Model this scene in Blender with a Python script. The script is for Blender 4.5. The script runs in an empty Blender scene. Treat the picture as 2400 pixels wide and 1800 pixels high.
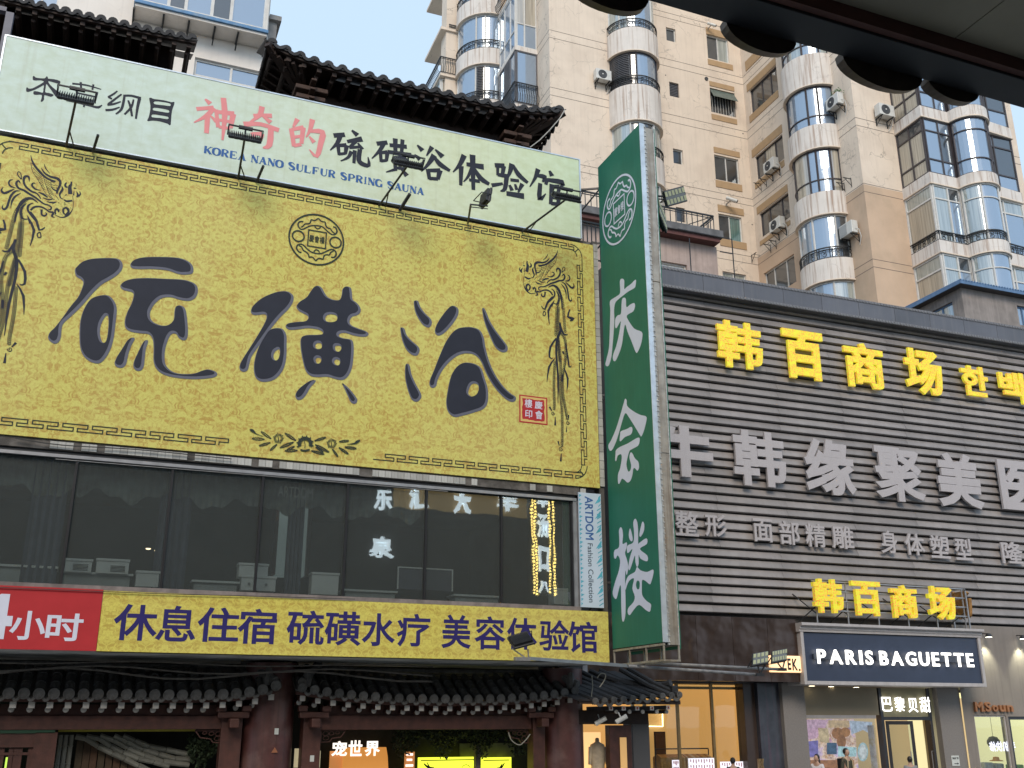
import bpy, bmesh, math, random
from mathutils import Matrix, Vector
random.seed(7)
scene = bpy.context.scene
COL = scene.collection
# ------------------------------------------------------------------ camera
# camera solved from the photograph: focal length, pitch and tiny roll; ZC = lens height above the street
FPX, PITCH, ROLL, ZC = 2395.77, 0.319535566, -0.00115917, 2.3
AZA, AZB = 1.18370223, 1.2042          # headings of the two street fronts (spa building / mall + tower)
def _ax():
    cp, sp, c, s = math.cos(PITCH), math.sin(PITCH), math.cos(ROLL), math.sin(ROLL)
    r, u, f = Vector((1,0,0)), Vector((0,-sp,cp)), Vector((0,cp,sp))
    return c*r+s*u, -s*r+c*u, f
_rt, _up, _fw = _ax()
_rz = Matrix.Rotation(AZA-math.pi/2, 4, 'Z')      # world X runs along the spa front
cam = bpy.data.cameras.new('camera'); camo = bpy.data.objects.new('camera', cam); COL.objects.link(camo)
m = Matrix((( _rt.x,_up.x,-_fw.x,0),(_rt.y,_up.y,-_fw.y,0),(_rt.z,_up.z,-_fw.z,0),(0,0,0,1)))
camo.matrix_world = Matrix.Translation((0,0,ZC)) @ _rz @ m
cam.sensor_width = 36; cam.lens = FPX/2400*36; cam.clip_start = 0.05; cam.clip_end = 2000
scene.camera = camo
# ------------------------------------------------------------------ light
SUN_AZ_FROM_Y = 205.0     # degrees clockwise from world +Y (behind the viewer, a little left)
SUN_EL = 36.0
w = bpy.data.worlds.new('World'); scene.world = w; w.use_nodes = True
nt = w.node_tree; nt.nodes.clear()
sky = nt.nodes.new('ShaderNodeTexSky'); sky.sky_type = 'NISHITA'; sky.sun_disc = False
sky.sun_elevation = math.radians(SUN_EL); sky.sun_rotation = math.radians(SUN_AZ_FROM_Y)
sky.air_density = 0.6; sky.dust_density = 0.8; sky.ozone_density = 0.8; sky.altitude = 0
veil = nt.nodes.new('ShaderNodeMix'); veil.data_type = 'RGBA'; veil.inputs[0].default_value = 0.78   # thin even cloud veil
veil.inputs[7].default_value = (3.35, 4.35, 5.35, 1)
bg = nt.nodes.new('ShaderNodeBackground'); bg.inputs[1].default_value = 0.14
ow = nt.nodes.new('ShaderNodeOutputWorld')
nt.links.new(sky.outputs[0], veil.inputs[6]); nt.links.new(veil.outputs[2], bg.inputs[0]); nt.links.new(bg.outputs[0], ow.inputs[0])
sl = bpy.data.lights.new('sun', 'SUN'); sl.energy = 1.35; sl.angle = math.radians(25); sl.color = (1.0, 0.85, 0.68)
so = bpy.data.objects.new('sun', sl); COL.objects.link(so)
a = math.radians(SUN_AZ_FROM_Y); e = math.radians(SUN_EL)
sd = Vector((math.sin(a)*math.cos(e), math.cos(a)*math.cos(e), math.sin(e)))
so.rotation_euler = sd.to_track_quat('Z','Y').to_euler(); so.location = sd*60
scene.view_settings.view_transform = 'Standard'; scene.view_settings.look = 'None'
scene.view_settings.exposure = 0.7; scene.view_settings.gamma = 1; scene.view_settings.use_curve_mapping = False
scene.render.engine = 'CYCLES'
scene.cycles.max_bounces = 8; scene.cycles.transparent_max_bounces = 12
scene.cycles.diffuse_bounces = 3; scene.cycles.glossy_bounces = 3
# ------------------------------------------------------------------ measuring: photo pixel -> point on a real plane
VIEWS = dict(q1=(0,0,.36166),q2=(700,0,.36166),q3=(1400,0,.45208),q4=(0,500,.36166),q5=(700,500,.36166),q6=(1400,600,.45208),
 r1=(0,1000,.36166),r2=(700,1000,.36166),r3=(0,1500,.36166),r4=(700,1500,.36166),r5=(1400,1350,.27125),r6=(1800,1350,.27125),
 t1=(980,0,.19892),t2=(1380,0,.23508),t3=(1500,300,.23508),t4=(1950,150,.20371),t5=(1950,400,.20371),t6=(1380,0,.46112),
 k1=(0,340,.1085),k2=(1160,560,.33755),k3=(1390,280,.38577),k4=(1390,920,.38577),k5=(560,980,.13562),k6=(660,490,.08439),
 k7=(40,150,.18083),k8=(440,210,.40687),n=(0,0,1.0))
class Frame:
    def __init__(s, az):
        s.az = az; s.rz = AZA-az
        s.U = (math.sin(az), math.cos(az)); s.V = (-math.cos(az), math.sin(az))
    def ray(s, q, x, y):
        ox, oy, k = VIEWS[q]; x = ox+x*k; y = oy+y*k
        d = (x-1200)*_rt + (900-y)*_up + FPX*_fw
        return d.x*s.U[0]+d.y*s.U[1], d.x*s.V[0]+d.y*s.V[1], d.z
    def v(s, q, x, y, v):            # -> (u, z) on the plane at depth v
        a, b, c = s.ray(q, x, y); t = v/b; return a*t, ZC+c*t
    def u(s, q, x, y, u):            # -> (v, z) on the plane at side u
        a, b, c = s.ray(q, x, y); t = u/a; return b*t, ZC+c*t
    def z(s, q, x, y, z):            # -> (u, v) at height z
        a, b, c = s.ray(q, x, y); t = (z-ZC)/c; return a*t, b*t
A, B = Frame(AZA), Frame(AZB)
# ------------------------------------------------------------------ objects
def _rotz(p, r): c, s = math.cos(r), math.sin(r); return Vector((c*p[0]-s*p[1], s*p[0]+c*p[1], p[2]))
def thing(name, label, cat, fr=A, at=(0,0,0), group=None, kind=None):
    o = bpy.data.objects.new(name, None); COL.objects.link(o)
    o.location = _rotz(at, fr.rz); o.rotation_euler = (0,0,fr.rz)
    o.empty_display_size = .2
    if label: o['label'] = label
    if cat: o['category'] = cat
    if group: o['group'] = group
    o['kind'] = kind or 'thing'
    o['_o'] = list(at)
    return o
def org(o):
    while o.parent: o = o.parent
    return Vector(o['_o'])
def link(name, me, mt, parent=None, fr=A, at=None, label=None):
    if mt is not None and not me.materials: me.materials.append(mt)
    o = bpy.data.objects.new(name, me); COL.objects.link(o)
    if parent: o.parent = parent
    if at is not None: o.location = at
    if label: o['label'] = label
    return o
class MB:
    def __init__(s): s.v = []; s.f = []; s.smooth = False
    def add(s, vs, fs):
        n = len(s.v); s.v += [tuple(p) for p in vs]; s.f += [tuple(n+i for i in f) for f in fs]; return s
    def box(s, x0, x1, y0, y1, z0, z1):
        if x0>x1: x0,x1=x1,x0
        if y0>y1: y0,y1=y1,y0
        if z0>z1: z0,z1=z1,z0
        return s.add([(x0,y0,z0),(x1,y0,z0),(x1,y1,z0),(x0,y1,z0),(x0,y0,z1),(x1,y0,z1),(x1,y1,z1),(x0,y1,z1)],
              [(0,3,2,1),(4,5,6,7),(0,1,5,4),(1,2,6,5),(2,3,7,6),(3,0,4,7)])
    def quad(s, *p): return s.add(p, [tuple(range(len(p)))])
    def bar(s, p, q, r, n=4, r2=None, cap=True):
        p, q = Vector(p), Vector(q); d = (q-p)
        if d.length < 1e-6: return s
        d.normalize(); r2 = r if r2 is None else r2
        a = d.cross(Vector((0,0,1)) if abs(d.z)<.9 else Vector((1,0,0))).normalized(); b = d.cross(a)
        vs = []
        for c, rr in ((p, r), (q, r2)):
            for i in range(n):
                t = 2*math.pi*(i+.5)/n; vs.append(c+a*math.cos(t)*rr+b*math.sin(t)*rr)
        fs = [(i,(i+1)%n,n+(i+1)%n,n+i) for i in range(n)]
        if cap: fs += [tuple(range(n))[::-1], tuple(range(n,2*n))]
        return s.add(vs, fs)
    def path(s, pts, r, n=5):
        for i in range(len(pts)-1): s.bar(pts[i], pts[i+1], r, n)
        return s
    def prism(s, poly, y0, y1):                       # polygon in (x,z) extruded in y
        n = len(poly); vs = [(x,y0,z) for x,z in poly]+[(x,y1,z) for x,z in poly]
        return s.add(vs, [tuple(range(n)), tuple(range(n,2*n))[::-1]]+[(i,i+n,(i+1)%n+n,(i+1)%n) for i in range(n)])
    def prismx(s, poly, x0, x1):                      # polygon in (y,z) extruded in x
        n = len(poly); vs = [(x0,y,z) for y,z in poly]+[(x1,y,z) for y,z in poly]
        return s.add(vs, [tuple(range(n))[::-1], tuple(range(n,2*n))]+[(i,(i+1)%n,(i+1)%n+n,i+n) for i in range(n)])
    def prismz(s, poly, z0, z1):                      # polygon in (x,y) extruded in z
        n = len(poly); vs = [(x,y,z0) for x,y in poly]+[(x,y,z1) for x,y in poly]
        return s.add(vs, [tuple(range(n))[::-1], tuple(range(n,2*n))]+[(i,(i+1)%n,(i+1)%n+n,i+n) for i in range(n)])
    def lathe(s, c, prof, n=16, a0=0, a1=2*math.pi, axis='z'):
        full = abs(a1-a0-2*math.pi)<1e-6; m = n if full else n+1; vs=[]
        for r, h in prof:
            for i in range(m):
                t = a0+(a1-a0)*i/n; x, y = r*math.cos(t), r*math.sin(t)
                vs.append((c[0]+x,c[1]+y,c[2]+h) if axis=='z' else ((c[0]+x,c[1]+h,c[2]+y) if axis=='y' else (c[0]+h,c[1]+x,c[2]+y)))
        fs=[]
        for j in range(len(prof)-1):
            for i in range(n):
                k=(i+1)%m; fs.append((j*m+i,j*m+k,(j+1)*m+k,(j+1)*m+i))
        return s.add(vs, fs)
    def mesh(s, name, o=Vector((0,0,0))):
        me = bpy.data.meshes.new(name)
        me.from_pydata([(x-o[0],y-o[1],z-o[2]) for x,y,z in s.v], [], s.f)
        if s.smooth: me.shade_smooth()
        me.update(); return me
    def build(s, name, mt, parent=None, label=None, bevel=0, smooth=False):
        o = org(parent) if parent else Vector((0,0,0))
        me = s.mesh(name, o)
        if smooth:
            for p in me.polygons: p.use_smooth = True
        ob = link(name, me, mt, parent, label=label)
        if bevel:
            md = ob.modifiers.new('bevel','BEVEL'); md.width = bevel; md.segments = 2; md.limit_method='ANGLE'
            md.angle_limit = math.radians(50)
        return ob
def solo(name, mb, mt, label, cat, fr=A, at=None, group=None, kind=None, bevel=0, smooth=False):
    """a thing that is one mesh"""
    if at is None: at = mb.v[0]
    me = mb.mesh(name, Vector(at))
    if smooth:
        for p in me.polygons: p.use_smooth = True
    ob = link(name, me, mt); ob.location = _rotz(at, fr.rz); ob.rotation_euler=(0,0,fr.rz)
    if label: ob['label']=label
    if cat: ob['category']=cat
    if group: ob['group']=group
    ob['kind']=kind or 'thing'
    ob['_o']=list(at)
    if bevel:
        md = ob.modifiers.new('bevel','BEVEL'); md.width=bevel; md.segments=2; md.limit_method='ANGLE'
    return ob
# ------------------------------------------------------------------ materials
def lerp3(a,b,t): return tuple(a[i]*(1-t)+b[i]*t for i in range(3))
class NM:
    """small helper to grow a principled material"""
    def __init__(s, name):
        s.m = bpy.data.materials.new(name); s.m.use_nodes=True; s.t=s.m.node_tree
        s.p = s.t.nodes['Principled BSDF']; s.tc = s.t.nodes.new('ShaderNodeTexCoord'); s.co = s.tc.outputs['Object']
    def n(s, t, **k):
        x = s.t.nodes.new(t)
        for a,b in k.items():
            if a.startswith('i_'): x.inputs[int(a[2:])].default_value=b
            else: setattr(x,a,b)
        return x
    def l(s, a, b): s.t.links.new(a,b)
    def noise(s, scale, detail=4, rough=.55, stretch=(1,1,1), off=(0,0,0), dist=0):
        mp = s.n('ShaderNodeMapping'); mp.inputs['Scale'].default_value=stretch; mp.inputs['Location'].default_value=off
        s.l(s.co, mp.inputs[0]); t = s.n('ShaderNodeTexNoise'); t.inputs['Scale'].default_value=scale
        t.inputs['Detail'].default_value=detail; t.inputs['Roughness'].default_value=rough; t.inputs['Distortion'].default_value=dist
        s.l(mp.outputs[0], t.inputs['Vector']); return t.outputs['Fac']
    def ramp(s, fac, stops, interp='LINEAR'):
        r = s.n('ShaderNodeValToRGB'); r.color_ramp.interpolation=interp; e=r.color_ramp.elements
        while len(e)<len(stops): e.new(.5)
        for i,(p,c) in enumerate(stops): e[i].position=p; e[i].color=(*c,1) if len(c)==3 else c
        s.l(fac, r.inputs[0]); return r.outputs[0]
    def mix(s, fac, a, b, mode='MIX'):
        x = s.n('ShaderNodeMix', data_type='RGBA', blend_type=mode)
        for i,v in ((0,fac),(6,a),(7,b)):
            if isinstance(v,(int,float)): x.inputs[i].default_value=v
            elif isinstance(v,tuple): x.inputs[i].default_value=(*v,1)
            else: s.l(v,x.inputs[i])
        return x.outputs[2]
    def math(s, op, a, b=0.0, c=None):
        x = s.n('ShaderNodeMath', operation=op)
        for i,v in enumerate((a,b) if c is None else (a,b,c)):
            if isinstance(v,(int,float)): x.inputs[i].default_value=v
            else: s.l(v,x.inputs[i])
        return x.outputs[0]
    def col(s, c):
        if isinstance(c,tuple): s.p.inputs['Base Color'].default_value=(*c,1)
        else: s.l(c, s.p.inputs['Base Color'])
    def bump(s, h, st=.3, d=.02):
        b = s.n('ShaderNodeBump'); b.inputs['Strength'].default_value=st; b.inputs['Distance'].default_value=d
        s.l(h,b.inputs['Height']); s.l(b.outputs[0], s.p.inputs['Normal'])
    def set(s, **k):
        for a,b in k.items(): s.p.inputs[a.replace('_',' ')].default_value=b
        return s
def mat(name, c, rough=.6, var=.12, scale=3, streak=0, sc=None, blotch=0, bc=None, bump=0, bs=40, metal=0, crack=0, spec=.5, island=0):
    k = NM(name); d = tuple(x*(1-var) for x in c); h = tuple(min(1,x*(1+var)) for x in c)
    x = k.ramp(k.noise(scale,5), [(.3,d),(.7,h)])
    if blotch: x = k.mix(k.math('MULTIPLY', k.ramp(k.noise(scale*.5,6,.6,off=(3,5,1)), [(.5,(0,0,0)),(.62,(1,1,1))]), blotch), x, bc or tuple(v*.5 for v in c))
    if streak:
        st = k.ramp(k.noise(1.0,5,.6,stretch=(9,9,.35),off=(1,2,3)), [(.5,(0,0,0)),(.72,(1,1,1))])
        x = k.mix(k.math('MULTIPLY', st, streak), x, sc or tuple(v*.45 for v in c))
    if crack:
        mp = k.n('ShaderNodeMapping'); k.l(k.co, mp.inputs[0])
        nz = k.n('ShaderNodeTexNoise'); nz.inputs['Scale'].default_value=2.0; nz.inputs['Detail'].default_value=4; k.l(k.co,nz.inputs['Vector'])
        ad = k.n('ShaderNodeVectorMath', operation='MULTIPLY_ADD'); k.l(nz.outputs['Color'],ad.inputs[0]); ad.inputs[1].default_value=(.9,.9,.9); k.l(k.co,ad.inputs[2])
        vo = k.n('ShaderNodeTexVoronoi', feature='DISTANCE_TO_EDGE'); vo.inputs['Scale'].default_value=.9; k.l(ad.outputs[0],vo.inputs['Vector'])
        cr = k.ramp(vo.outputs['Distance'], [(0,(1,1,1)),(.018,(0,0,0))])
        msk = k.ramp(k.noise(.5,2), [(.45,(0,0,0)),(.6,(1,1,1))])
        x = k.mix(k.math('MULTIPLY', k.math('MULTIPLY',cr,msk), crack), x, tuple(v*.45 for v in c))
    if island:
        oi = k.n('ShaderNodeObjectInfo')
        x = k.mix(1.0, x, k.ramp(oi.outputs['Random'], [(0,(1-island,)*3),(1,(1,1,1))]), 'MULTIPLY')
    k.col(x); k.set(Roughness=rough, Metallic=metal, Specular_IOR_Level=spec)
    if bump: k.bump(k.noise(bs,4), bump)
    return k.m
def emis(name, c, s, base=None):
    k = NM(name); k.col(base or c); k.p.inputs['Emission Color'].default_value=(*c,1); k.p.inputs['Emission Strength'].default_value=s
    return k.m
def glass(name, tint, refl, inside_alpha, rough=.02, drapes=None, dust=(.03,.035,.04)):
    """window pane: mirror-like sky reflection over a see-through or curtained dark pane"""
    k = NM(name); t=k.t
    gl = k.n('ShaderNodeBsdfGlossy'); gl.inputs['Roughness'].default_value=rough; gl.inputs['Color'].default_value=(*tint,1)
    tr = k.n('ShaderNodeBsdfTransparent'); tr.inputs[0].default_value=(.88,.92,.92,1)
    if drapes:
        wv = k.ramp(k.noise(1,3,.5,stretch=(14,14,.4)), [(.3,tuple(x*.5 for x in drapes)),(.7,drapes)]); k.col(wv)
    else: k.col(dust)
    k.p.inputs['Roughness'].default_value=.3
    m1 = k.n('ShaderNodeMixShader'); m1.inputs[0].default_value=1-inside_alpha; k.l(tr.outputs[0],m1.inputs[1]); k.l(k.p.outputs[0],m1.inputs[2])
    fr = k.n('ShaderNodeFresnel'); fr.inputs['IOR'].default_value=1.5
    geo = k.n('ShaderNodeNewGeometry')      # only the outer face of a pane mirrors
    f2 = k.math('MULTIPLY', k.math('ADD', fr.outputs[0], refl), k.math('SUBTRACT', 1.0, geo.outputs['Backfacing']))
    m2 = k.n('ShaderNodeMixShader'); k.l(f2,m2.inputs[0]); k.l(m1.outputs[0],m2.inputs[1]); k.l(gl.outputs[0],m2.inputs[2])
    b = k.n('ShaderNodeBump'); b.inputs['Strength'].default_value=.03; b.inputs['Distance'].default_value=.05
    k.l(k.noise(1.2,2),b.inputs['Height']); k.l(b.outputs[0],gl.inputs['Normal'])
    k.l(m2.outputs[0], t.nodes['Material Output'].inputs[0]); return k.m
# ------------------------------------------------------------------ lettering
_gc = {}
def _curve_mesh(cu):
    ob = bpy.data.objects.new('tmp', cu); COL.objects.link(ob)
    dg = bpy.context.evaluated_depsgraph_get(); dg.update()
    me = bpy.data.meshes.new_from_object(ob.evaluated_get(dg)); bpy.data.objects.remove(ob)
    return [tuple(v.co) for v in me.vertices], [tuple(p.vertices) for p in me.polygons]
def glyph(txt, off=0.0, ext=0.0, res=3, shear=0, space=1.0, bev=0):
    bev=bev+off; off=0; ext=ext or .03
    key=(txt,off,ext,shear,space,bev)
    if key in _gc: return _gc[key]
    cu = bpy.data.curves.new('t','FONT'); cu.body=txt; cu.offset=off; cu.extrude=ext; cu.resolution_u=res; cu.shear=shear; cu.space_character=space
    cu.bevel_depth=bev; cu.bevel_resolution=0
    vs, fs = _curve_mesh(cu); bpy.data.curves.remove(cu)
    x0=min(v[0] for v in vs); x1=max(v[0] for v in vs); y0=min(v[1] for v in vs); y1=max(v[1] for v in vs)
    if bev: vs=[(x,y,(z if abs(z)>ext+bev*.5 else (1 if z>0 else -1)*(ext+bev*.94))) for x,y,z in vs]   # nearly flat face, crisp sides
    z1=max(v[2] for v in vs); z0=min(v[2] for v in vs)
    r=([((x-x0)/(x1-x0),(y-y0)/(y1-y0),(z-z0)/(z1-z0) if z1>z0 else 0) for x,y,z in vs], fs, (x1-x0)/(y1-y0))
    _gc[key]=r; return r
def put(mb, g, a0, a1, z0, z1, f0, f1=None, plane='v', flip=False):
    """glyph g into the rectangle a0..a1 x z0..z1 of plane v=f0 (thickness towards f1)"""
    if f1 is None: f1=f0+.0025
    vs=[]
    for x,y,z in g[0]:
        if flip: x=1-x
        a=a0+(a1-a0)*x; h=z0+(z1-z0)*y; d=f0+(f1-f0)*z
        vs.append((a,d,h) if plane=='v' else (d,a,h))
    mb.add(vs, g[1]); return mb
def cat(pts, n=4, closed=True):
    out=[]; N=len(pts)
    rng = range(N) if closed else range(N-1)
    for i in rng:
        if closed: p0,p1,p2,p3=pts[i-1],pts[i],pts[(i+1)%N],pts[(i+2)%N]
        else: p0,p1,p2,p3=pts[max(i-1,0)],pts[i],pts[i+1],pts[min(i+2,N-1)]
        for j in range(n):
            t=j/n
            out.append(tuple(.5*((2*p1[k])+(-p0[k]+p2[k])*t+(2*p0[k]-5*p1[k]+4*p2[k]-p3[k])*t*t+(-p0[k]+3*p1[k]-3*p2[k]+p3[k])*t**3) for k in range(len(p1))))
    if not closed: out.append(pts[-1])
    return out
def shape(loops, ext=0.0, off=0.0, bev=0.0):
    """flat filled shape with holes from closed loops in 2-D"""
    cu = bpy.data.curves.new('s','CURVE'); cu.dimensions='2D'; cu.fill_mode='BOTH'; cu.extrude=ext; cu.offset=off; cu.bevel_depth=bev; cu.bevel_resolution=1
    for lp in loops:
        sp = cu.splines.new('POLY'); sp.points.add(len(lp)-1); sp.use_cyclic_u=True
        for i,(x,y) in enumerate(lp): sp.points[i].co=(x,y,0,1)
    r=_curve_mesh(cu); bpy.data.curves.remove(cu); return r
def put_shape(mb, r, d, plane='v', sgn=-1, dx=0, dz=0):
    vs=[((x+dx, d+sgn*z, y+dz) if plane=='v' else (d+sgn*z, x+dx, y+dz)) for x,y,z in r[0]]
    return mb.add(vs, r[1])
class Ink:
    """printed strokes: each lies a hair above the one before so that none share a plane"""
    def __init__(s, conv, d, plane='v', step=.0004, sgn=-1):
        s.mb=MB(); s.conv=conv; s.d=d; s.plane=plane; s.k=0; s.step=step; s.sgn=sgn
    def _emit(s, poly):
        s.k+=1; d=s.d+s.sgn*s.step*s.k
        s.mb.quad(*[((a,d,z) if s.plane=='v' else (d,a,z)) for a,z in poly])
    def stroke(s, pts, wscale=1.0, smooth=3, wpx=None):
        """pts (x,y,w) in view pixels"""
        if smooth and len(pts)>2: pts=cat(pts, smooth, False)
        c=[]
        for x,y,wd in pts:
            a=s.conv(x,y); b=s.conv(x+wd,y); hw=math.hypot(b[0]-a[0], b[1]-a[1])/2*wscale; c.append((a[0],a[1],hw))
        L=[];R=[]
        for i,(x,y,h) in enumerate(c):
            p=c[max(i-1,0)]; q=c[min(i+1,len(c)-1)]; dx,dy=q[0]-p[0],q[1]-p[1]; n=math.hypot(dx,dy) or 1; dx/=n;dy/=n
            L.append((x-dy*h,y+dx*h)); R.append((x+dy*h,y-dx*h))
        for i in range(len(c)-1):
            s._emitseg([L[i],L[i+1],R[i+1],R[i]])
        s.k+=1
    def _emitseg(s, poly):
        d=s.d+s.sgn*s.step*s.k
        s.mb.quad(*[((a,d,z) if s.plane=='v' else (d,a,z)) for a,z in poly])
    def loop(s, loops, off=0, smooth=4):
        ls=[[s.conv(x,y) for x,y in (cat(l,smooth) if smooth else l)] for l in loops]
        s.k+=1; put_shape(s.mb, shape(ls,0,off), s.d+s.sgn*s.step*s.k, s.plane, s.sgn)
# ================================================================== MATERIALS
M = {}
M['asphalt']=mat('asphalt',(.06,.06,.062),.85,.2,6,bump=.3)
M['paving']=mat('paving',(.28,.27,.25),.8,.15,3)
M['soffit']=mat('soffit_paint',(.36,.31,.23),.6,.12,1.2,blotch=.35,bc=(.24,.20,.15))
M['darkbeam']=mat('dark_fascia',(.03,.029,.034),.5,.25,3,blotch=.4)
M['rusttrim']=mat('rust_trim',(.11,.04,.03),.7,.2,5)
M['copper']=mat('aged_copper_tile',(.075,.055,.042),.4,.35,9,blotch=.6,bc=(.09,.065,.05),metal=.3)
M['tile_wall']=mat('white_wall_tile',(.5,.5,.47),.35,.12,3,streak=.6,sc=(.22,.2,.17),island=.3)
M['grout']=mat('grout',(.09,.085,.08),.9)
M['rough_wall']=mat('stained_plaster',(.12,.11,.1),.9,.4,5,blotch=.8,bump=.4)
M['black_steel']=mat('black_steel',(.02,.021,.024),.45,.2,8)
M['mullion']=mat('dark_mullion',(.012,.012,.014),.4)
M['alu']=mat('aluminium',(.33,.33,.34),.35,.15,6,metal=.5)
M['interior']=mat('dim_room',(.10,.105,.10),.9,.2,1)
M['curtain']=mat('blue_curtain',(.075,.09,.13),.9,.2,3)
M['desk']=mat('pale_laminate',(.55,.58,.56),.5,.05)
M['wood_red']=mat('red_brown_timber',(.072,.026,.019),.55,.3,6,streak=.3,sc=(.035,.012,.01),bump=.15)
M['wood_dark']=mat('dark_timber',(.026,.013,.009),.7,.35,7)
M['rooftile']=mat('grey_clay_tile',(.11,.105,.10),.75,.25,10,blotch=.4,bc=(.04,.04,.038),island=.35,bump=.2)
M['rooftile_hi']=mat('black_clay_tile',(.032,.032,.035),.75,.3,10,island=.5)
M['tilecap']=mat('tile_end_disc',(.15,.145,.14),.8,.3,14,blotch=.4,island=.4)
M['white_end']=mat('whitewashed_rafter_end',(.5,.48,.45),.7,.1,9,island=.2)
M['bamboo']=mat('grey_bamboo',(.2,.2,.17),.5,.25,6,island=.3)
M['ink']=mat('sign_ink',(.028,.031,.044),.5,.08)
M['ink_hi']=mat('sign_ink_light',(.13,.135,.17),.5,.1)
M['ink_green']=mat('border_ink',(.035,.045,.035),.5,.08)
M['ink_blue']=mat('blue_ink',(.05,.13,.33),.5,.1)
M['ink_pink']=mat('faded_red_ink',(.72,.26,.26),.5,.06)
M['ink_navy']=mat('navy_ink',(.03,.025,.13),.5,.05)
M['white_vinyl']=mat('white_vinyl',(.62,.64,.74),.45,.04)
M['red_vinyl']=mat('red_vinyl',(.42,.035,.04),.45,.06)
for k_ in ('ink','ink_hi','ink_green','ink_blue','ink_pink','ink_navy','white_vinyl','red_vinyl'): M[k_].node_tree.nodes['Principled BSDF'].inputs['Specular IOR Level'].default_value=.15
def yellow_mat(name, hi, lo, mirror, sc):
    k=NM(name); sx=k.n('ShaderNodeSeparateXYZ'); k.l(k.co,sx.inputs[0])
    px=k.math('PINGPONG',sx.outputs[0],mirror); pz=k.math('PINGPONG',sx.outputs[2],mirror*1.6)
    cb=k.n('ShaderNodeCombineXYZ'); k.l(px,cb.inputs[0]); k.l(pz,cb.inputs[2]); k.co=cb.outputs[0]
    a=k.noise(sc*.5,6,.68,dist=1.3); c=k.ramp(a,[(.40,lo),(.49,lerp3(lo,hi,.65)),(.56,hi)])
    for f_,w_,st_ in ((1.1,.016,.7),(2.3,.02,.55)):
        e=k.ramp(k.noise(sc*f_,3,.55,off=(f_,3,1),dist=1.8),[(.5-w_*1.6,(0,0,0)),(.5,(1,1,1)),(.5+w_*1.6,(0,0,0))])
        c=k.mix(k.math('MULTIPLY',e,st_),c,lerp3(lo,hi,.15))
    k.co=k.tc.outputs['Object']; dz=k.ramp(k.noise(1,5,.6,stretch=(6,6,.22),off=(7,0,2)),[(.55,(0,0,0)),(.8,(1,1,1))])
    c=k.mix(k.math('MULTIPLY',dz,.16),c,(.30,.25,.10)); c=k.mix(k.math('MULTIPLY',k.ramp(k.noise(.35,2,.5),[(.4,(0,0,0)),(.65,(1,1,1))]),.12),c,(.72,.70,.35)); k.col(c); k.bump(k.noise(1.4,2,.5,stretch=(1,1,.5)),.12,.06); k.set(Roughness=.45,Specular_IOR_Level=.2); return k.m
M['yellow']=yellow_mat('gold_damask_vinyl',(.62,.59,.155),(.45,.30,.07),.95,17)
M['yellow2']=yellow_mat('gold_damask_vinyl_small',(.66,.60,.13),(.46,.34,.07),.33,24)
def white_board():
    k=NM('pale_green_vinyl'); a=k.ramp(k.noise(3.5,6,.6,stretch=(1,1,1.6)),[(.35,(.56,.61,.50)),(.65,(.63,.69,.62))])
    sx=k.n('ShaderNodeSeparateXYZ'); k.l(k.co,sx.inputs[0])
    t=k.ramp(k.math('MULTIPLY',k.math('ADD',sx.outputs[0],6.4),.078),[(.25,(.93,1,1.0)),(.75,(1.0,1.0,.80)),(1,(.93,1,.80))])
    c=k.mix(1.0,a,t,'MULTIPLY')
    s=k.ramp(k.noise(1,5,.6,stretch=(7,7,.25),off=(4,0,2)),[(.55,(0,0,0)),(.75,(1,1,1))])
    c=k.mix(k.math('MULTIPLY',s,.3),c,(.38,.38,.26)); k.col(c); k.set(Roughness=.5,Specular_IOR_Level=.25); k.bump(k.noise(1.1,2,.5,stretch=(1,1,.5)),.12,.06); return k.m
M['whiteboard']=white_board()
M['green']=mat('green_vinyl',(.022,.15,.095),.5,.10,1.2,streak=.22,sc=(.045,.2,.15),bump=.12,bs=1.6,spec=.3)
M['galv']=mat('dull_galvanised_sheet',(.36,.33,.28),.4,.25,4,streak=.8,sc=(.16,.1,.06),metal=.35,blotch=.3,bc=(.2,.15,.1))
M['galv_light']=mat('silver_tape',(.55,.62,.68),.3,.15,4,metal=.4)
G_DARK = glass('tinted_shopfront_glass',(.8,.86,.88),.07,.72,.015,dust=(.10,.11,.105))
# ================================================================== GROUND
g=MB(); g.quad((-400,-400,0),(400,-400,0),(400,400,0),(-400,400,0)); solo('ground',g,M['paving'],None,None,at=(0,0,0),kind='structure')
g=MB(); g.box(-30,60,17,25,0.004,.14); solo('pavement',g,M['paving'],None,None,at=(0,17,0),kind='structure')
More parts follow.
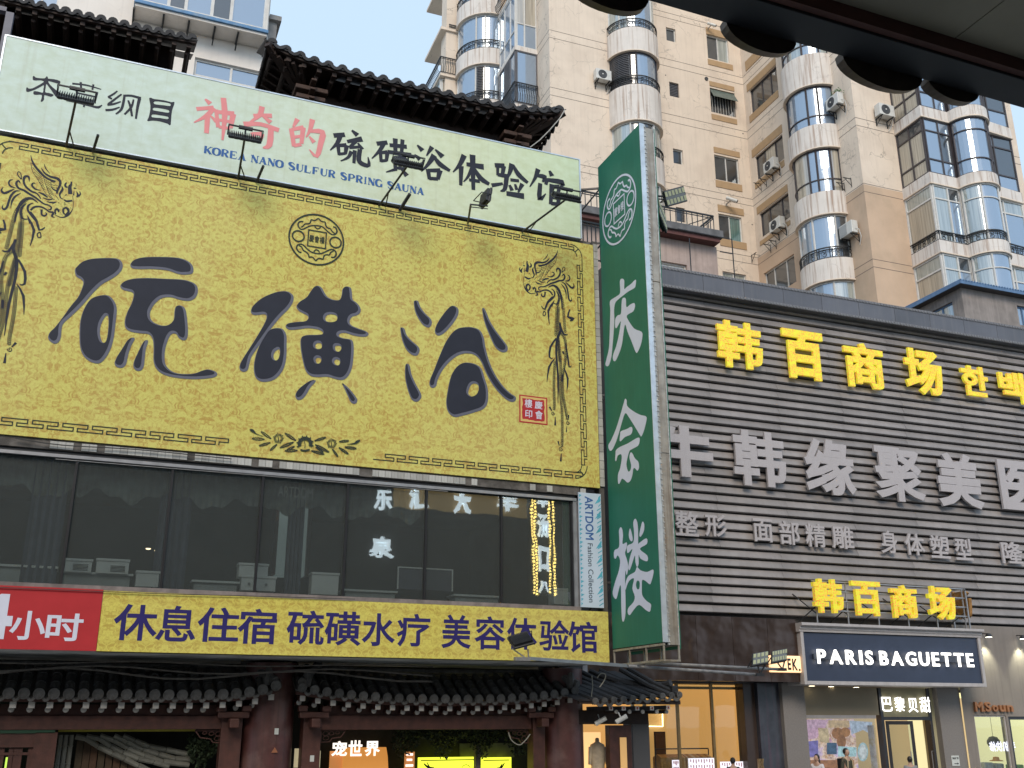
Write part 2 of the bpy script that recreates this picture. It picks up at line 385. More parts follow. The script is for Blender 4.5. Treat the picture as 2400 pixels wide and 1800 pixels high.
# ================================================================== EAVE CANOPY OVER THE VIEWER
cn=thing('eave_canopy','dark metal canopy eave with grey soffit panels hanging over the viewer at top right','canopy',A,(2,2.8,5))
g=MB(); g.box(-6,9,2.735,2.9,5.0,5.28); g.build('fascia_beam',M['darkbeam'],cn,bevel=.004)
g=MB(); g.box(-6,9,2.70,2.733,5.012,5.2); g.build('trim_strip',M['rusttrim'],cn)
for i in range(-3,4):
    g=MB(); x=3.15+i*2.2; g.box(x+.003,x+2.2-.003,-2.6,2.698,5.075,5.12); g.build('soffit_panel',M['soffit'],cn,bevel=.002)
for i,(x,wd,dz) in enumerate([(1.60,.34,.085),(2.3,.35,.085),(2.93,.44,.10),(3.33,.3,.06)]):
    g=MB(); pr=[(math.sin(math.radians(t))*.0,0) for t in (0,)]
    n=14; top=[]; 
    for ring,(vv,rr) in enumerate([(2.902,1.0),(2.96,.99)]):
        for j in range(n+1):
            t=math.pi*(j/n); top.append((x-math.cos(t)*wd/2*rr+ (vv-2.9)*.15, vv, 5.03-math.sin(t)**.8*(dz+.03)*(1 if rr==1 else .8)))
    m_=n+1; fs=[]
    for r_ in range(1):
        for j in range(n): fs.append((r_*m_+j,r_*m_+j+1,(r_+1)*m_+j+1,(r_+1)*m_+j))
    for vv_i in (0,1): pass
    g.add(top,fs); g.add([top[j] for j in range(m_)],[tuple(range(m_))]); g.add([top[m_+j] for j in range(m_)],[tuple(range(m_))[::-1]]); g.build('eave_tile',M['copper'],cn,smooth=False)
# ================================================================== BUILDING OPPOSITE (behind the viewer, seen only as reflections)
ob=thing('opposite_building','dark arcade building behind the viewer, mirrored in the window band','building',A,(0,-3,0))
g=MB(); g.box(-30,34,-12,-2.7,3.2,14.5); g.build('wall',mat('opposite_wall',(.045,.043,.04),.8,.5,.6),ob)
g=MB(); g.box(-30,34,-12,-11.4,0,3.2); g.build('back_wall',mat('opposite_arcade',(.16,.12,.08),.8,.4,.8),ob)
for x in range(-28,34,5):
    g=MB(); g.box(x,x+.7,-3.6,-2.9,0,3.2); g.build('pillar',M['rough_wall'],ob)
# mirrored neon lettering: placed at the true reflected position of each reflection seen in the glass (glass plane v=20.15)
neon=emis('white_letter_glow',(.85,.95,1.0),3.2); bulb=emis('yellow_bulb_glow',(1,.72,.2),9)
GV=20.15
def refl_box(q,x0,y0,x1,y1,vr):
    vv=2*GV-vr; a=A.v(q,x0,y0,vv); b=A.v(q,x1,y1,vv); return a[0],b[0],b[1],a[1]
for ch,q,bx,lab in [('乐','r2',(490,400,605,545),'white glowing character mirrored in the fifth window pane, upper one'),
    ('泉','r2',(462,715,612,858),'white glowing character mirrored low in the fifth window pane'),
    ('汇','r2',(715,370,835,540),'bluish neon character mirrored near the sixth pane edge'),
    ('天','r2',(1000,395,1110,570),'white glowing character mirrored in the sixth window pane'),
    ('羊','r2',(1290,420,1415,560),'white glowing character mirrored between sixth and seventh panes')]:
    u0,u1,z0,z1=refl_box(q,*bx,-2.6); g=MB(); put(g,glyph(ch,.035,.03),u0,u1,z0,z1,-2.62,-2.5)
    solo('neon_letter',g,neon,lab,'neon letter',at=(u0,-2.6,z0))
vs_=thing('vertical_neon_sign','vertical sign edged with yellow bulbs, mirrored in the last window pane','sign',A,(9,-1.4,5))
cols=[('羊',(1545,440,1615,530)),('汤',(1545,560,1615,720)),('口',(1550,780,1615,940)),('八',(1550,1000,1615,1080))]
for ch,bx in cols:
    u0,u1,z0,z1=refl_box('r2',*bx,-1.2); g=MB(); put(g,glyph(ch,.03,.03),u0,u1,z0,z1,-1.22,-1.1); g.build('letter',neon,vs_)
g=MB()
for xs in ((1515,1535),(1622,1655)):
    for j in range(33):
        for xx in xs:
            y=435+j*20+(10 if xx==xs[1] else 0); vv=2*GV+1.2; p=A.v('r2',xx+ (y-435)*.012,y,vv)
            g.box(p[0]-.035,p[0]+.035,-1.3,-1.2,p[1]-.035,p[1]+.035)
bo=g.build('bulbs',bulb,vs_); bo['kind']='stuff'
u0,u1,z0,z1=refl_box('r2',620,340,1480,590,-2.66); g=MB(); g.box(u0,u1,-2.69,-2.66,z0,z1); g.build('lit_fascia',emis('lit_brown_fascia',(.30,.20,.07),1.3,(.3,.2,.1)),ob)
u0,u1,z0,z1=refl_box('r2',1500,425,1670,1090,-1.2); g=MB(); g.box(u0,u1,-1.6,-1.31,z0,z1); g.build('backing',M['black_steel'],vs_)
# ================================================================== SPA BUILDING
sp=thing('spa_building','dark shopfront building carrying the yellow and white signboards above a row of tall windows','building',A,(3,20.3,0))
U0,U1=-9.0,10.43
g=MB(); g.box(U0,U1,20.35,32,7.55,13.5); g.build('wall',M['rough_wall'],sp)
g=MB(); g.box(U0,U1,20.3,21.0,3.52,4.3); g.build('spandrel_wall',M['rough_wall'],sp)
# end wall strip of white tiles beside the yellow board
for j in range(30):
    g=MB(); z=7.32+j*.2; g.box(10.31,10.425,20.06,20.10,z,z+.19); g.build('tile',M['tile_wall'],sp,bevel=0)
g=MB(); g.box(10.3,10.43,20.1,20.34,3.52,13.4); g.build('corner_pier',M['grout'],sp)
# small tiles on the lintel under the board
me=MB().box(0,.128,0,.03,0,.135).mesh('tile_mesh')
for j in range(82):
    if random.random()<.12 or (j>58 and random.random()<.5): continue
    link('tile',me,M['tile_wall'],sp,at=(-1.0+j*.135-org(sp)[0],20.02-org(sp)[1]+random.uniform(0,.008),7.085-org(sp)[2]))
g=MB(); g.box(U0,9.78,20.045,20.35,7.07,7.27); g.build('lintel',M['rough_wall'],sp)
g=MB(); g.box(U0,9.78,20.1,20.35,6.95,7.065); g.build('frame_head',M['black_steel'],sp)
# lintel underside with blueish tile band
g=MB(); g.box(U0,9.7,20.03,20.09,6.93,6.99); g.build('head_trim',M['alu'],sp)
g=MB(); g.box(U0,9.75,20.02,20.35,4.56,4.64); g.build('sill',mat('sill_stone',(.2,.17,.16),.8,.25,5,blotch=.6),sp)
mul=[('r1',507,180,392,1020),('r1',1128,240,1038,1050),('r1',1712,285,1648,1075),('r2',325,330,285,1100),('r2',832,370,815,1120),('r2',1315,415,1315,1142),('r2',1765,440,1780,1170)]
ms=[]
for q,x0,y0,x1,y1 in mul:
    a_=A.v(q,(x0+x1)/2,(y0+y1)/2,20.1)[0]; ms.append(a_)
    g=MB(); g.box(a_-.022,a_+.022,20.09,20.2,4.64,6.95); g.build('mullion',M['mullion'],sp)
edges=[ms[0]-2*(ms[1]-ms[0]),ms[0]-(ms[1]-ms[0])]+ms
for a_ in edges[:2]:
    g=MB(); g.box(a_-.022,a_+.022,20.09,20.2,4.64,6.95); g.build('mullion',M['mullion'],sp)
for i in range(len(edges)-1):
    g=MB(); g.box(edges[i]+.022,edges[i+1]-.022,20.14,20.15,4.64,6.95); g.build('pane',G_DARK,sp)
g=MB(); x=ms[-1]; g.box(x+.022,x+.1,20.05,20.2,4.64,6.95); g.box(x+.1,x+.2,20.1,20.3,4.6,7.05); g.build('end_frame',M['alu'],sp)
# room behind the glass
g=MB(); Q=g.quad
Q((U0,20.36,4.3),(9.7,20.36,4.3),(9.7,27,4.3),(U0,27,4.3)); Q((U0,20.36,7.4),(9.7,20.36,7.4),(9.7,27,7.4),(U0,27,7.4))
Q((U0,27,4.3),(9.7,27,4.3),(9.7,27,7.4),(U0,27,7.4)); Q((9.7,20.36,4.3),(9.7,27,4.3),(9.7,27,7.4),(9.7,20.36,7.4)); Q((U0,20.36,4.3),(U0,27,4.3),(U0,27,7.4),(U0,20.36,7.4))
g.build('room',M['interior'],sp)
for q,x,y,wd in [('r1',300,600,.6),('r1',1130,600,.6),('r1',1900,900,.35)]:
    c=A.v(q,x,y,20.6)[0]; n=9; vs=[];fs=[]
    for j in range(n+1):
        xx=c-wd/2+wd*j/n; yy=20.6+(.05 if j%2 else -.05)
        vs+=[(xx,yy,4.7),(xx,yy,7.3)]
        if j: fs.append((2*j-2,2*j,2*j+1,2*j-1))
    g=MB(); g.add(vs,fs); solo('curtain',g,M['curtain'],'tied grey blue curtain behind the %s window pane'%({300:'first full',1130:'second',1900:'fourth'}[x]),'curtain',at=(c,20.6,4.7))
for q,x0,x1,ztop,lab in [('r1',-200,380,5.02,'long pale counter at the far left end behind the windows'),('r1',400,870,4.95,'grey counter with two white boxes behind the second pane'),('r1',1250,1560,4.9,'low grey counter behind the third pane'),('r2',1000,1300,4.86,'low shelf holding a white bowl behind the sixth pane'),('r2',290,640,4.86,'low white shelf under the mirrored character of the fifth pane')]:
    a_=A.v(q,x0,900,20.7)[0]; b_=A.v(q,x1,900,20.7)[0]; t=thing('counter',lab,'counter',A,(a_,20.7,4.3))
    g=MB(); g.box(a_,b_,20.6,21.1,ztop-.04,ztop); g.build('counter_top',M['desk'],t)
    g=MB(); g.box(a_+.05,b_-.05,20.65,21.05,4.3,ztop-.04); g.build('front_panel',mat('grey_panel%d'%int(x0+300),(.3,.33,.33),.6),t)
wbox=mat('white_box',(.6,.62,.6),.5,.06)
for q,x0,y0,x1,y1,lab in [('r1',415,860,600,940,'white printer box on the counter, left one of the pair'),('r1',618,862,840,948,'white printer box on the counter, right one of the pair'),('r1',875,938,1035,1035,'white deep drawer box between the second and third panes'),('r1',1545,890,1740,972,'small white cabinet with a red packet at the third pane edge'),('r1',1560,972,1790,1060,'white chest with two round knobs at the fourth pane'),('r2',80,950,262,1085,'white carton in the right corner of the fourth pane'),('r2',1655,1050,1760,1150,'white carton in the bottom corner of the last pane')]:
    a_=A.v(q,x0,y1,20.55); b_=A.v(q,x1,y0,20.55); t=thing('storage_box',lab,'box',A,(a_[0],20.55,a_[1]))
    g=MB(); g.box(a_[0],b_[0],20.55,20.85,a_[1],b_[1]-.05); g.build('body',wbox,t,bevel=.006)
    g=MB(); g.box(a_[0]-.015,b_[0]+.015,20.535,20.86,b_[1]-.048,b_[1]); g.build('lid',wbox,t,bevel=.006)
    if 'knob' in lab:
        for f in (.22,.72): g=MB(); g.lathe((a_[0]+(b_[0]-a_[0])*f,20.53,(a_[1]+b_[1])/2-.02),[(.0,0),(.028,0),(.028,.03)],10,axis='y'); g.build('knob',M['alu'],t)
    if 'printer' in lab:
        g=MB(); 
        for k_ in range(5): g.box(b_[0]-.32,b_[0]-.06,20.54,20.551,a_[1]+.04+k_*.025,a_[1]+.05+k_*.025)
        g.build('vent',M['black_steel'],t)
for i in range(6):
    xa=edges[i]+.05+(.3 if i==0 else 0); xb=edges[i+1]+.0; n=26; vs=[];fs=[]
    for j in range(n+1):
        xx=xa+(xb-xa)*j/n; zz=6.38-.10*math.sin(j*.35+i*1.3)-.05*math.sin(j*.9)
        vs+=[(xx,20.55+.04*(j%2),zz),(xx,20.55+.04*(j%2),7.0)]
        if j: fs.append((2*j-2,2*j,2*j+1,2*j-1))
    g=MB(); g.add(vs,fs); solo('curtain_valance',g,mat('pale_valance%d'%i,(.13,.15,.14),.9,.6,2.0),['pale pleated valance at the top of the %s window pane'%w_ for w_ in ('far left','first full','second','third','fourth','fifth')][i],'curtain',at=(xa,20.55,6.4))
# framed glass case, door frame with green light, jars
fr_=thing('framed_board','thin white framed dark board leaning behind the fifth and sixth panes','framed board',A,(6,20.7,4.7))
a_=A.v('r2',638,1050,20.7); b_=A.v('r2',1002,925,20.7)
g=MB(); g.box(a_[0],b_[0],20.72,20.74,a_[1],b_[1]); g.build('board',mat('slate_board',(.06,.065,.09),.4),fr_)
g=MB(); g.box(a_[0],b_[0],20.7,20.72,b_[1]-.025,b_[1]); g.box(a_[0],a_[0]+.025,20.7,20.72,a_[1],b_[1]-.025); g.box(b_[0]-.025,b_[0],20.7,20.72,a_[1],b_[1]-.025); g.build('frame',wbox,fr_)
dd=thing('lit_cabinet','tall glass cabinet lit pale green behind the fourth pane','cabinet',A,(4,22.5,4.3))
a_=A.v('r1',1780,960,22.5); b_=A.v('r1',2000,505,22.5)
g=MB(); g.box(a_[0],b_[0],22.5,22.9,a_[1],b_[1]); g.build('glass_box',emis('cabinet_glow',(.5,.62,.6),.16,(.2,.25,.25)),dd)
g=MB(); g.box(a_[0]-.09,a_[0]-.003,22.42,22.9,a_[1],b_[1]+.07); g.box(b_[0]+.003,b_[0]+.09,22.42,22.9,a_[1],b_[1]+.07); g.box(a_[0]-.003,b_[0]+.003,22.42,22.9,b_[1]+.003,b_[1]+.07); g.build('frame',M['wood_red'],dd)
for q,x,y,lab in [('r1',1838,545,'round ceiling spotlight seen through the fourth pane'),('r1',960,798,'warm lamp cluster glowing through the second pane')]:
    a_=A.v(q,x,y,22.3); g=MB(); g.lathe((a_[0],22.3,a_[1]),[(0,0),(.045,.01),(.05,.03)],10); g.lathe((a_[0]+.16,22.3,a_[1]-.03),[(0,0),(.035,.01),(.04,.03)],10)
    solo('ceiling_light',g,emis('lamp%d'%x,(1,.75,.45) if 'warm' in lab else (1,1,.95),3),lab,'lamp',at=(a_[0],22.3,a_[1]))
# door-hanger sign behind glass
sg=MB(); a_=A.v('r1',1800,450,20.2); b_=A.v('r1',2030,400,20.2); put(sg,glyph('ARTDOM',.0),a_[0],b_[0],a_[1],b_[1],20.2)
a_=A.v('r1',1855,470,20.2); b_=A.v('r1',1980,452,20.2); put(sg,glyph('COLLECTION',.0),a_[0],b_[0],a_[1],b_[1],20.2)
solo('window_lettering',sg,mat('frosted_vinyl',(.22,.23,.22),.6),'faint grey lettering on the fourth window pane','lettering',at=(a_[0],20.2,a_[1]))
# soffit below the yellow strip, pipes under it
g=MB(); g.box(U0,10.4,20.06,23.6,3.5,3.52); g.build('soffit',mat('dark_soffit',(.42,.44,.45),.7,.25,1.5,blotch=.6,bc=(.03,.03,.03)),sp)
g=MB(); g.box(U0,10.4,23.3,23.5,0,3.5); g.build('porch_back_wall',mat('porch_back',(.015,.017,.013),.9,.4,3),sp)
for i,(vv,zz,r) in enumerate([(22.3,3.38,.05),(22.6,3.33,.045),(22.85,3.26,.04)]):
    pts=[(U0+j*1.6,vv,zz+.02*math.sin(j*1.7+i)) for j in range(13)]
    g=MB(); g.path(pts,r,7); g.build('pipe',mat('wrapped_pipe%d'%i,(.10,.095,.09),.8,.3,6),sp,smooth=True)
for k_,(pts,lab) in enumerate(((((360,210),(1000,262),(1700,318),(2212,362),(2900,420)),'thin pale wire stretched across the tops of the window panes'),(((-50,1040),(500,1062),(1100,1085),(1700,1100),(2300,1118)),'dark cable lying along the window sill'),(((100,75),(400,120),(900,150),(1500,210)),'black cable drooping from the lintel under the gold board'))):
    ps=cat([A.v('r1',x,y,19.97) for x,y in pts],5,False); g=MB(); g.path([(p[0],19.96,p[1]) for p in ps],.006+.003*k_,4); solo('cable',g,mat('wire%d'%k_,[(.3,.3,.3),(.03,.03,.03),(.02,.02,.02)][k_],.6),lab,'cable',at=(ps[0][0],19.96,ps[0][1]))
# ------------------------------------------------------------------ white signboard
ws=thing('white_signboard','long pale green white signboard along the roof edge with dark and faded red characters','signboard',A,(3.5,20,13.4))
g=MB(); g.box(-2.88,9.94,20.0,20.08,13.38,15.5); g.build('panel',M['whiteboard'],ws)
g=MB(); g.box(-2.92,-2.885,19.99,20.1,13.36,15.53); g.box(9.945,9.98,19.99,20.1,13.36,15.53); g.box(-2.885,9.945,19.99,20.1,15.505,15.535); g.box(-2.885,9.945,19.99,20.1,13.35,13.375); g.build('edge_trim',M['galv_light'],ws)
for j in range(9):
    g=MB(); x=-2.6+j*1.5; g.bar((x,20.1,13.45),(x,21.3,15.2),.03); g.bar((x,20.12,13.4),(x,20.12,15.5),.03); g.build('brace',M['black_steel'],ws)
# ------------------------------------------------------------------ yellow signboard
uc=A.v('k6',968,850,20)[0]
YL=2*uc-10.27
ys=thing('yellow_signboard','huge gold patterned signboard with three big dark characters and two phoenixes','signboard',A,(uc,20,7.3))
g=MB(); g.box(YL,10.27,20.0,20.04,7.26,13.24); g.build('panel',M['yellow'],ys)
g=MB(); g.box(YL,10.27,20.045,20.3,7.28,7.32); g.box(YL,10.27,20.045,20.3,13.18,13.22); g.box(10.2,10.26,20.045,20.3,7.33,13.17); g.build('box_frame',M['black_steel'],ys)
# ------------------------------------------------------------------ lower yellow strip and red field
ss=thing('yellow_strip_sign','long yellow strip signboard with navy characters under the windows','signboard',A,(5,20,3.5))
xr=A.v('n',234,1455,20)[0]
g=MB(); g.box(xr+.003,10.38,20.0,20.04,3.5,4.555); g.build('panel',M['yellow2'],ss)
g=MB(); g.box(xr+.003,10.38,20.045,20.3,3.5,3.53); g.box(xr+.003,10.38,20.045,20.3,4.5,4.55); g.build('box_frame',M['black_steel'],ss)
rs=thing('red_signboard','red signboard with white characters for opening hours, left of the yellow strip','signboard',A,(-1,20,3.5))
g=MB(); g.box(-3.6,xr-.003,19.99,20.04,3.5,4.57); g.build('panel',M['red_vinyl'],rs)
# ------------------------------------------------------------------ blade sign
UB=10.46
vb0=A.u('n',1498,284,UB)[0]; vb1=19.98
zt=15.4; zb=3.78
ub2=UB+.375
bs=thing('blade_sign','tall green blade sign projecting from the facade corner with white brush characters','blade sign',A,(UB,19,3.7))
g=MB(); g.box(UB,UB+.02,vb0+.02,vb1,zb,zt)
n=16
g.build('green_banner',M['green'],bs)
g=MB(); g.box(UB+.025,ub2,vb0+.06,vb1,zb-.05,zt); g.build('core',M['black_steel'],bs)
g=MB(); g.box(ub2+.002,ub2+.02,vb0,vb1,zb-.12,zt-.05); g.build('far_banner',M['green'],bs)
# bright tape edge, brown metal channel and crimped seams
g=MB(); g.box(UB-.004,UB+.115,vb0-.004,vb0+.015,zb,zt+.02); g.build('silver_edge',M['galv_light'],bs)
for k_ in range(3):
    z0=zb-.05+k_*(zt-zb)/3; z1=zb-.05+(k_+1)*(zt-zb)/3-.01
    g=MB(); g.box(UB+.14,ub2-.03,vb0+.002,vb0+.05,z0,z1); g.build('metal_channel',M['galv'],bs,bevel=.01)
g=MB()
for x in (UB+.13,ub2-.02):
    g.box(x-.012,x+.012,vb0-.012,vb0+.05,zb-.05,zt)
    if x<UB+.2:
      for k_ in range(104): g.box(x-.022,x+.022,vb0-.028,vb0-.012,zb+k_*.112,zb+.02+k_*.112)
g.build('crimped_seam',mat('crimp',(.45,.45,.43),.4,.3,12,metal=.3,blotch=.5),bs)
g=MB()
for zz in (zb-.36,zb-.06): g.box(UB,UB+.04,vb0,vb1,zz,zz+.04); g.box(ub2-.04,ub2,vb0,vb1,zz,zz+.04)
for vv in [vb0+.02+(vb1-vb0-.04)*j/3 for j in range(4)]:
    g.bar((UB+.02,vv,zb-.36),(UB+.02,vv,zb-.02),.022); g.bar((UB+.02,vv,zb-.34),(ub2-.02,vv,zb-.34),.022); g.bar((ub2-.02,vv,zb-.36),(ub2-.02,vv,zb-.02),.022)
g.build('bottom_frame',M['galv'],bs)
g=MB(); 
for zz in (13.4,14.9,9.5,5.2): g.bar((UB-.4,20.4,zz),(UB+.3,vb1,zz),.03); g.bar((UB-.3,20.5,zz-.6),(UB+.1,vb1,zz),.02)
g.build('bracket',M['black_steel'],bs)
# artdom vertical panel
ap=thing('fashion_sign','narrow pale blue vertical panel reading ARTDOM beside the green sign','signboard',A,(9.9,20,4.6))
a0=A.v('r2',1822,800,19.98)[0]; a1=A.v('r2',1968,800,19.98)[0]
g=MB(); g.box(a0,a1,19.98,20.02,4.63,7.12); g.build('panel',mat('pale_blue_vinyl',(.5,.6,.7),.5,.04),ap)
ik=Ink(lambda x,y:A.v('r2',x,y,19.98),19.978)
g=MB(); W=a1-a0
put(g,glyph('ARTDOM',.015),0,1,0,1,0)
def vtext(txt,off,q,xl,yt,xr_,yb,v,mt,parent,fr=A,d=.003):
    """lettering turned a quarter clockwise so that it reads downwards"""
    a=fr.v(q,xl,yt,v); b=fr.v(q,xr_,yb,v); G=glyph(txt,off); mb=MB()
    mb.add([(a[0]+(b[0]-a[0])*y, v-d+.0025*z, a[1]+(b[1]-a[1])*x) for x,y,z in G[0]], G[1]); return mb.build('lettering',mt,parent)
vtext('ARTDOM',.02,'r2',1853,450,1913,735,19.98,M['ink_blue'],ap)
vtext('Fashion Collection',.005,'r2',1872,755,1915,1140,19.98,mat('slate_ink',(.03,.06,.09),.5),ap)
g=MB()
cy=mat('cyan_print',(.08,.38,.5),.5,.2,8)
for j in range(26):
    z=4.66+j*.094; x=a1-.11 if j%9<5 else a1-.07
    g.quad((x,19.977,z),(a1-.01,19.977,z+.06),(a1-.01,19.977,z+.085),(x,19.977,z+.025))
    g.quad((a0+.01,19.977,z),(a0+.05+.02*(j%3),19.977,z+.05),(a0+.01,19.977,z+.07))
for j in range(7):
    z=4.9+j*.33; g.quad((a1-.16,19.9765,z),(a1-.02,19.9765,z+.07),(a1-.02,19.9765,z+.2))
g.build('print',cy,ap)['kind']='stuff'
# ================================================================== PRINT AND LETTERING ON THE SPA BUILDING
def inset(loop, d):
    """move each point of a closed loop inwards (d>0), whichever way round it runs"""
    n=len(loop); ar=sum(loop[i][0]*loop[(i+1)%n][1]-loop[(i+1)%n][0]*loop[i][1] for i in range(n)); s=1 if ar>0 else -1; out=[]
    for i in range(n):
        p,q=loop[i-1],loop[(i+1)%n]; dx,dy=q[0]-p[0],q[1]-p[1]; L=math.hypot(dx,dy) or 1
        out.append((loop[i][0]-s*dy/L*d, loop[i][1]+s*dx/L*d))
    return out
BIG=[ # (view, outer loop, holes)
('q4',[(485,370),(500,345),(540,312),(600,295),(700,290),(765,296),(793,325),(790,365),(760,400),(715,430),(660,462),(600,520),(540,590),(470,660),(415,710),(400,745),(395,800),(380,835),(350,845),(320,825),(312,800),(325,770),(360,735),(410,670),(460,600),(505,545),(530,490),(540,450),(525,428),(495,410)],[]),
('q4',[(640,535),(700,533),(740,570),(757,620),(750,700),(738,800),(720,870),(690,930),(650,970),(600,968),(550,935),(522,880),(515,800),(520,700),(545,620),(585,560)],[[(685,668),(655,720),(648,780),(660,830),(680,838),(695,800),(703,720),(700,670)]]),
('q4',[(845,330),(875,300),(940,285),(1060,283),(1160,290),(1220,312),(1250,345),(1250,385),(1220,397),(1160,395),(1090,372),(1000,362),(900,362),(855,355)],[]),
('q4',[(780,470),(810,440),(870,424),(960,420),(1080,425),(1180,430),(1240,445),(1275,470),(1282,510),(1265,548),(1225,568),(1170,562),(1110,545),(1050,550),(1005,585),(975,635),(975,680),(1000,710),(1050,728),(1095,722),(1125,690),(1130,640),(1140,605),(1170,598),(1200,620),(1212,680),(1218,760),(1212,810),(1190,824),(1160,810),(1140,782),(1110,785),(1085,830),(1068,900),(1070,970),(1095,1010),(1140,1035),(1200,1042),(1260,1038),(1310,1020),(1350,1012),(1395,1025),(1408,1045),(1390,1062),(1330,1072),(1240,1075),(1140,1066),(1060,1045),(1015,1010),(995,960),(995,880),(990,820),(965,785),(910,778),(850,768),(815,745),(808,700),(825,640),(850,590),(865,540),(860,515),(830,505),(795,495)],[]),
('q4',[(855,806),(873,815),(850,860),(830,920),(818,975),(795,1000),(760,998),(742,975),(755,935),(790,880),(825,825)],[]),
('q4',[(948,822),(960,832),(945,880),(938,940),(932,990),(915,1018),(885,1020),(865,998),(868,960),(890,910),(925,840)],[]),
('q4',[(1625,635),(1640,600),(1690,555),(1750,525),(1810,507),(1865,508),(1900,535),(1898,575),(1870,620),(1820,670),(1770,730),(1720,800),(1670,870),(1630,930),(1615,980),(1605,1015),(1580,1028),(1555,1015),(1553,985),(1575,940),(1620,870),(1670,790),(1710,720),(1727,675),(1715,655),(1665,660),(1635,655)],[]),
('q4',[(1780,745),(1830,750),(1855,790),(1857,850),(1855,930),(1840,1000),(1805,1055),(1760,1085),(1700,1092),(1660,1070),(1645,1020),(1650,950),(1675,870),(1715,800),(1745,760)],[[(1805,882),(1780,900),(1772,930),(1782,952),(1800,948),(1812,915),(1812,890)]]),
('q5',[(-15,605),(5,575),(50,545),(75,510),(100,478),(125,470),(150,485),(170,520),(190,545),(230,562),(265,560),(278,530),(285,490),(310,474),(338,485),(345,520),(350,560),(375,580),(398,610),(400,640),(380,660),(345,672),(330,700),(340,725),(380,745),(430,762),(452,780),(440,798),(400,800),(350,790),(300,775),(265,782),(262,798),(290,810),(340,820),(355,850),(355,920),(345,1000),(320,1055),(285,1080),(240,1075),(190,1060),(130,1062),(80,1055),(45,1020),(25,950),(12,870),(15,810),(50,790),(120,788),(155,782),(150,765),(120,752),(60,745),(0,752),(-60,755),(-85,735),(-70,715),(-20,705),(40,700),(60,685),(58,665),(30,650),(0,632)],
 [[(172,680),(185,660),(215,655),(245,665),(248,690),(230,703),(200,705),(178,698)],[(108,855),(120,842),(142,843),(150,858),(145,875),(125,880),(110,872)],[(235,870),(245,858),(270,862),(275,880),(262,896),(242,892)],[(110,950),(122,937),(140,940),(146,955),(135,972),(118,972)],[(230,962),(242,948),(262,952),(267,968),(258,985),(238,980)]]),
('q5',[(105,1082),(108,1092),(75,1130),(45,1180),(20,1205),(-10,1208),(-22,1180),(-5,1145),(35,1110),(75,1085)],[]),
('q5',[(282,1105),(300,1112),(335,1145),(370,1190),(380,1215),(365,1235),(338,1225),(318,1185),(300,1145)],[]),
('q5',[(745,580),(755,565),(775,572),(790,610),(820,650),(855,685),(862,715),(845,740),(810,728),(780,690),(755,640)],[]),
('q5',[(658,750),(668,740),(685,750),(700,790),(730,825),(775,865),(783,895),(765,922),(730,915),(695,880),(670,820)],[]),
('q5',[(690,990),(705,975),(720,990),(730,1040),(755,1100),(790,1165),(793,1195),(770,1220),(735,1210),(708,1150),(690,1070)],[]),
('q5',[(975,610),(1005,600),(1033,620),(1033,655),(1010,700),(970,750),(930,785),(900,792),(882,770),(890,730),(925,670)],[]),
('q5',[(1188,625),(1200,615),(1215,640),(1240,700),(1280,765),(1330,830),(1353,865),(1348,895),(1315,900),(1275,870),(1240,800),(1205,710)],[]),
('q5',[(1080,738),(1130,740),(1175,760),(1200,810),(1210,870),(1235,960),(1270,1040),(1320,1115),(1370,1165),(1405,1190),(1403,1215),(1375,1222),(1330,1195),(1270,1130),(1220,1050),(1185,970),(1150,925),(1100,908),(1040,918),(980,960),(930,1020),(900,1080),(890,1120),(865,1132),(848,1115),(850,1080),(875,1020),(910,930),(950,840),(990,780),(1030,748)],[]),
('q5',[(1100,968),(1150,980),(1185,1010),(1205,1070),(1225,1140),(1225,1220),(1200,1265),(1140,1290),(1060,1312),(1010,1320),(970,1290),(955,1230),(965,1150),(985,1060),(1020,1000),(1060,972)],[[(1140,1103),(1162,1115),(1165,1145),(1150,1175),(1120,1187),(1100,1170),(1103,1140),(1118,1112)]]),
]
groups=[range(0,6),range(6,11),range(11,18)]
for gi,gr in enumerate(groups):
    lo,hi=MB(),MB()
    for i in gr:
        q,outer,holes=BIG[i]
        L=[[A.v(q,x,y,20) for x,y in cat(l,5)] for l in [outer]+holes]
        put_shape(lo, shape(L), 19.992)
        wmin=.035
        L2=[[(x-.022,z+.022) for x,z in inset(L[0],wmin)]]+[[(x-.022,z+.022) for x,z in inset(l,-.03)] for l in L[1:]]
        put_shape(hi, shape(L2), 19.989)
    b=lo.build('character',M['ink_hi'],ys); hi.build('character_face',M['ink'],b)
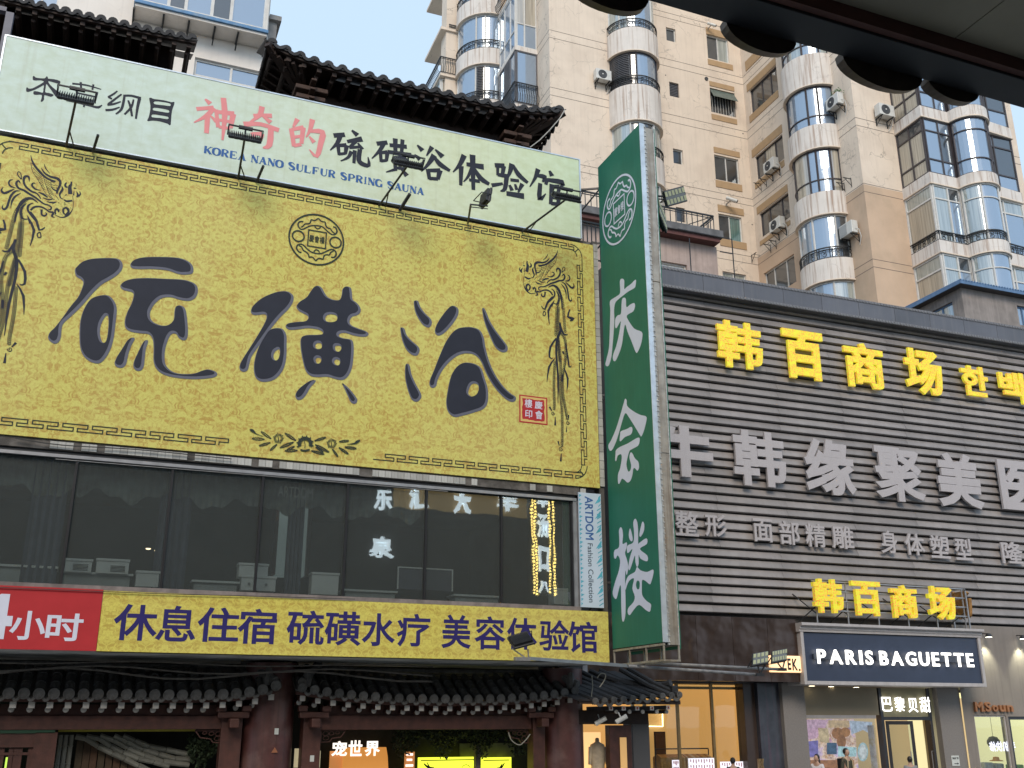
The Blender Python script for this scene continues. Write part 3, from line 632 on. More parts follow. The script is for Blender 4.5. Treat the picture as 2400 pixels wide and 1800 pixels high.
# emblem, in units of its own radius
EMC=A.v('k6',968,848,20); EMR=(A.v('k6',900,140,20)[1]-A.v('k6',1060,1555,20)[1])/2
EM=[[(600,360,45),(545,345,45),(480,370,45),(455,430,45),(470,490,45),(530,560,42),(600,560,40),(680,520,40),(780,475,40),(880,460,40),(1000,465,40),(1120,490,40),(1220,570,40),(1320,660,40),(1400,710,40),(1480,705,45),(1530,650,45),(1530,580,45),(1490,510,45),(1430,500,45)],
[(530,505,32),(590,480,36),(640,415,40)],[(640,415,40),(760,405,40),(800,360,40),(820,290,36)],[(820,290,36),(920,320,36),(1020,255,36)],[(1020,255,36),(1100,340,36),(1210,360,36)],[(1210,360,36),(1220,440,40),(1270,520,40),(1360,545,40)],[(1360,545,36),(1400,620,36),(1480,680,30)],
[(915,480,34),(960,530,34),(1000,550,34),(1050,535,34),(1085,490,34)],
[(550,1205,45),(490,1195,45),(430,1130,45),(415,1060,45),(450,1000,42),(530,975,40),(610,1010,40),(700,1100,40),(800,1180,40),(900,1220,40),(1000,1240,40),(1120,1230,40),(1230,1180,40),(1340,1130,40),(1430,1130,42),(1500,1190,45),(1510,1270,45),(1460,1340,45),(1370,1340,45)],
[(480,1020,32),(550,1050,36),(600,1150,40)],[(600,1150,40),(700,1210,40),(750,1280,40),(755,1340,36)],[(755,1340,36),(860,1340,36),(945,1445,36)],[(945,1445,36),(1030,1370,36),(1155,1400,36)],[(1155,1400,36),(1170,1310,36),(1230,1270,36),(1320,1280,36)],[(1320,1280,36),(1370,1200,36),(1440,1170,30)],
[(890,1190,34),(930,1145,34),(975,1135,34),(1020,1160,34),(1050,1210,34)]]
def n6(x,y):
    p=A.v('k6',x,y,20); return (p[0]-EMC[0])/EMR,(p[1]-EMC[1])/EMR
def emblem(conv, d, plane, sgn, mt, parent, S, lighttxt=None):
    """conv maps emblem units to plane coordinates, S is its radius in metres"""
    ik=Ink(lambda x,y:conv(*n6(x,y)), d, plane, sgn=sgn)
    for s in EM: ik.stroke(s)
    def ring(c,r,wd):
        pts=[conv(c[0]+math.cos(t)*rr,c[1]+math.sin(t)*rr) for rr in (r-wd/2,r+wd/2) for t in [2*math.pi*i/48 for i in range(48)]]
        ik.k+=1
        for i in range(48): ik._emitseg([pts[i],pts[(i+1)%48],pts[48+(i+1)%48],pts[48+i]])
    ring((0,0),1,.062); ring(n6(462,752),.21,.055); ring(n6(1495,930),.21,.055)
    c=[n6(*p) for p in ((730,560),(1255,655),(1235,1115),(705,1035))]
    x0=(c[0][0]+c[3][0])/2; x1=(c[1][0]+c[2][0])/2; z1=c[0][1]; z0=c[3][1]; t=.045
    for r in ((x0,x1,z1-t,z1),(x0,x1,z0,z0+t),(x0,x0+t,z0+t,z1-t),(x1-t,x1,z0+t,z1-t)):
        ik._emitseg([conv(r[0],r[2]),conv(r[1],r[2]),conv(r[1],r[3]),conv(r[0],r[3])])
    w3=(x1-x0-.12)/3; hh=(z1+z0)/2
    for i,ch in enumerate('慶會樓'):
        G=glyph(ch,.01); a=x0+.06+i*w3; ik.k+=1
        dd=d+sgn*ik.step*ik.k
        for x,y,z in G[0]: pass
        ik.mb.add([((p[0],dd-sgn*.002*z,p[1]) if plane=='v' else (dd-sgn*.002*z,p[0],p[1])) for p,z in [(conv(a+w3*.94*x,hh-.14+.28*y),z) for x,y,z in G[0]]], G[1])
    return ik.mb.build('emblem',mt,parent)
emblem(lambda a,b:(EMC[0]+a*EMR,EMC[1]+b*EMR),19.995,'v',-1,M['ink_green'],ys,EMR)
# ------------- meander border
mp0=A.v('k1',750,15,20); mp1=A.v('k1',1230,100,20); PER=mp1[0]-mp0[0]; BH=.135; LW=.021
UNIT=[(0,0),(.84,0),(.84,.5),(.48,.5),(.48,1),(1.32,1),(1.32,.45),(.98,.45),(.98,0)]
def meander(mb, o, du, dv, n, d, per):
    """o origin (u,z) of the outer edge, du unit vector along, dv unit vector to the inside"""
    def P(x,y): return (o[0]+du[0]*x*per+dv[0]*y*BH, o[1]+du[1]*x*per+dv[1]*y*BH)
    for k in range(n):
        pts=[(k+x,y) for x,y in UNIT]
        if k<n-1: pts.append((k+1.0,0))
        for i in range(len(pts)-1):
            (x0,y0),(x1,y1)=pts[i],pts[i+1]
            a=P(min(x0,x1),min(y0,y1)); b=P(max(x0,x1),max(y0,y1)); h=LW/2; dd=d-(.0006 if x0==x1 else 0)
            ua,ub_=sorted((a[0],b[0])); za,zb_=sorted((a[1],b[1]))
            mb.quad((ua-h,dd,za-h),(ub_+h,dd,za-h),(ub_+h,dd,zb_+h),(ua-h,dd,zb_+h))
g=MB(); ZT=mp0[1]; c=A.v('k2',545,60,20)[0]
nT=int((c-(2*uc-c))/PER); per=(c-(2*uc-c)-.3*PER)/nT
meander(g,(2*uc-c,ZT),(1,0),(0,-1),nT,19.994,per)
ZB=A.v('r2',1780,330,20)[1]-.01; aR=A.v('r2',485,205,20)[0]; bR=A.v('r2',1840,330,20)[0]
nB=9; pb=(bR-aR)/(nB+.32)
meander(g,(aR,ZB),(1,0),(0,1),nB,19.994,pb); meander(g,(2*uc-bR,ZB),(1,0),(0,1),nB,19.994,pb)
xo=A.v('k2',610,400,20)[0]; z1_=ZT-.32; z0_=ZB+.32; nV=int((z1_-z0_)/PER); pv=(z1_-z0_)/(nV+.32)
meander(g,(xo,z1_),(0,-1),(-1,0),nV,19.994,pv); meander(g,(2*uc-xo,z1_),(0,-1),(1,0),nV,19.994,pv)
ik=Ink(lambda x,y:(x,y),19.994); 
for sx in (1,-1):
    for zc,sz in ((ZT,-1),(ZB,1)):
        X=uc+sx*(xo-uc)
        for rr,q_ in ((.30,0),(.30-BH,BH)):
            cx,cz=X-sx*.30,zc+sz*.30
            pts=[(cx+sx*math.cos(t)*rr, cz-sz*math.sin(t)*rr, LW) for t in [math.pi/2*i/8 for i in range(9)]]
            ik.stroke(pts,smooth=0)
        ik.stroke([(X-sx*.09,zc+sz*.09,LW),(X-sx*.19,zc+sz*.19,LW)],smooth=0)
g.add(ik.mb.v,ik.mb.f); g.build('meander_border',M['ink_green'],ys)
# ------------- phoenixes: left one from view k1, tail from view k2, mirrored about the emblem axis
BODY=[[(665,215,8),(690,330,40),(760,460,60),(860,580,70),(960,680,60),(1080,750,60),(1200,790,50)],
[(890,490,10),(960,600,50),(1080,680,60),(1230,720,80),(1300,790,70),(1290,880,60),(1240,980,60),(1230,1050,40)],
[(955,405,8),(985,500,30),(1075,615,14)],[(665,380,14),(700,560,14),(800,720,14),(880,860,14),(940,970,14),(1000,1060,12),(1120,1150,14),(1180,1180,14)],
[(940,660,14),(960,780,14),(1010,920,14),(1060,1050,14),(1130,1140,12)],[(1100,780,14),(1110,900,14),(1160,960,40),(1240,1000,40)],
[(1335,885,10),(1350,960,60),(1290,1060,50),(1310,1140,30),(1370,1170,20)],
[(1440,810,30),(1410,850,50),(1420,900,60),(1460,910,40)],[(1540,790,40),(1540,840,50),(1510,900,90),(1510,980,100),(1520,1060,110)],[(1590,930,40),(1650,935,24)],[(1648,830,8),(1640,900,12)],
[(1600,1000,16),(1590,1090,36)],[(1650,1000,12),(1680,1070,50),(1660,1130,36)],[(1720,1000,14),(1735,1060,40),(1690,1110,50)],
[(1380,1180,30),(1450,1215,60),(1560,1200,50)],[(1400,1090,20),(1440,1070,30)],[(1570,1100,14),(1582,1240,14),(1570,1380,14),(1500,1490,40),(1430,1540,44),(1340,1565,30),(1250,1540,20),(1180,1500,20)],
[(1410,1530,60),(1480,1440,60),(1440,1360,60),(1370,1380,50),(1370,1460,50),(1400,1500,20)],[(1250,1440,20),(1270,1430,50),(1230,1380,60),(1190,1420,50),(1200,1490,40)],
[(660,1410,50),(740,1340,60),(860,1330,50),(980,1380,44),(1060,1440,44),(1150,1460,60),(1120,1540,50),(1180,1560,14)],[(900,1390,60),(900,1500,50),(960,1530,50),(1010,1490,40),(980,1460,14)],
[(520,1000,20),(640,1060,60),(760,1130,56),(850,1200,50),(950,1270,44),(1050,1300,40),(1110,1350,40),(1080,1400,40),(1040,1380,14)],
[(440,830,20),(400,770,50),(350,830,60),(400,930,60),(520,980,60),(660,1060,30)],[(630,790,14),(620,690,60),(540,680,70),(510,780,60),(560,900,56),(680,1000,56),(800,1050,40),(880,1160,30)],
[(770,840,14),(720,820,40),(690,870,50),(760,950,50),(880,980,10)],[(280,750,14),(220,760,40),(190,820,44),(230,890,50),(340,930,20)],[(70,910,10),(30,980,50),(90,1040,70),(200,1000,60),(310,950,20)],
[(460,740,26),(380,640,26),(400,575,24),(450,620,24),(462,740,26)],
[(430,990,14),(330,1000,56),(240,1090,60),(190,1220,60),(150,1340,60),(90,1390,60),(50,1350,36),(70,1280,8)],[(450,1040,14),(340,1100,50),(260,1210,50),(230,1370,8)],
[(820,1250,14),(700,1160,64),(580,1160,84),(470,1230,84),(400,1350,70),(350,1500,56),(320,1660,40)],[(570,1260,14),(480,1350,56),(450,1470,56),(490,1590,46),(620,1600,24)],
[(720,1250,14),(620,1300,56),(600,1400,56),(680,1520,60),(780,1640,60),(840,1760,20)],[(590,1520,14),(620,1600,50),(640,1700,30)],
[(830,1020,20),(930,1060,60),(1030,1130,40)],[(930,1140,20),(1060,1180,40),(1150,1160,14)],[(1010,1220,14),(1100,1240,40),(1230,1230,14)],[(1130,1270,14),(1200,1240,24)],[(1190,1080,12),(1230,1130,12),(1270,1190,12)]]
for a_ in [(680,390,940,650),(700,480,900,690),(730,580,920,740),(780,670,930,780),(820,730,940,830),(850,800,950,880),(880,860,970,920),(910,920,980,970),(960,690,1090,770),(960,740,1100,830),(980,790,1100,870),(990,840,1110,920),(1000,890,1110,960),(1020,930,1130,1010),(1040,980,1150,1050),(1060,1030,1170,1090),(1110,790,1180,820),(1110,850,1190,880),(1110,900,1190,930),(1190,860,1250,880),(1200,920,1250,940)]:
    BODY.append([(a_[0],a_[1],10),(a_[2],a_[3],12)])
rr_=random.Random(3)
for i in range(46):
    x=1150+rr_.random()*380; y=1230+rr_.random()*280
    if (x-1340)**2/210**2+(y-1370)**2/170**2<1: BODY.append([(x,y,12),(x+12,y+8,12)])
TAIL=[[(450,580,12),(455,640,16),(430,700,16),(425,800,14),(437,950,14),(437,1140,4)],[(455,600,8),(475,660,14),(505,665,6)],[(425,690,10),(385,750,14),(378,820,12),(400,830,5)],[(415,830,4),(375,890,14),(360,995,3)],
[(490,720,6),(505,820,12),(515,890,10),(530,880,5)],[(480,900,6),(505,970,14),(498,1060,3)],[(405,440,8),(370,500,14),(378,595,3)],[(320,465,5),(345,490,12),(365,440,12),(400,400,8)],[(340,500,6),(352,515,6),(345,535,6),(332,525,6),(340,500,6)],
[(520,490,8),(505,540,14),(545,555,22),(520,570,6)],[(418,1235,4),(418,1295,14)],[(378,1165,14),(395,1195,5)],[(498,1300,3),(495,1342,8)],[(510,1222,10),(512,1250,5)],[(460,1490,5),(456,1545,14)],[(438,1405,12),(446,1436,5)],
[(470,780,14),(478,800,10)],[(470,940,12),(465,990,12)]]
for c_,r_ in (((402,1210),13),((505,1276),13),((455,1457),15)):
    TAIL.append([(c_[0]+math.cos(t*.7)*r_*(1-t/14),c_[1]+math.sin(t*.7)*r_*1.2*(1-t/14),4) for t in range(13)])
BRAID=[[(425,335),(465,420),(478,540),(487,650)],[(445,420),(430,480),(425,560),(420,680)],[(440,700),(455,860),(452,1050),(465,1200),(466,1400),(462,1450)],[(415,850),(408,1000),(412,1140),(408,1195)],[(470,1080),(488,1180),(505,1262)],[(450,650),(485,700),(490,820),(468,960),(470,1080)],[(440,480),(436,640),(440,760),(450,860)]]
for br in BRAID:
    pts=cat(br,8,False); acc=[pts[0]]
    for p in pts[1:]:
        while math.hypot(p[0]-acc[-1][0],p[1]-acc[-1][1])>=12:
            q=acc[-1]; L=math.hypot(p[0]-q[0],p[1]-q[1]); acc.append((q[0]+(p[0]-q[0])*12/L,q[1]+(p[1]-q[1])*12/L))
    for s_ in (-8,8): TAIL.append([(x+s_,y,1.7) for x,y in acc])
    TAIL.append([(x,y,1.2) for x,y in acc])
    for x,y in acc: TAIL.append([(x-8,y-8,2.6),(x,y+3,3.0)]); TAIL.append([(x+8,y-8,2.6),(x,y+3,3.0)])
for left in (True,False):
    mir=lambda p: (2*uc-p[0],p[1])
    cb=(lambda x,y:A.v('k1',x,y,20)) if left else (lambda x,y:mir(A.v('k1',x,y,20)))
    ct=(lambda x,y:mir(A.v('k2',x,y,20))) if left else (lambda x,y:A.v('k2',x,y,20))
    # the tail joins the body of its own bird: same mirrored place
    i1=Ink(cb,19.996,step=.00003)
    for s in BODY: i1.stroke(s,.86)
    i2=Ink(ct,19.9935,step=.000012)
    for s in TAIL: i2.stroke(s, smooth=2)
    i1.mb.add(i2.mb.v,i2.mb.f); i1.mb.build('phoenix_print',M['ink'],ys,label='printed phoenix at the %s edge of the gold board'%('left' if left else 'right'))
# ------------- flower spray
ik=Ink(lambda x,y:A.v('k5',x,y,20),19.995,step=.00004)
def leaf(x0,y0,x1,y1,wd):
    dx,dy=x1-x0,y1-y0; L=math.hypot(dx,dy); dx/=L; dy/=L; n=int(L/24)
    for i in range(n):
        t=(i+.7)/n*L; h=wd*math.sin(math.pi*min(.98,(i+.9)/(n+.6)))**.7
        for s in (1,-1):
            bx,by=x0+dx*t,y0+dy*t; ex,ey=bx+dx*34-dy*s*h,by+dy*34+dx*s*h
            ik.stroke([(bx-dy*s*5,by+dx*s*5,13),((bx+ex)/2,(by+ey)/2,15),(ex,ey,5)])
for a_ in [(570,370,400,245,30),(460,370,245,355,36),(560,420,370,475,30),(670,440,555,545,26),(1000,400,815,275,34),(960,410,730,505,34),(1030,560,815,565,32),(980,480,850,540,24),(1290,400,1480,340,28),(1300,450,1535,580,32),(1230,560,1450,620,30),(1310,490,1440,580,20),(1710,410,1875,395,26),(1810,500,2005,525,32),(1710,500,1870,610,30),(1600,520,1695,650,24)]: leaf(*a_)
for cx,cy,r,tilt in ((680,350,95,0),(1600,440,92,0),(1140,450,150,0)):
    n=22 if r<120 else 30
    for i in range(n):
        t=math.radians(-200+i*220/(n-1)) if r>120 else 2*math.pi*i/n
        sc=.86 if i%4 else 1.0
        ik.stroke([(cx+math.cos(t)*r*.42,cy+math.sin(t)*r*.42,5),(cx+math.cos(t)*r*sc,cy+math.sin(t)*r*sc,r*.17)])
    ik.stroke([(cx-r*.1,cy-r*.4,10),(cx,cy+r*.1,14),(cx-r*.05,cy+r*.5,10)])
ik.stroke([(1060,550,30),(1140,565,34),(1220,545,30)])
for p in ([(185,200,20),(225,215,50),(270,250,30),(300,275,14),(420,320,8)],[(2090,385,20),(2040,410,48),(1990,440,26),(1870,455,8)]): ik.stroke(p)
ik.mb.build('flower_print',M['ink_green'],ys)
# ------------- red seal
se=thing('seal_dummy',None,None) if False else None
a_=A.v('k2',168,1080,20); b_=A.v('k2',365,1290,20); x0,x1,z0,z1=a_[0],b_[0],A.v('k2',168,1272,20)[1],a_[1]
g=MB(); g.quad((x0,19.9955,z0),(x1,19.9955,z0),(x1,19.9955,z1),(x0,19.9955,z1)); f_=g.build('seal_border',M['red_vinyl'],ys)
g=MB(); e=.03; g.quad((x0+e,19.994,z0+e),(x1-e,19.994,z0+e),(x1-e,19.994,z1-e),(x0+e,19.994,z1-e)); g.build('seal_ground',mat('seal_gold',(.65,.45,.14),.5,.05),f_)
pts=[]; rr_=random.Random(5); e=.075
for (ax,az),(bx,bz) in (((x0+e,z0+e),(x1-e,z0+e)),((x1-e,z0+e),(x1-e,z1-e)),((x1-e,z1-e),(x0+e,z1-e)),((x0+e,z1-e),(x0+e,z0+e))):
    for i in range(9): pts.append((ax+(bx-ax)*i/9+rr_.uniform(-.012,.012),az+(bz-az)*i/9+rr_.uniform(-.012,.012)))
g=MB(); put_shape(g,shape([pts]),19.9925); g.build('seal_field',M['red_vinyl'],f_)
g=MB()
for ch,bx in (('樓',(205,1110,258,1175)),('慶',(275,1125,330,1185)),('印',(208,1185,258,1245)),('會',(278,1190,332,1255))):
    p=A.v('k2',bx[0],bx[1],20); q=A.v('k2',bx[2],bx[3],20); put(g,glyph(ch,.012),p[0],q[0],q[1],p[1],19.991)
g.build('seal_lettering',M['white_vinyl'],f_)
# ------------- strip sign lettering
g=MB()
for ch,q,bx in [('休','r1',(750,1145,1010,1390)),('息','r1',(1025,1155,1262,1395)),('住','r1',(1290,1165,1540,1400)),('宿','r1',(1550,1175,1785,1412)),('硫','r1',(1865,1185,2095,1418)),('磺','r2',(175,1192,400,1422)),('水','r2',(415,1205,622,1425)),('疗','r2',(640,1208,850,1430)),('美','r2',(928,1215,1115,1440)),('容','r2',(1140,1225,1340,1448)),('体','r2',(1350,1235,1545,1448)),('验','r2',(1558,1248,1755,1455)),('馆','r2',(1745,1258,1938,1468))]:
    p=A.v(q,bx[0],bx[1],20); r_=A.v(q,bx[2],bx[3],20); put(g,glyph(ch,.018),p[0],r_[0],r_[1],p[1],19.996)
g.build('lettering',M['ink_navy'],ss)
g=MB()
for ch,bx,of in [('小',(78,1190,285,1385),.02),('时',(312,1205,525,1392),.02),('4',(-190,1075,62,1378),.045),('2',(-430,1070,-215,1375),.045)]:
    p=A.v('r1',bx[0],bx[1],19.99); r_=A.v('r1',bx[2],bx[3],19.99); put(g,glyph(ch,of),p[0],r_[0],r_[1],p[1],19.986)
g.build('lettering',M['white_vinyl'],rs)
# ------------- white signboard lettering
ik=Ink(lambda x,y:A.v('k7',x,y,20),19.997,step=.00006)
ik.loop([[(205,160),(225,158),(240,175),(300,185),(360,185),(385,158),(400,175),(405,190),(480,198),(558,222),(552,258),(510,250),(440,230),(405,225),(420,260),(470,310),(530,355),(600,400),(622,420),(600,440),(570,458),(530,450),(490,410),(450,350),(405,290),(380,260),(372,300),(365,365),(410,375),(470,395),(465,415),(430,425),(355,405),(350,460),(325,490),(305,485),(315,450),(320,402),(260,400),(215,395),(213,360),(240,352),(300,365),(335,370),(342,320),(348,275),(300,300),(230,335),(150,362),(120,355),(118,320),(130,300),(150,318),(200,315),(270,280),(330,245),(345,225),(300,212),(240,215),(205,205)]],smooth=2)
ik.loop([[(1715,440),(1740,440),(1780,455),(1900,470),(2000,495),(2035,490),(2038,520),(2010,600),(1998,700),(1992,780),(1975,795),(1950,775),(1850,745),(1760,735),(1700,742),(1688,728),(1705,690),(1722,620),(1728,540),(1715,470)],[(1785,485),(1900,495),(1985,515),(1982,545),(1900,535),(1780,520)],[(1775,568),(1880,580),(1965,600),(1962,632),(1880,620),(1765,600)],[(1755,655),(1850,665),(1955,685),(1950,715),(1850,700),(1748,690)]],smooth=2)
for s in [[(715,255,30),(900,275,26),(1090,330,16)],[(825,235,30),(830,320,26)],[(990,265,28),(975,335,24)],[(745,320,30),(900,340,26),(1050,378,30)],[(760,320,30),(775,380,26),(765,455,24)],[(1035,375,34),(1010,475,30)],[(780,375,26),(1010,425,26)],[(775,435,26),(1000,478,26)],[(640,470,30),(800,505,28),(960,545,30),(1050,562,40),(1102,532,12)],[(880,480,26),(865,560,24)],
 [(1300,350,20),(1250,390,28),(1180,430,28)],[(1180,430,26),(1230,452,30)],[(1355,392,24),(1290,440,28),(1185,520,34)],[(1170,530,32),(1250,520,32),(1345,488,20)],[(1145,598,36),(1240,592,34),(1330,560,20)],[(1392,400,30),(1382,480,34),(1350,590,34),(1280,650,22)],[(1380,412,34),(1480,412,34),(1605,445,40)],[(1588,445,44),(1562,560,36),(1540,712,26)],[(1440,472,26),(1470,560,32),(1490,680,28)],[(1510,460,22),(1480,560,32),(1392,655,26)]]: ik.stroke(s)
ik2=Ink(lambda x,y:A.v('k8',x,y,20),19.995,step=.00005); ik3=Ink(lambda x,y:A.v('k8',x,y,20),19.995,step=.00005)
PINK=[[(100,55,10),(130,82,26)],[(50,112,22),(100,108,20),(150,105,24)],[(150,105,24),(110,150,22),(36,190,6)],[(115,140,26),(108,252,22)],[(130,150,8),(165,185,20)],[(163,115,18),(175,218,20)],[(165,128,20),(268,140,26)],[(262,140,28),(246,222,20)],[(175,175,16),(250,186,16)],[(178,215,16),(245,224,16)],[(205,48,26),(213,150,26),(200,292,10)],
[(378,150,18),(430,148,18),(485,152,24)],[(428,98,26),(412,150,22),(350,192,6)],[(430,150,12),(478,190,24)],[(322,200,28),(420,200,22),(525,235,24)],[(480,215,26),(470,320,28),(432,335,8)],[(370,248,18),(385,295,16)],[(370,255,18),(430,255,20)],[(428,255,22),(418,295,16)],[(385,290,14),(418,290,14)],
[(632,170,24),(608,215,10)],[(596,225,22),(612,328,20)],[(600,230,18),(668,218,22)],[(665,218,24),(655,312,18)],[(610,275,16),(658,268,16)],[(610,324,18),(655,316,18)],[(718,172,26),(705,230,18),(682,275,6)],[(705,240,16),(775,246,28),(766,310,26),(742,385,20),(700,345,5)],[(700,270,8),(728,305,22)]]
DARK=[[(840,265,22),(905,260,22)],[(878,268,22),(860,310,18),(820,350,5)],[(865,318,18),(872,378,14)],[(865,322,16),(915,320,20)],[(915,320,22),(908,372,14)],[(868,372,14),(908,368,14)],[(945,235,10),(978,264,24)],[(918,300,16),(1005,285,26)],[(968,298,18),(930,335,12)],[(930,335,14),(995,330,14)],[(980,308,8),(1005,345,20)],[(942,355,18),(925,390,14),(880,412,5)],[(962,350,18),(957,425,14)],[(992,345,20),(985,405,22),(1008,430,22),(1043,435,18),(1038,388,4)],
[(1088,312,20),(1150,305,20)],[(1128,312,20),(1105,352,16),(1060,398,5)],[(1110,360,16),(1114,418,14)],[(1110,364,14),(1150,360,18)],[(1150,360,20),(1144,412,14)],[(1112,412,14),(1145,408,14)],[(1162,320,18),(1262,330,20)],[(1195,282,22),(1196,352,18)],[(1237,288,18),(1232,358,16)],[(1150,358,18),(1288,380,24)],[(1190,385,18),(1196,455,16)],[(1190,390,14),(1258,396,16)],[(1258,394,20),(1247,458,16)],[(1195,420,12),(1248,427,12)],[(1195,450,14),(1247,457,14)],[(1222,360,14),(1222,452,14)],[(1203,458,16),(1142,476,5)],[(1232,460,10),(1262,497,24)],
[(1322,320,8),(1352,352,24)],[(1305,375,8),(1338,402,24)],[(1328,458,24),(1348,430,14),(1362,405,4)],[(1407,330,22),(1375,382,6)],[(1425,345,8),(1468,388,26)],[(1420,378,26),(1385,430,16),(1345,472,5)],[(1420,388,12),(1452,430,24),(1510,468,14)],[(1383,458,20),(1392,518,16)],[(1385,466,16),(1455,466,20)],[(1453,464,24),(1440,518,16)],[(1390,512,16),(1440,515,16)],
[(1592,378,24),(1568,430,18),(1528,476,5)],[(1575,440,22),(1572,552,14)],[(1605,430,18),(1705,446,26)],[(1640,376,26),(1645,578,16)],[(1640,440,16),(1615,500,12),(1588,532,5)],[(1647,450,12),(1685,510,24),(1736,545,16)],[(1620,520,14),(1682,529,16)],
[(1768,436,20),(1825,440,22)],[(1820,440,20),(1812,492,16)],[(1785,450,14),(1785,495,12)],[(1785,490,16),(1842,500,20)],[(1837,500,20),(1826,572,18),(1800,585,5)],[(1750,552,18),(1815,542,12)],[(1867,428,24),(1853,482,16),(1825,532,5)],[(1875,438,12),(1905,490,22),(1958,537,14)],[(1858,520,14),(1908,526,14)],[(1853,550,12),(1868,582,18)],[(1885,545,10),(1895,578,16)],[(1927,543,20),(1903,592,8)],[(1835,598,20),(1937,615,26)],
[(2018,458,22),(2000,510,14),(1970,560,5)],[(2010,495,14),(2057,505,22),(2043,532,8)],[(2030,540,18),(2026,632,20),(2062,600,4)],[(2083,468,10),(2098,498,22)],[(2070,512,18),(2062,548,14)],[(2070,520,16),(2158,536,24),(2145,562,6)],[(2095,545,18),(2090,662,16)],[(2095,557,14),(2142,562,20)],[(2140,560,18),(2132,602,14)],[(2095,598,14),(2132,602,14)],[(2095,620,14),(2142,626,18)],[(2138,625,20),(2130,662,14)],[(2092,656,16),(2130,660,16)]]
for s in PINK: ik2.stroke(s,1.22)
for s in DARK: ik3.stroke(s,1.28)
ik.mb.add(ik3.mb.v,ik3.mb.f); ik.mb.build('lettering',M['ink'],ws); ik2.mb.build('red_lettering',M['ink_pink'],ws)
# serif capitals, thick and thin strokes in a unit box
T,N=.3,.11
def ser(x,y,wd=.26): return [(x-wd/2,y,-1),(x+wd/2,y,-1)]
SER={'K':[[(.2,0,T),(.2,1,T)],[(.85,1,N),(.28,.42,N)],[(.42,.58,T),(.85,0,T)],ser(.2,0),ser(.2,1),ser(.85,0),ser(.85,1)],
'O':[[(.5,1,N),(.15,.8,T),(.1,.5,T*1.1),(.15,.2,T),(.5,0,N),(.85,.2,T),(.9,.5,T*1.1),(.85,.8,T),(.5,1,N)]],
'R':[[(.2,0,T),(.2,1,T)],[(.2,1,N),(.6,.98,N),(.8,.76,T),(.6,.54,N),(.2,.52,N)],[(.5,.5,T),(.75,.1,T),(.95,.02,N)],ser(.2,0),ser(.15,1)],
'E':[[(.2,0,T),(.2,1,T)],[(.1,.97,N),(.85,.97,N),(.87,.78,N*.6)],[(.2,.5,N),(.6,.5,N)],[(.6,.4,N),(.6,.62,N)],[(.1,.03,N),(.85,.03,N),(.9,.26,N*.6)]],
'A':[[(.12,0,N),(.5,1,N)],[(.48,.98,T),(.82,0,T)],[(.25,.33,N),(.7,.33,N)],ser(.12,0),ser(.82,0,.3)],
'N':[[(.18,0,N),(.18,1,N)],[(.18,1,T),(.85,0,T)],[(.85,0,N),(.85,1,N)],ser(.18,0),ser(.12,1,.2),ser(.85,1)],
'S':[[(.85,.78,N),(.6,.99,N),(.25,.9,T),(.2,.7,T),(.5,.52,T),(.8,.35,T),(.75,.1,T),(.45,0,N),(.15,.22,N)]],
'U':[[(.2,1,T),(.2,.3,T),(.35,.05,N),(.6,.02,N),(.82,.25,N),(.82,1,N)],ser(.2,1),ser(.82,1)],
'L':[[(.2,0,T),(.2,1,T)],[(.1,.03,N),(.82,.03,N),(.87,.28,N*.6)],ser(.2,1)],
'F':[[(.2,0,T),(.2,1,T)],[(.1,.97,N),(.82,.97,N),(.85,.76,N*.6)],[(.2,.5,N),(.6,.5,N)],[(.6,.4,N),(.6,.62,N)],ser(.2,0)],
'P':[[(.2,0,T),(.2,1,T)],[(.2,1,N),(.62,.98,N),(.84,.74,T),(.62,.48,N),(.2,.47,N)],ser(.2,0)],
'I':[[(.5,0,T*1.2),(.5,1,T*1.2)],ser(.5,0,.5),ser(.5,1,.5)],
'G':[[(.85,.78,N),(.6,.99,N),(.2,.85,T),(.1,.5,T*1.1),(.2,.15,T),(.55,0,N),(.8,.12,N)],[(.82,.05,T),(.82,.42,T)],ser(.8,.43)]}
def serif_text(txt,a,b,z0,z1,d,mt,parent,wid=None):
    wd={'I':.55,' ':.5,'.':.4}; tot=sum(wd.get(c,1.0) for c in txt); cw=(b-a)/tot; x=a; h=z1-z0
    ik=Ink(lambda p,q:(p,q),d,step=.00005)
    for c in txt:
        w_=cw*wd.get(c,1.0)
        for s in SER.get(c,[]):
            if s[0][2]==-1: pts=[(x+w_*p,z0+h*(.03 if q<.5 else (.97 if q>.5 else q)),.07*h) for p,q,_ in s]
            else: pts=[(x+w_*p*.94,z0+h*q,t*w_*.95 if t>.1 else t*w_) for p,q,t in s]
            ik.stroke(pts,smooth=3 if c in 'OSUGPR' and len(pts)>3 else 0)
        x+=w_
    o_=ik.mb.build('small_lettering',mt,parent); o_['kind']='stuff'; return o_
p0=A.v('k8',95,322,20); p1=A.v('k8',95,362,20); p2=A.v('k8',1362,612,20); p3=A.v('k8',1362,575,20)
serif_text('KOREA NANO SULFUR SPRING SAUNA',p0[0],p2[0],(p1[1]+p2[1])/2,(p0[1]+p3[1])/2+.01,19.996,M['ink_blue'],ws)
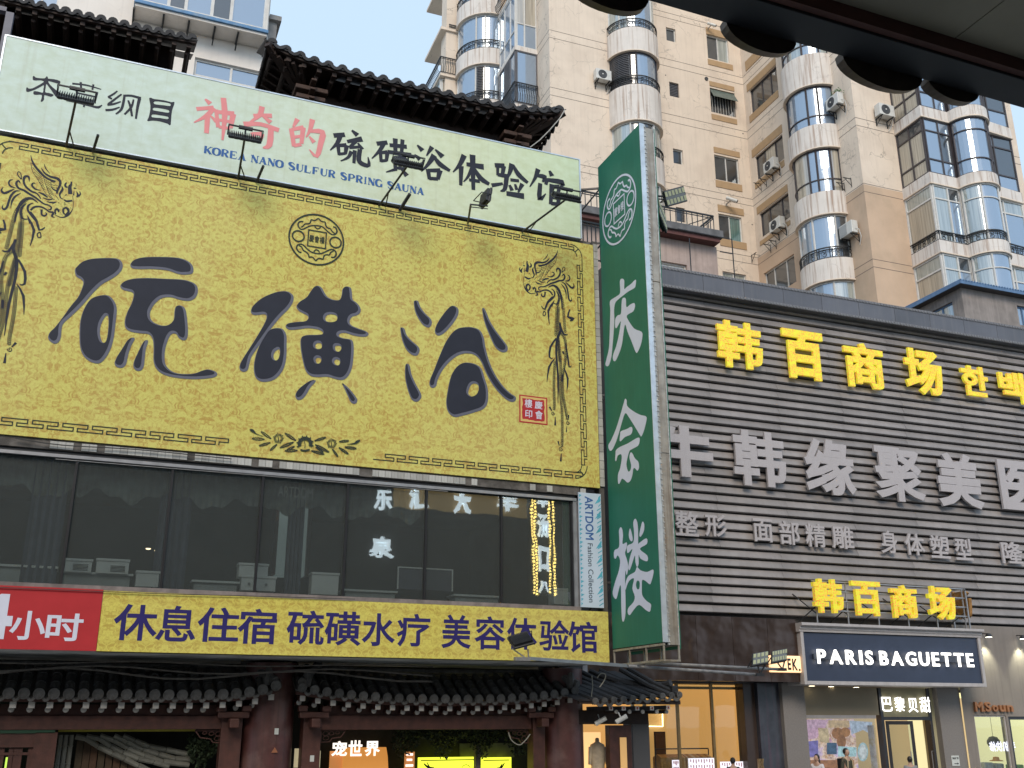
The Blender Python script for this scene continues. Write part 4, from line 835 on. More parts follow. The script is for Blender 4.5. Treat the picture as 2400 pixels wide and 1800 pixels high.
# ------------- blade sign lettering
U_=UB-.001
ik=Ink(lambda x,y:A.u('k3',x,y,UB),U_,plane='u')
Q3=[[(163,985),(172,968),(185,970),(190,985),(190,1030),(205,1018),(230,1000),(255,975),(262,980),(258,1010),(250,1025),(215,1045),(180,1072),(155,1092),(135,1115),(128,1160),(130,1220),(125,1300),(118,1380),(112,1440),(98,1490),(85,1500),(75,1488),(82,1455),(95,1400),(100,1340),(103,1240),(105,1160),(102,1110),(115,1092),(150,1070),(165,1050)],
[(175,1100),(187,1083),(200,1092),(203,1140),(225,1125),(250,1115),(255,1135),(245,1165),(220,1180),(205,1195),(215,1220),(250,1270),(295,1290),(300,1320),(290,1370),(270,1415),(258,1410),(235,1350),(210,1290),(195,1245),(185,1300),(175,1370),(155,1430),(135,1468),(122,1460),(122,1430),(140,1380),(155,1320),(165,1260),(168,1225),(145,1265),(135,1262),(135,1215),(150,1190),(170,1178)]]
for l in Q3: ik.loop([l],smooth=3)
ik.conv=lambda x,y:A.u('k4',x,y,UB)
Q4=[[[(185,70),(195,38),(205,48),(207,80),(240,110),(285,135),(322,145),(325,170),(310,230),(295,265),(285,258),(250,200),(215,145),(198,125),(185,150),(165,220),(140,300),(115,350),(100,350),(93,320),(110,290),(140,220),(165,140)]],
[[(170,235),(205,222),(233,208),(240,228),(230,255),(195,270),(170,295),(162,290),(165,255)]],
[[(140,350),(165,330),(210,310),(260,280),(282,275),(283,300),(272,325),(235,345),(220,360),(205,420),(205,450),(215,480),(228,470),(232,440),(222,395),(228,365),(240,370),(255,400),(275,420),(280,455),(270,475),(255,460),(245,465),(240,500),(228,535),(210,547),(190,530),(175,525),(162,552),(153,550),(152,500),(165,460),(175,400),(170,375),(150,385),(142,415),(135,410),(137,370)]],
[[(158,840),(168,818),(178,830),(183,870),(180,920),(205,910),(205,940),(195,975),(205,1010),(215,1060),(205,1110),(198,1080),(195,1150),(198,1250),(198,1340),(190,1385),(180,1390),(175,1360),(172,1280),(170,1180),(162,1180),(150,1230),(140,1255),(125,1240),(120,1210),(135,1150),(158,1080),(165,1020),(150,990),(138,1010),(128,1000),(130,960),(158,940),(160,880)]],
[[(245,790),(257,766),(270,790),(275,850),(275,920),(280,915),(325,885),(328,920),(285,950),(330,990),(330,1025),(290,1010),(278,985),(278,1040),(268,1060),(258,1030),(255,990),(235,1050),(222,1080),(215,1060),(225,1000),(240,950),(215,975),(207,965),(210,930),(245,910),(250,850)]],
[[(218,860),(225,825),(235,850),(242,890),(235,905),(222,890)]],[[(285,845),(300,785),(312,800),(310,840),(292,875),(283,870)]],
[[(268,1060),(290,1080),(330,1090),(365,1075),(368,1100),(355,1150),(345,1165),(320,1145),(300,1140),(298,1180),(300,1230),(325,1265),(352,1285),(352,1310),(345,1332),(320,1320),(280,1290),(245,1325),(225,1352),(212,1340),(215,1310),(245,1275),(255,1240),(240,1190),(250,1130),(225,1140),(210,1165),(198,1200),(198,1160),(215,1115),(255,1090)],[(268,1145),(262,1170),(270,1195),(282,1190),(285,1160),(280,1145)]]]
for l in Q4: ik.loop(l,smooth=3)
ik.mb.build('lettering',M['white_vinyl'],bs)
c1=A.u('k3',158,548,UB); r_=(A.u('k3',205,308,UB)[1]-A.u('k3',113,788,UB)[1])/2
emblem(lambda a,b:(c1[0]-a*r_,c1[1]+b*r_),U_,'u',-1,M['white_vinyl'],bs,r_)
M['wood_brown']=mat('weathered_brown_timber',(.05,.024,.015),.7,.35,6)
# ================================================================== TILED TIMBER ROOFS
def half_row(r, L, H, n=6, seg=.3):
    """barrel row climbing back from the eave, each tile slightly wider at its lower lip"""
    g=MB(); S=max(2,int(L/seg)); 
    for k in range(S):
        for (t0,t1,r0,r1) in ((k/S,(k+1)/S,r*1.08,r*.92),):
            a=[(math.cos(math.pi*i/n)*r0, L*t0, H*t0+math.sin(math.pi*i/n)*r0) for i in range(n+1)]
            b=[(math.cos(math.pi*i/n)*r1, L*t1, H*t1+math.sin(math.pi*i/n)*r1) for i in range(n+1)]
            m=n+1; g.add(a+b,[(i,i+1,m+i+1,m+i) for i in range(n)]+[tuple(range(m))])
    return g
def disc(r, th, n=12, ell=1.0):
    g=MB(); g.lathe((0,0,0),[(0,-.006),(r*.78,-.006),(r*.82,-.014),(r,-.014),(r,th)],n,axis='y'); return g
def crescent(w,h,th):
    g=MB(); pts=[(-w/2,0.0)]+[(-w/2+w*i/8, -math.sin(math.pi*i/8)**.7*h) for i in range(1,8)]+[(w/2,0.0)]
    pts=[(x,z+.0) for x,z in pts]+[(w/2*.7,.035),(0,.0-h*.25),(-w/2*.7,.035)]
    g.prism([(x,z) for x,z in pts],0,th); return g
def eave(t, u0,u1,v,z,n,L,H,lift,M_t,M_w,M_e,r,side=0,depth=1.0,rn=None,lp=3.0,rdrop=.14,rsq=.038,caps=True,roundr=True,zskew=0):
    O=org(t); zf=lambda u: z+zskew*((u-u0)/(u1-u0))+lift*abs((u-(u0+u1)/2)/((u1-u0)/2))**lp
    sp_=(u1-u0)/(n-1)
    row=half_row(r,L,H).mesh('roof_tile_row'); cap=disc(r*1.08,.03).mesh('tile_cap'); cr=crescent(sp_*(.6 if caps else .92),r*(.7 if caps else .95),.025).mesh('drip_tile')
    for me in (row,cap,cr): me.materials.append(M_t if (me is row or not caps) else M['tilecap'])
    for me in (row,):
        for p in me.polygons: p.use_smooth=len(p.vertices)==4
    for i in range(n):
        u=u0+sp_*i
        link('roof_tile_row',row,None,t,at=(u-O[0],v-O[1],zf(u)-O[2]))
        if caps: link('tile_cap',cap,None,t,at=(u-O[0],v-.05-O[1],zf(u)+.02-O[2]))
        if i<n-1: link('drip_tile',cr,None,t,at=(u+sp_/2-O[0],v-.03-O[1],zf(u+sp_/2)-(.055 if caps else .005)-O[2]))
    # pan surface and boards following the eave curve
    g=MB(); N=24
    for i in range(N):
        a=u0-sp_*.5+(u1-u0+sp_)*i/N; b=u0-sp_*.5+(u1-u0+sp_)*(i+1)/N
        g.add([(a,v,zf(a)-.03),(b,v,zf(b)-.03),(b,v+L,zf(b)+H-.03),(a,v+L,zf(a)+H-.03),(a,v,zf(a)-.06),(b,v,zf(b)-.06),(b,v+L,zf(b)+H-.06),(a,v+L,zf(a)+H-.06)],[(0,1,2,3),(7,6,5,4),(0,4,5,1),(3,2,6,7),(0,3,7,4),(1,5,6,2)])
    g.build('pan_tiles',M_t,t)
    g=MB()
    for i in range(N):
        a=u0-sp_*.4+(u1-u0+.8*sp_)*i/N; b=u0-sp_*.4+(u1-u0+.8*sp_)*(i+1)/N
        g.add([(a,v+.04,zf(a)-.065),(b,v+.04,zf(b)-.065),(b,v+.04,zf(b)-.12),(a,v+.04,zf(a)-.12),(a,v+.14,zf(a)-.065),(b,v+.14,zf(b)-.065),(b,v+.14,zf(b)-.12),(a,v+.14,zf(a)-.12)],[(3,2,1,0),(4,5,6,7),(0,1,5,4),(7,6,2,3)])
    g.build('eave_board',M_w,t)
    rn=rn or n; rs=(u1-u0-.1)/(rn-1)
    rb=MB().box(-rsq,rsq,.03,depth,-rsq,rsq).mesh('rafter'); rb.materials.append(M_w)
    re=MB().box(-rsq,rsq,0,.03,-rsq,rsq).mesh('rafter_end'); re.materials.append(M_e)
    rr=MB(); rr.bar((0,.03,0),(0,depth,0),rsq,8); rr=rr.mesh('round_rafter'); rr.materials.append(M_w)
    rre=MB(); rre.bar((0,0,0),(0,.03,0),rsq,10); rre=rre.mesh('round_rafter_end'); rre.materials.append(M_e)
    for i in range(rn):
        u=u0+.05+rs*i; zz=zf(u)-.12-rsq
        p=link('rafter',rb,None,t,at=(u-O[0],v+.1-O[1],zz-O[2])); link('rafter_end',re,None,p)
        if roundr:
            p=link('round_rafter',rr,None,t,at=(u-.03-O[0],v+.3-O[1],zz-.075-O[2])); link('rafter_end',rre,None,p)
    return zf
# ---- upper roofs behind the white signboard
v_=21.7
pa=A.v('q1',-60,5,v_); pb=A.v('q1',1280,262,v_)
t=thing('tiled_roof','dark tiled timber roof behind the left end of the white signboard','roof',A,(0,v_,16.5))
zf=eave(t,pa[0]-1.5,pb[0]-.12,v_,pb[1],24,1.6,.75,.05,M['rooftile_hi'],M['wood_dark'],M['wood_dark'],.1,depth=1.6,rn=18,rdrop=.2,rsq=.05,caps=False)
g=MB(); g.box(pa[0]-2,pb[0]-.5,v_+.9,v_+1.15,pb[1]-.75,pb[1]-.42); g.build('beam',M['wood_dark'],t)
g=MB(); g.box(pa[0]-2,pb[0]-.5,v_+1.2,v_+1.4,13.4,pb[1]+.48); g.build('wall',M['wood_dark'],t)
for i in range(5):
    g=MB(); x=pb[0]-.75-i*1.3; g.box(x-.09,x+.09,v_+.5,v_+1.1,pb[1]-.95,pb[1]-.8); g.box(x-.05,x+.05,v_+.3,v_+1.1,pb[1]-1.15,pb[1]-.98); g.box(x-.12,x+.12,v_+.75,v_+.95,pb[1]-2.2,pb[1]-1.17); g.build('bracket',M['wood_dark'],t)
g=MB(); g.quad((pa[0]-2,v_+1.6,pb[1]+.7),(pb[0],v_+1.6,pb[1]+.7),(pb[0],v_+3.2,pb[1]+1.6),(pa[0]-2,v_+3.2,pb[1]+1.6)); g.build('upper_slope',M['rooftile_hi'],t)
pc=A.v('q1',1735,262,v_-.2); pd=A.v('q2',1722,708,v_-.2); pm=A.v('q2',900,590,v_-.2)
t=thing('tiled_roof','dark hipped tile roof with upturned corners behind the middle of the white signboard','roof',A,((pc[0]+pd[0])/2,v_,16.5))
vv=v_-.2; zl=pm[1]
zf=eave(t,pc[0]+.12,pd[0]-.12,vv,zl,23,1.8,.85,(pd[1]+pc[1])/2-zl-.02,M['rooftile_hi'],M['wood_dark'],M['wood_dark'],.11,depth=1.7,rn=21,rdrop=.2,rsq=.055,caps=False,lp=4.5,zskew=(pd[1]-pc[1])*.6)
g=MB(); g.box(pc[0]+.9,pd[0]-.9,vv+1.0,vv+1.25,zl-.6,zl-.2); g.build('beam',M['wood_dark'],t)
g=MB(); g.box(pc[0]+1.1,pd[0]-1.1,vv+1.3,vv+1.5,13.4,zl+.53); g.build('wall',M['wood_dark'],t)
for i in range(7):
    x=pc[0]+1.3+i*(pd[0]-pc[0]-2.6)/6
    g=MB(); g.box(x-.06,x+.06,vv+.85,vv+1.0,zl-2.2,zl-.6); g.build('post',M['wood_brown'],t)
for x,s in ((pd[0]-1.2,1),(pc[0]+1.2,-1)):
    for k_ in range(4):
        g=MB(); g.box(x-.28-.04*k_,x+.28+.04*k_,vv+.6-.08*k_,vv+.95,zl-1.15+.2*k_,zl-1.03+.2*k_)
        g.box(x-.07,x+.07,vv+.35-.08*k_,vv+.95,zl-1.02+.2*k_,zl-.96+.2*k_); g.build('bracket',M['wood_brown'],t,bevel=.02)
# side eaves of the hipped roof: drip tiles, rafters, hip beam
O=org(t)
for s,pe in ((1,pd),(-1,pc)):
    for k_ in range(9):
        vk=vv+.1+k_*.27; zk=pe[1]-.02-min(.3,(k_/8)**.6*.33)
        g=MB(); x=pe[0]+s*.0
        n=8; pts=[(vk+.25*i/8, zk-math.sin(math.pi*i/8)**.7*.13) for i in range(9)]
        g.prismx(pts+[(vk+.25,zk+.05),(vk,zk+.05)], x-.02, x+.02); g.build('drip_tile',M['rooftile_hi'],t)
        g=MB(); g.bar((x-s*.1,vk+.15,zk-.12),(x-s*1.3,vk+.9,zk-.15),.05,4); g.build('rafter',M['wood_dark'],t)
        if k_<5:
            g=MB(); g.bar((x-s*(.12+.18*k_),vv+.12,zk-.17),(x-s*1.25,vv+1.2,zl-.35),.055,4); g.build('fan_rafter',M['wood_dark'],t)
    g=MB(); g.add([(pe[0]-s*.02,vv+.02,pe[1]-.045),(pe[0]-s*.02,vv+2.5,pe[1]-.32),(pe[0]-s*1.9,vv+2.5,zl+.55),(pe[0]-s*1.9,vv+1.2,zl+.42),(pe[0]-s*1.9,vv+.1,zl-.02)],[(0,1,2,3,4)]); g.build('side_deck',M['wood_dark'],t)
    g=MB(); g.bar((pe[0],vv,pe[1]-.1),(pe[0]-s*1.3,vv+1.3,zl-.45),.1,4); g.build('hip_beam',M['wood_dark'],t)
g=MB(); cpts=[A.v('q2',x,y,vv-.05) for x,y in ((1725,712),(1690,770),(1620,850),(1560,910),(1500,955))]
g.path([(p[0],vv-.05,p[1]) for p in cpts],.014,5); solo('cable',g,mat('pale_cable',(.4,.38,.34),.6),'thin pale cable hanging from the right corner of the hipped roof','cable',at=(cpts[0][0],vv,cpts[0][1]))
g=MB(); g.quad((pc[0]+1.4,vv+1.8,zl+.82),(pd[0]-1.4,vv+1.8,zl+.82),(pd[0]-2.4,vv+3.4,zl+1.7),(pc[0]+2.4,vv+3.4,zl+1.7)); g.build('upper_slope',M['rooftile_hi'],t)
# ---- roof-edge left pole at the far left of the picture
g=MB(); p=A.v('q1',25,60,20.6); q=A.v('q1',-20,520,20.6); g.box(-3.05,-2.9,20.5,20.65,13.3,p[1]); g.box(-4.5,-2.9,20.5,20.65,p[1]-.1,p[1]); solo('sign_post_frame',g,mat('grey_paint',(.12,.12,.15),.5),'grey steel frame rising at the far left above the white signboard','steel frame',at=(-3,20.5,13.3))
# ================================================================== GROUND-FLOOR TIMBER PORCH
PV=21.3
def capz(q,x,y): return A.v(q,x,y,PV)
a_=capz('r3',20,345); b_=capz('r3',1710,303); m_=capz('r3',760,360)
t1=thing('porch_roof','left dark tiled porch roof with white rafter ends under the canopy','tiled roof',A,(a_[0],PV,2.8))
sp_=(b_[0]-a_[0])/18.4
eave(t1,b_[0]-sp_*24,b_[0]+sp_*.9,PV,m_[1],26,.9,.5,b_[1]-m_[1],M['rooftile'],M['wood_red'],M['white_end'],.095,depth=.7,rn=21,lp=6,rsq=.055)
a_=capz('r4',20,318); b_=capz('r4',1785,335); m_=capz('r4',900,388)
t2=thing('porch_roof','middle dark tiled porch roof curving up at both ends above the entrance','tiled roof',A,((a_[0]+b_[0])/2,PV,2.8))
eave(t2,a_[0],b_[0],PV,m_[1],25,.9,.5,b_[1]-m_[1],M['rooftile'],M['wood_red'],M['white_end'],.085,depth=.7,rn=20,lp=2.6,rsq=.052)
for t,e in ((t1,(capz('r3',1780,300),)),(t2,(capz('r4',20,310),capz('r4',1810,320)))):
    for p in e:
        s=1 if p[0]>5 or t is t1 else -1
        g=MB(); g.bar((p[0],PV,p[1]+.1),(p[0]-s*.5,PV+.9,p[1]+.52),.09,8); g.lathe((p[0]-s*.12,PV+.1,p[1]+.02),[(.0,.35),(.06,.33),(.1,.15),(.09,0)],8); g.build('hip_ridge',M['rooftile'],t)
# plaster band + sagging cables above the roofs
for i,(y0,sag) in enumerate(((150,.05),(190,.12),(215,.03))):
    pts=[]
    for k_ in range(15):
        x=-200+k_*160*1.3; p=A.v('r3',x,y0+ (x*.012),22.2); pts.append((p[0],PV-.12+.02*i,p[1]-.02-.06*math.sin(k_*.9+i)*(1+i)*.5))
    g=MB(); g.path(pts,.013+.004*i,5); solo('cable',g,M['rough_wall'],['dark cable sagging along the top of the porch roofs','grey cable looping lowest above the porch roofs','thin cable stretched just above the porch tiles'][i],'cable',at=pts[0])
def ubox(q,x0,y0,x1,y1,v): a=A.v(q,x0,y0,v); b=A.v(q,x1,y1,v); return a[0],b[0],b[1],a[1]
W=M['wood_red']; BV=21.75
porch=thing('timber_porch','dark red timber porch frame with brackets and posts below the yellow strip','porch',A,(4,BV,0))
for q,x0,x1 in (('r3',-900,1450),('r4',140,1510)):
    u0,u1,z0,z1=ubox(q,x0,488,x1,578,BV); g=MB(); g.box(u0,u1,BV,BV+.25,z0,z1); g.build('lintel_beam',W,porch,bevel=.01)
    g=MB(); g.box(u0,u1,BV+.05,BV+.3,z1+.003,z1+.2); g.build('wall_plate',W,porch)
for q,x0,x1 in (('r3',1440,1550),('r3',1980,2068),('r4',1520,1600),('r4',35,133),):
    if q=='r3' and x0==1980: continue
    u0,u1,z0,z1=ubox(q,x0,500,x1,830,BV-.05); g=MB(); g.box(u0,u1,BV-.05,BV+.3,.12,z1+.1); g.build('post',W,porch,bevel=.012)
    c=(u0+u1)/2
    g=MB(); g.box(c-.30,c+.30,BV-.2,BV-.06,z1-.02,z1+.1); g.box(c-.33,c-.15,BV-.24,BV-.06,z1+.105,z1+.22); g.box(c+.15,c+.33,BV-.24,BV-.06,z1+.105,z1+.22); g.box(c-.09,c+.09,BV-.4,BV-.06,z1-.2,z1-.025); g.build('bracket',W,porch,bevel=.02)
# carved corner pieces
def fret(q,x0,y0,x1,y1,flip,lab):
    u0,u1,z0,z1=ubox(q,x0,y0,x1,y1,BV+.05); g=MB(); wd=u1-u0; h=z1-z0
    X=lambda t:(u1-t*wd) if flip else (u0+t*wd)
    g.path([(X(0),BV+.08,z1-.01),(X(1),BV+.08,z1-.01)],.014,4); g.path([(X(0),BV+.08,z0),(X(0),BV+.08,z1)],.014,4)
    g.path([(X(0),BV+.08,z0+.01),(X(.35),BV+.08,z0+.02),(X(.45),BV+.08,z0+h*.35),(X(.8),BV+.08,z0+h*.45),(X(1),BV+.08,z1)],.014,4)
    for cx,cz,r in ((.18,.7,.06),(.42,.72,.05),(.66,.78,.04),(.2,.35,.06)):
        g.path([(X(cx)+math.cos(k_*.7)*r,BV+.08,z0+h*cz+math.sin(k_*.7)*r*(1-k_/14)) for k_ in range(10)],.009,4)
    g.build('carved_corner',W,porch,label=lab)
fret('r3',1265,585,1445,670,True,'carved corner at the left bay'); fret('r4',150,585,305,665,False,'carved corner at the entrance left side'); fret('r4',1355,585,1490,670,True,'carved corner at the entrance right side')
for q,x0,x1,lab in (('r3',1600,1910,'thick round red column between the left and middle porch roofs'),('r4',1640,1895,'thick round red column at the right end of the porch with peeling paint')):
    u0,u1,z0,z1=ubox(q,x0,400,x1,830,21.55); r=(u1-u0)/2; g=MB(); g.lathe(((u0+u1)/2,21.55+r,0),[(r*1.02,.14),(r,3.45)],36)
    solo('round_column',g,mat('peeling_column_%d'%x0,(.085,.032,.03),.45,.3,3,streak=.5,sc=(.035,.02,.02),blotch=.5,bc=(.16,.10,.09)),lab,'column',at=((u0+u1)/2,21.55+r,.14),smooth=True)
# recess at left: white poster square, bamboo wall, brown posts
g=MB(); u0,u1,z0,z1=ubox('r3',230,600,345,830,BV); g.box(u0,u1,BV+.02,BV+.2,.12,z1); g.build('door_post',W,porch)
u0,u1,z0,z1=ubox('r3',-300,605,232,695,BV); g=MB(); g.box(u0,u1,BV+.05,BV+.15,z0,z1); g.build('door_lintel',W,porch)
u0,u1,z0,z1=ubox('r3',-300,580,355,604,BV); g=MB(); g.box(u0,u1,BV+.02,BV+.12,z0,z1); g.build('green_strip',mat('green_paint',(.01,.05,.025),.5),porch)
u0,u1,z0,z1=ubox('r3',380,580,1265,592,BV+.4); g=MB(); g.box(u0,u1,BV+.35,BV+.42,z0,z1); g.build('gold_strip',mat('gold_line',(.35,.3,.03),.5),porch)
for x0,x1 in ((0,12),(60,75),(90,130),(185,215)):
    u0,u1,z0,z1=ubox('r3',x0,700,x1,830,BV+.1); g=MB(); g.box(u0,u1,BV+.1,BV+.16,.2,z1); g.build('lattice_bar',W,porch)
u0,u1,z0,z1=ubox('r3',0,730,185,745,BV+.1); g=MB(); g.box(u0,u1,BV+.09,BV+.13,z0,z1); g.build('lattice_bar',W,porch)
def lit(name,q,bx,v,col_,st,lab,cat_):
    u0,u1,z0,z1=ubox(q,*bx,v); g=MB(); g.box(u0,u1,v,v+.05,z0,z1); o=solo(name,g,emis(name+str(int(bx[0])),col_,st),lab,cat_,at=(u0,v,z0)); return u0,u1,z0,z1
lit('poster','r3',(38,760,75,900),22.3,(.5,.75,.1),.8,'bright green lit poster in the far left doorway','poster')
bw=thing('bamboo_wall','grey bamboo pole wall with a swept curved edge in the left bay','bamboo wall',A,(0,22.4,0))
for x in (360,395,430,465):
    g=MB(); p=A.v('r3',x,615,22.4); r=.045; g.bar((p[0],22.4,.14),(p[0],22.4,p[1]),r,8)
    for k_ in range(7): z=p[1]-.2-k_*.32; g.lathe((p[0],22.4,z),[(r*1.0,-.012),(r*1.15,0),(r*1.0,.012)],8)
    g.build('bamboo_pole',M['bamboo'],bw,smooth=False)
for k_,pl in enumerate([[(490,625),(560,640),(640,690),(730,735),(810,770),(900,815),(980,850)],[(560,625),(650,640),(720,690),(800,730),(900,770),(1000,790),(1100,820)],[(650,622),(740,650),(830,700),(940,750),(1060,790),(1230,810)],[(740,622),(830,660),(930,710),(1030,740),(1140,770),(1240,775)],[(800,622),(880,655),(970,690),(1080,710),(1240,745)]]):
    for i in range(len(pl)-1):
        a_=A.v('r3',*pl[i],22.4); b_=A.v('r3',*pl[i+1],22.4); g=MB()
        g.bar((a_[0],22.4+.01*k_,a_[1]),(b_[0]-.01,22.4+.01*k_,b_[1]),.058,8,r2=.05); g.build('bamboo_segment',M['bamboo'],bw)
for i in range(9):
    x=500+i*48; top=650+max(0,(i-2))*27; p=A.v('r3',x,top,22.55); p2=A.v('r3',x+44,top,22.55)
    g=MB(); g.box(p[0],p2[0],22.55,22.6,.14,p[1]); g.build('plank',mat('brown_plank%d'%(i%3),(.07+.012*(i%3),.05,.028),.7,.3,5),bw) if i<3 else g.build('plank',bpy.data.materials['brown_plank%d'%(i%3)],bw)
# dark hanging foliage in the recess
def foliage(name,lab,q,bx,v,n,seed,col_=(.02,.035,.012)):
    rr=random.Random(seed); u0,u1,z0,z1=ubox(q,*bx,v); g=MB()
    for i in range(n):
        x=rr.uniform(u0,u1); z=z1-(z1-z0)*rr.random()**1.5*(.6+.4*math.sin((x-u0)*7)); y=v+rr.uniform(-.15,.15); a=rr.uniform(0,6.3); s=rr.uniform(.02,.05)
        dx,dz=math.cos(a)*s,math.sin(a)*s; g.quad((x,y,z),(x+dx-dz*.4,y-.02,z+dz+dx*.4),(x+dx*2,y,z+dz*2),(x+dx+dz*.4,y+.02,z+dz-dx*.4))
    return solo(name,g,mat(name+str(seed),col_,.7,.4,9),lab,'foliage',at=(u0,v,z0))
foliage('hanging_foliage','dark artificial ivy hanging beside the bamboo wall','r3',(1230,620,1440,830),22.2,900,1)
foliage('hanging_foliage','dark artificial ivy hanging over the middle entrance','r4',(620,590,1490,760),22.6,2000,2)
# entrance: wooden shop plaque, lit gold screen, poster windows
pv=22.9
u0,u1,z0,z1=ubox('r4',290,697,578,900,pv); g=MB(); g.prism([(u0,z0),(u1+.02,z0),(u1,z0+(z1-z0)*.35),(u1-.02,z0+(z1-z0)*.7),(u1-.06,z1),(u0,z1)],pv,pv+.05)
wp=thing('wooden_plaque','orange lit wooden plaque with white characters inside the entrance','plaque',A,(u0,pv,z0)); g.build('board',emis('plaque_wood',(.62,.25,.05),.55,(.4,.18,.05)),wp)
g=MB()
for ch,bx in (('世',(325,650,410,752)),('界',(430,655,525,752)),('宠',(215,655,312,752))):
    b=ubox('r4',*bx,pv-.01); put(g,glyph(ch,.03),b[0],b[1],b[2],b[3],pv-.012)
g.build('lettering',emis('plaque_letters',(1,.9,.8),.8),wp)
for bx,lab in (((205,720,283,900),'narrow orange lit panel left of the wooden plaque'),((690,725,748,900),'narrow orange lit window with white writing right of the plaque')):
    lit('glowing_board','r4',bx,23.0,(.5,.2,.06),.5,lab,'lit panel')
g=MB(); b=ubox('r4',695,735,742,820,22.985); put(g,glyph('三',.03),b[0],b[1],b[2],b[3],22.985); solo('window_lettering',g,emis('wl',(1,.9,.85),.8),'white writing on the narrow orange window','lettering',at=(b[0],22.98,b[2]))
sc_=thing('lit_screen','bright yellow lit screen repeating the gold sign behind the entrance','lit screen',A,(7,23.05,0))
for x0,x1 in ((777,1148),(1182,1378)):
    u0,u1,z0,z1=ubox('r4',x0,762,x1,960,23.05); g=MB(); g.box(u0,u1,23.05,23.1,z0,z1); g.build('panel',emis('lit_yellow%d'%x0,(.78,.86,.05),1.0),sc_)
    g=MB(); g.box(u0+.05,u1-.05,23.03,23.04,z1-.07,z1-.05); g.build('border_line',M['ink_green'],sc_)
ik=Ink(lambda x,y:A.v('r4',x,y,23.03),23.03,step=.0001)
for s in [[(810,800,6),(840,825,14),(880,830,8)],[(830,790,4),(850,830,10)],[(1335,795,4),(1310,830,14),(1285,830,8)],[(1320,800,4),(1300,835,10)]]: ik.stroke(s)
for k_ in range(12):
    t=2*math.pi*k_/12; ik.stroke([(1085+math.cos(t)*27,835+math.sin(t)*27,4),(1085+math.cos(t+.53)*27,835+math.sin(t+.53)*27,4)],smooth=0)
ik.mb.build('print',M['ink_green'],sc_)
u0,u1,z0,z1=ubox('r4',1150,680,1180,900,22.8); g=MB(); g.box(u0,u1,22.8,22.95,.14,z1); g.build('pillar',M['rough_wall'],porch)
u0,u1,z0,z1=ubox('r4',1050,670,1400,760,23.2); g=MB(); g.box(u0,u1,23.22,23.28,z0,z1); g.build('grey_panel',mat('grey_green_panel',(.10,.11,.08),.8,.3,4),porch)
for q,bx,lab in (('r3',(1925,705,1962,830),'cream notice left of the middle doorway post'),('r3',(2068,720,2090,830),'cream notice right of the middle doorway post')):
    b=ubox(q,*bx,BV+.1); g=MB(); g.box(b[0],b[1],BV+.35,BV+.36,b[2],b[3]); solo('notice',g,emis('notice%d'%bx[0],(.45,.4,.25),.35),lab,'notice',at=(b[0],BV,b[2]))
for q,x,y,lab in (('r3',2022,768,'small grey tag on the post left of the entrance'),('r3',1792,592,'small white sticker on the left round column')):
    vz=21.54 if x==1792 else BV-.052
    b=ubox(q,x-12,y-20,x+12,y+20,vz); g=MB(); g.box(b[0],b[1],vz-.006,vz,b[2],b[3]); solo('sticker',g,M['desk'],lab,'sticker',at=(b[0],vz,b[2]))
g=MB(); b=ubox('r3',1760,695,1800,730,21.53); g.prism([(b[0],b[2]),(b[1],b[2]),((b[0]+b[1])/2,b[3])],21.525,21.535); solo('warning_sticker',g,mat('orange_sticker',(.3,.12,.06),.5),'small orange triangle sticker on the left round column','sticker',at=(b[0],21.53,b[2]))
# ---- small pavilion roof right of the round column, in front of the fashion shop
KV=20.9
kp=lambda x,y,v=KV:A.v('r5',x,y,v)
a_=kp(-140,1085); b_=kp(700,1030)
t3=thing('pavilion_roof','small black tiled corner roof jutting right from the porch past the round column','tiled roof',A,(b_[0],KV,2.9))
O=org(t3); N=9
for i,(x,y) in enumerate([(-20,1082),(60,1080),(140,1072),(222,1066),(305,1060),(388,1052),(475,1046),(562,1040),(640,1034),(706,1026)]):
    p=kp(x,y); lift_=.02*max(0,i-6)
    g=MB(); L_=1.35 if i<8 else .8
    pts=[(p[0],KV,p[1]),(p[0]-.38,KV+L_*.5,p[1]+.24),(p[0]-.86,KV+L_,p[1]+.6)]
    for s in range(2): g.bar(pts[s],pts[s+1],.068,8,r2=.06)
    g.build('roof_tile_row',M['rooftile_hi'],t3,smooth=False)
    g=MB(); g.lathe((p[0],KV-.03,p[1]),[(0,-.01),(.06,-.01),(.075,0),(.075,.06)],12,axis='y'); g.build('tile_cap',M['rooftile'],t3)
    if i<9:
        g=MB(); q=crescent(.2,.07,.03); g.add([(x_+p[0]+.11,y_+KV-.04,z_+p[1]-.05) for x_,y_,z_ in q.v],q.f); g.build('drip_tile',M['rooftile'],t3)
g=MB(); c0=kp(-150,1075); c1_=kp(730,1020); g.add([(c0[0],KV,c0[1]-.02),(c1_[0],KV,c1_[1]-.02),(c1_[0]-.95,KV+1.4,c1_[1]+.55),(c0[0]-.95,KV+1.4,c0[1]+.55)],[(0,1,2,3)]); g.build('pan_tiles',M['rooftile_hi'],t3)
g=MB(); pts=[kp(10,850,21.9),kp(200,905,21.6),kp(400,945,21.3),kp(600,945,21.1),kp(655,925,21.0)]
g.path([(p[0],21.9-.2*i,p[1]) for i,p in enumerate(pts)],.085,8); g.build('hip_ridge',M['rooftile_hi'],t3)
g=MB(); g.path([(p[0]+.0,21.85-.2*i,p[1]-.13) for i,p in enumerate(pts)],.055,6); g.build('ridge_tiles',M['rooftile_hi'],t3)
g=MB(); p=kp(690,985); g.box(p[0]-.12,p[0]+.04,KV+.02,KV+.3,p[1]-.08,p[1]+.1); g.build('end_tile',M['rooftile_hi'],t3,bevel=.03)
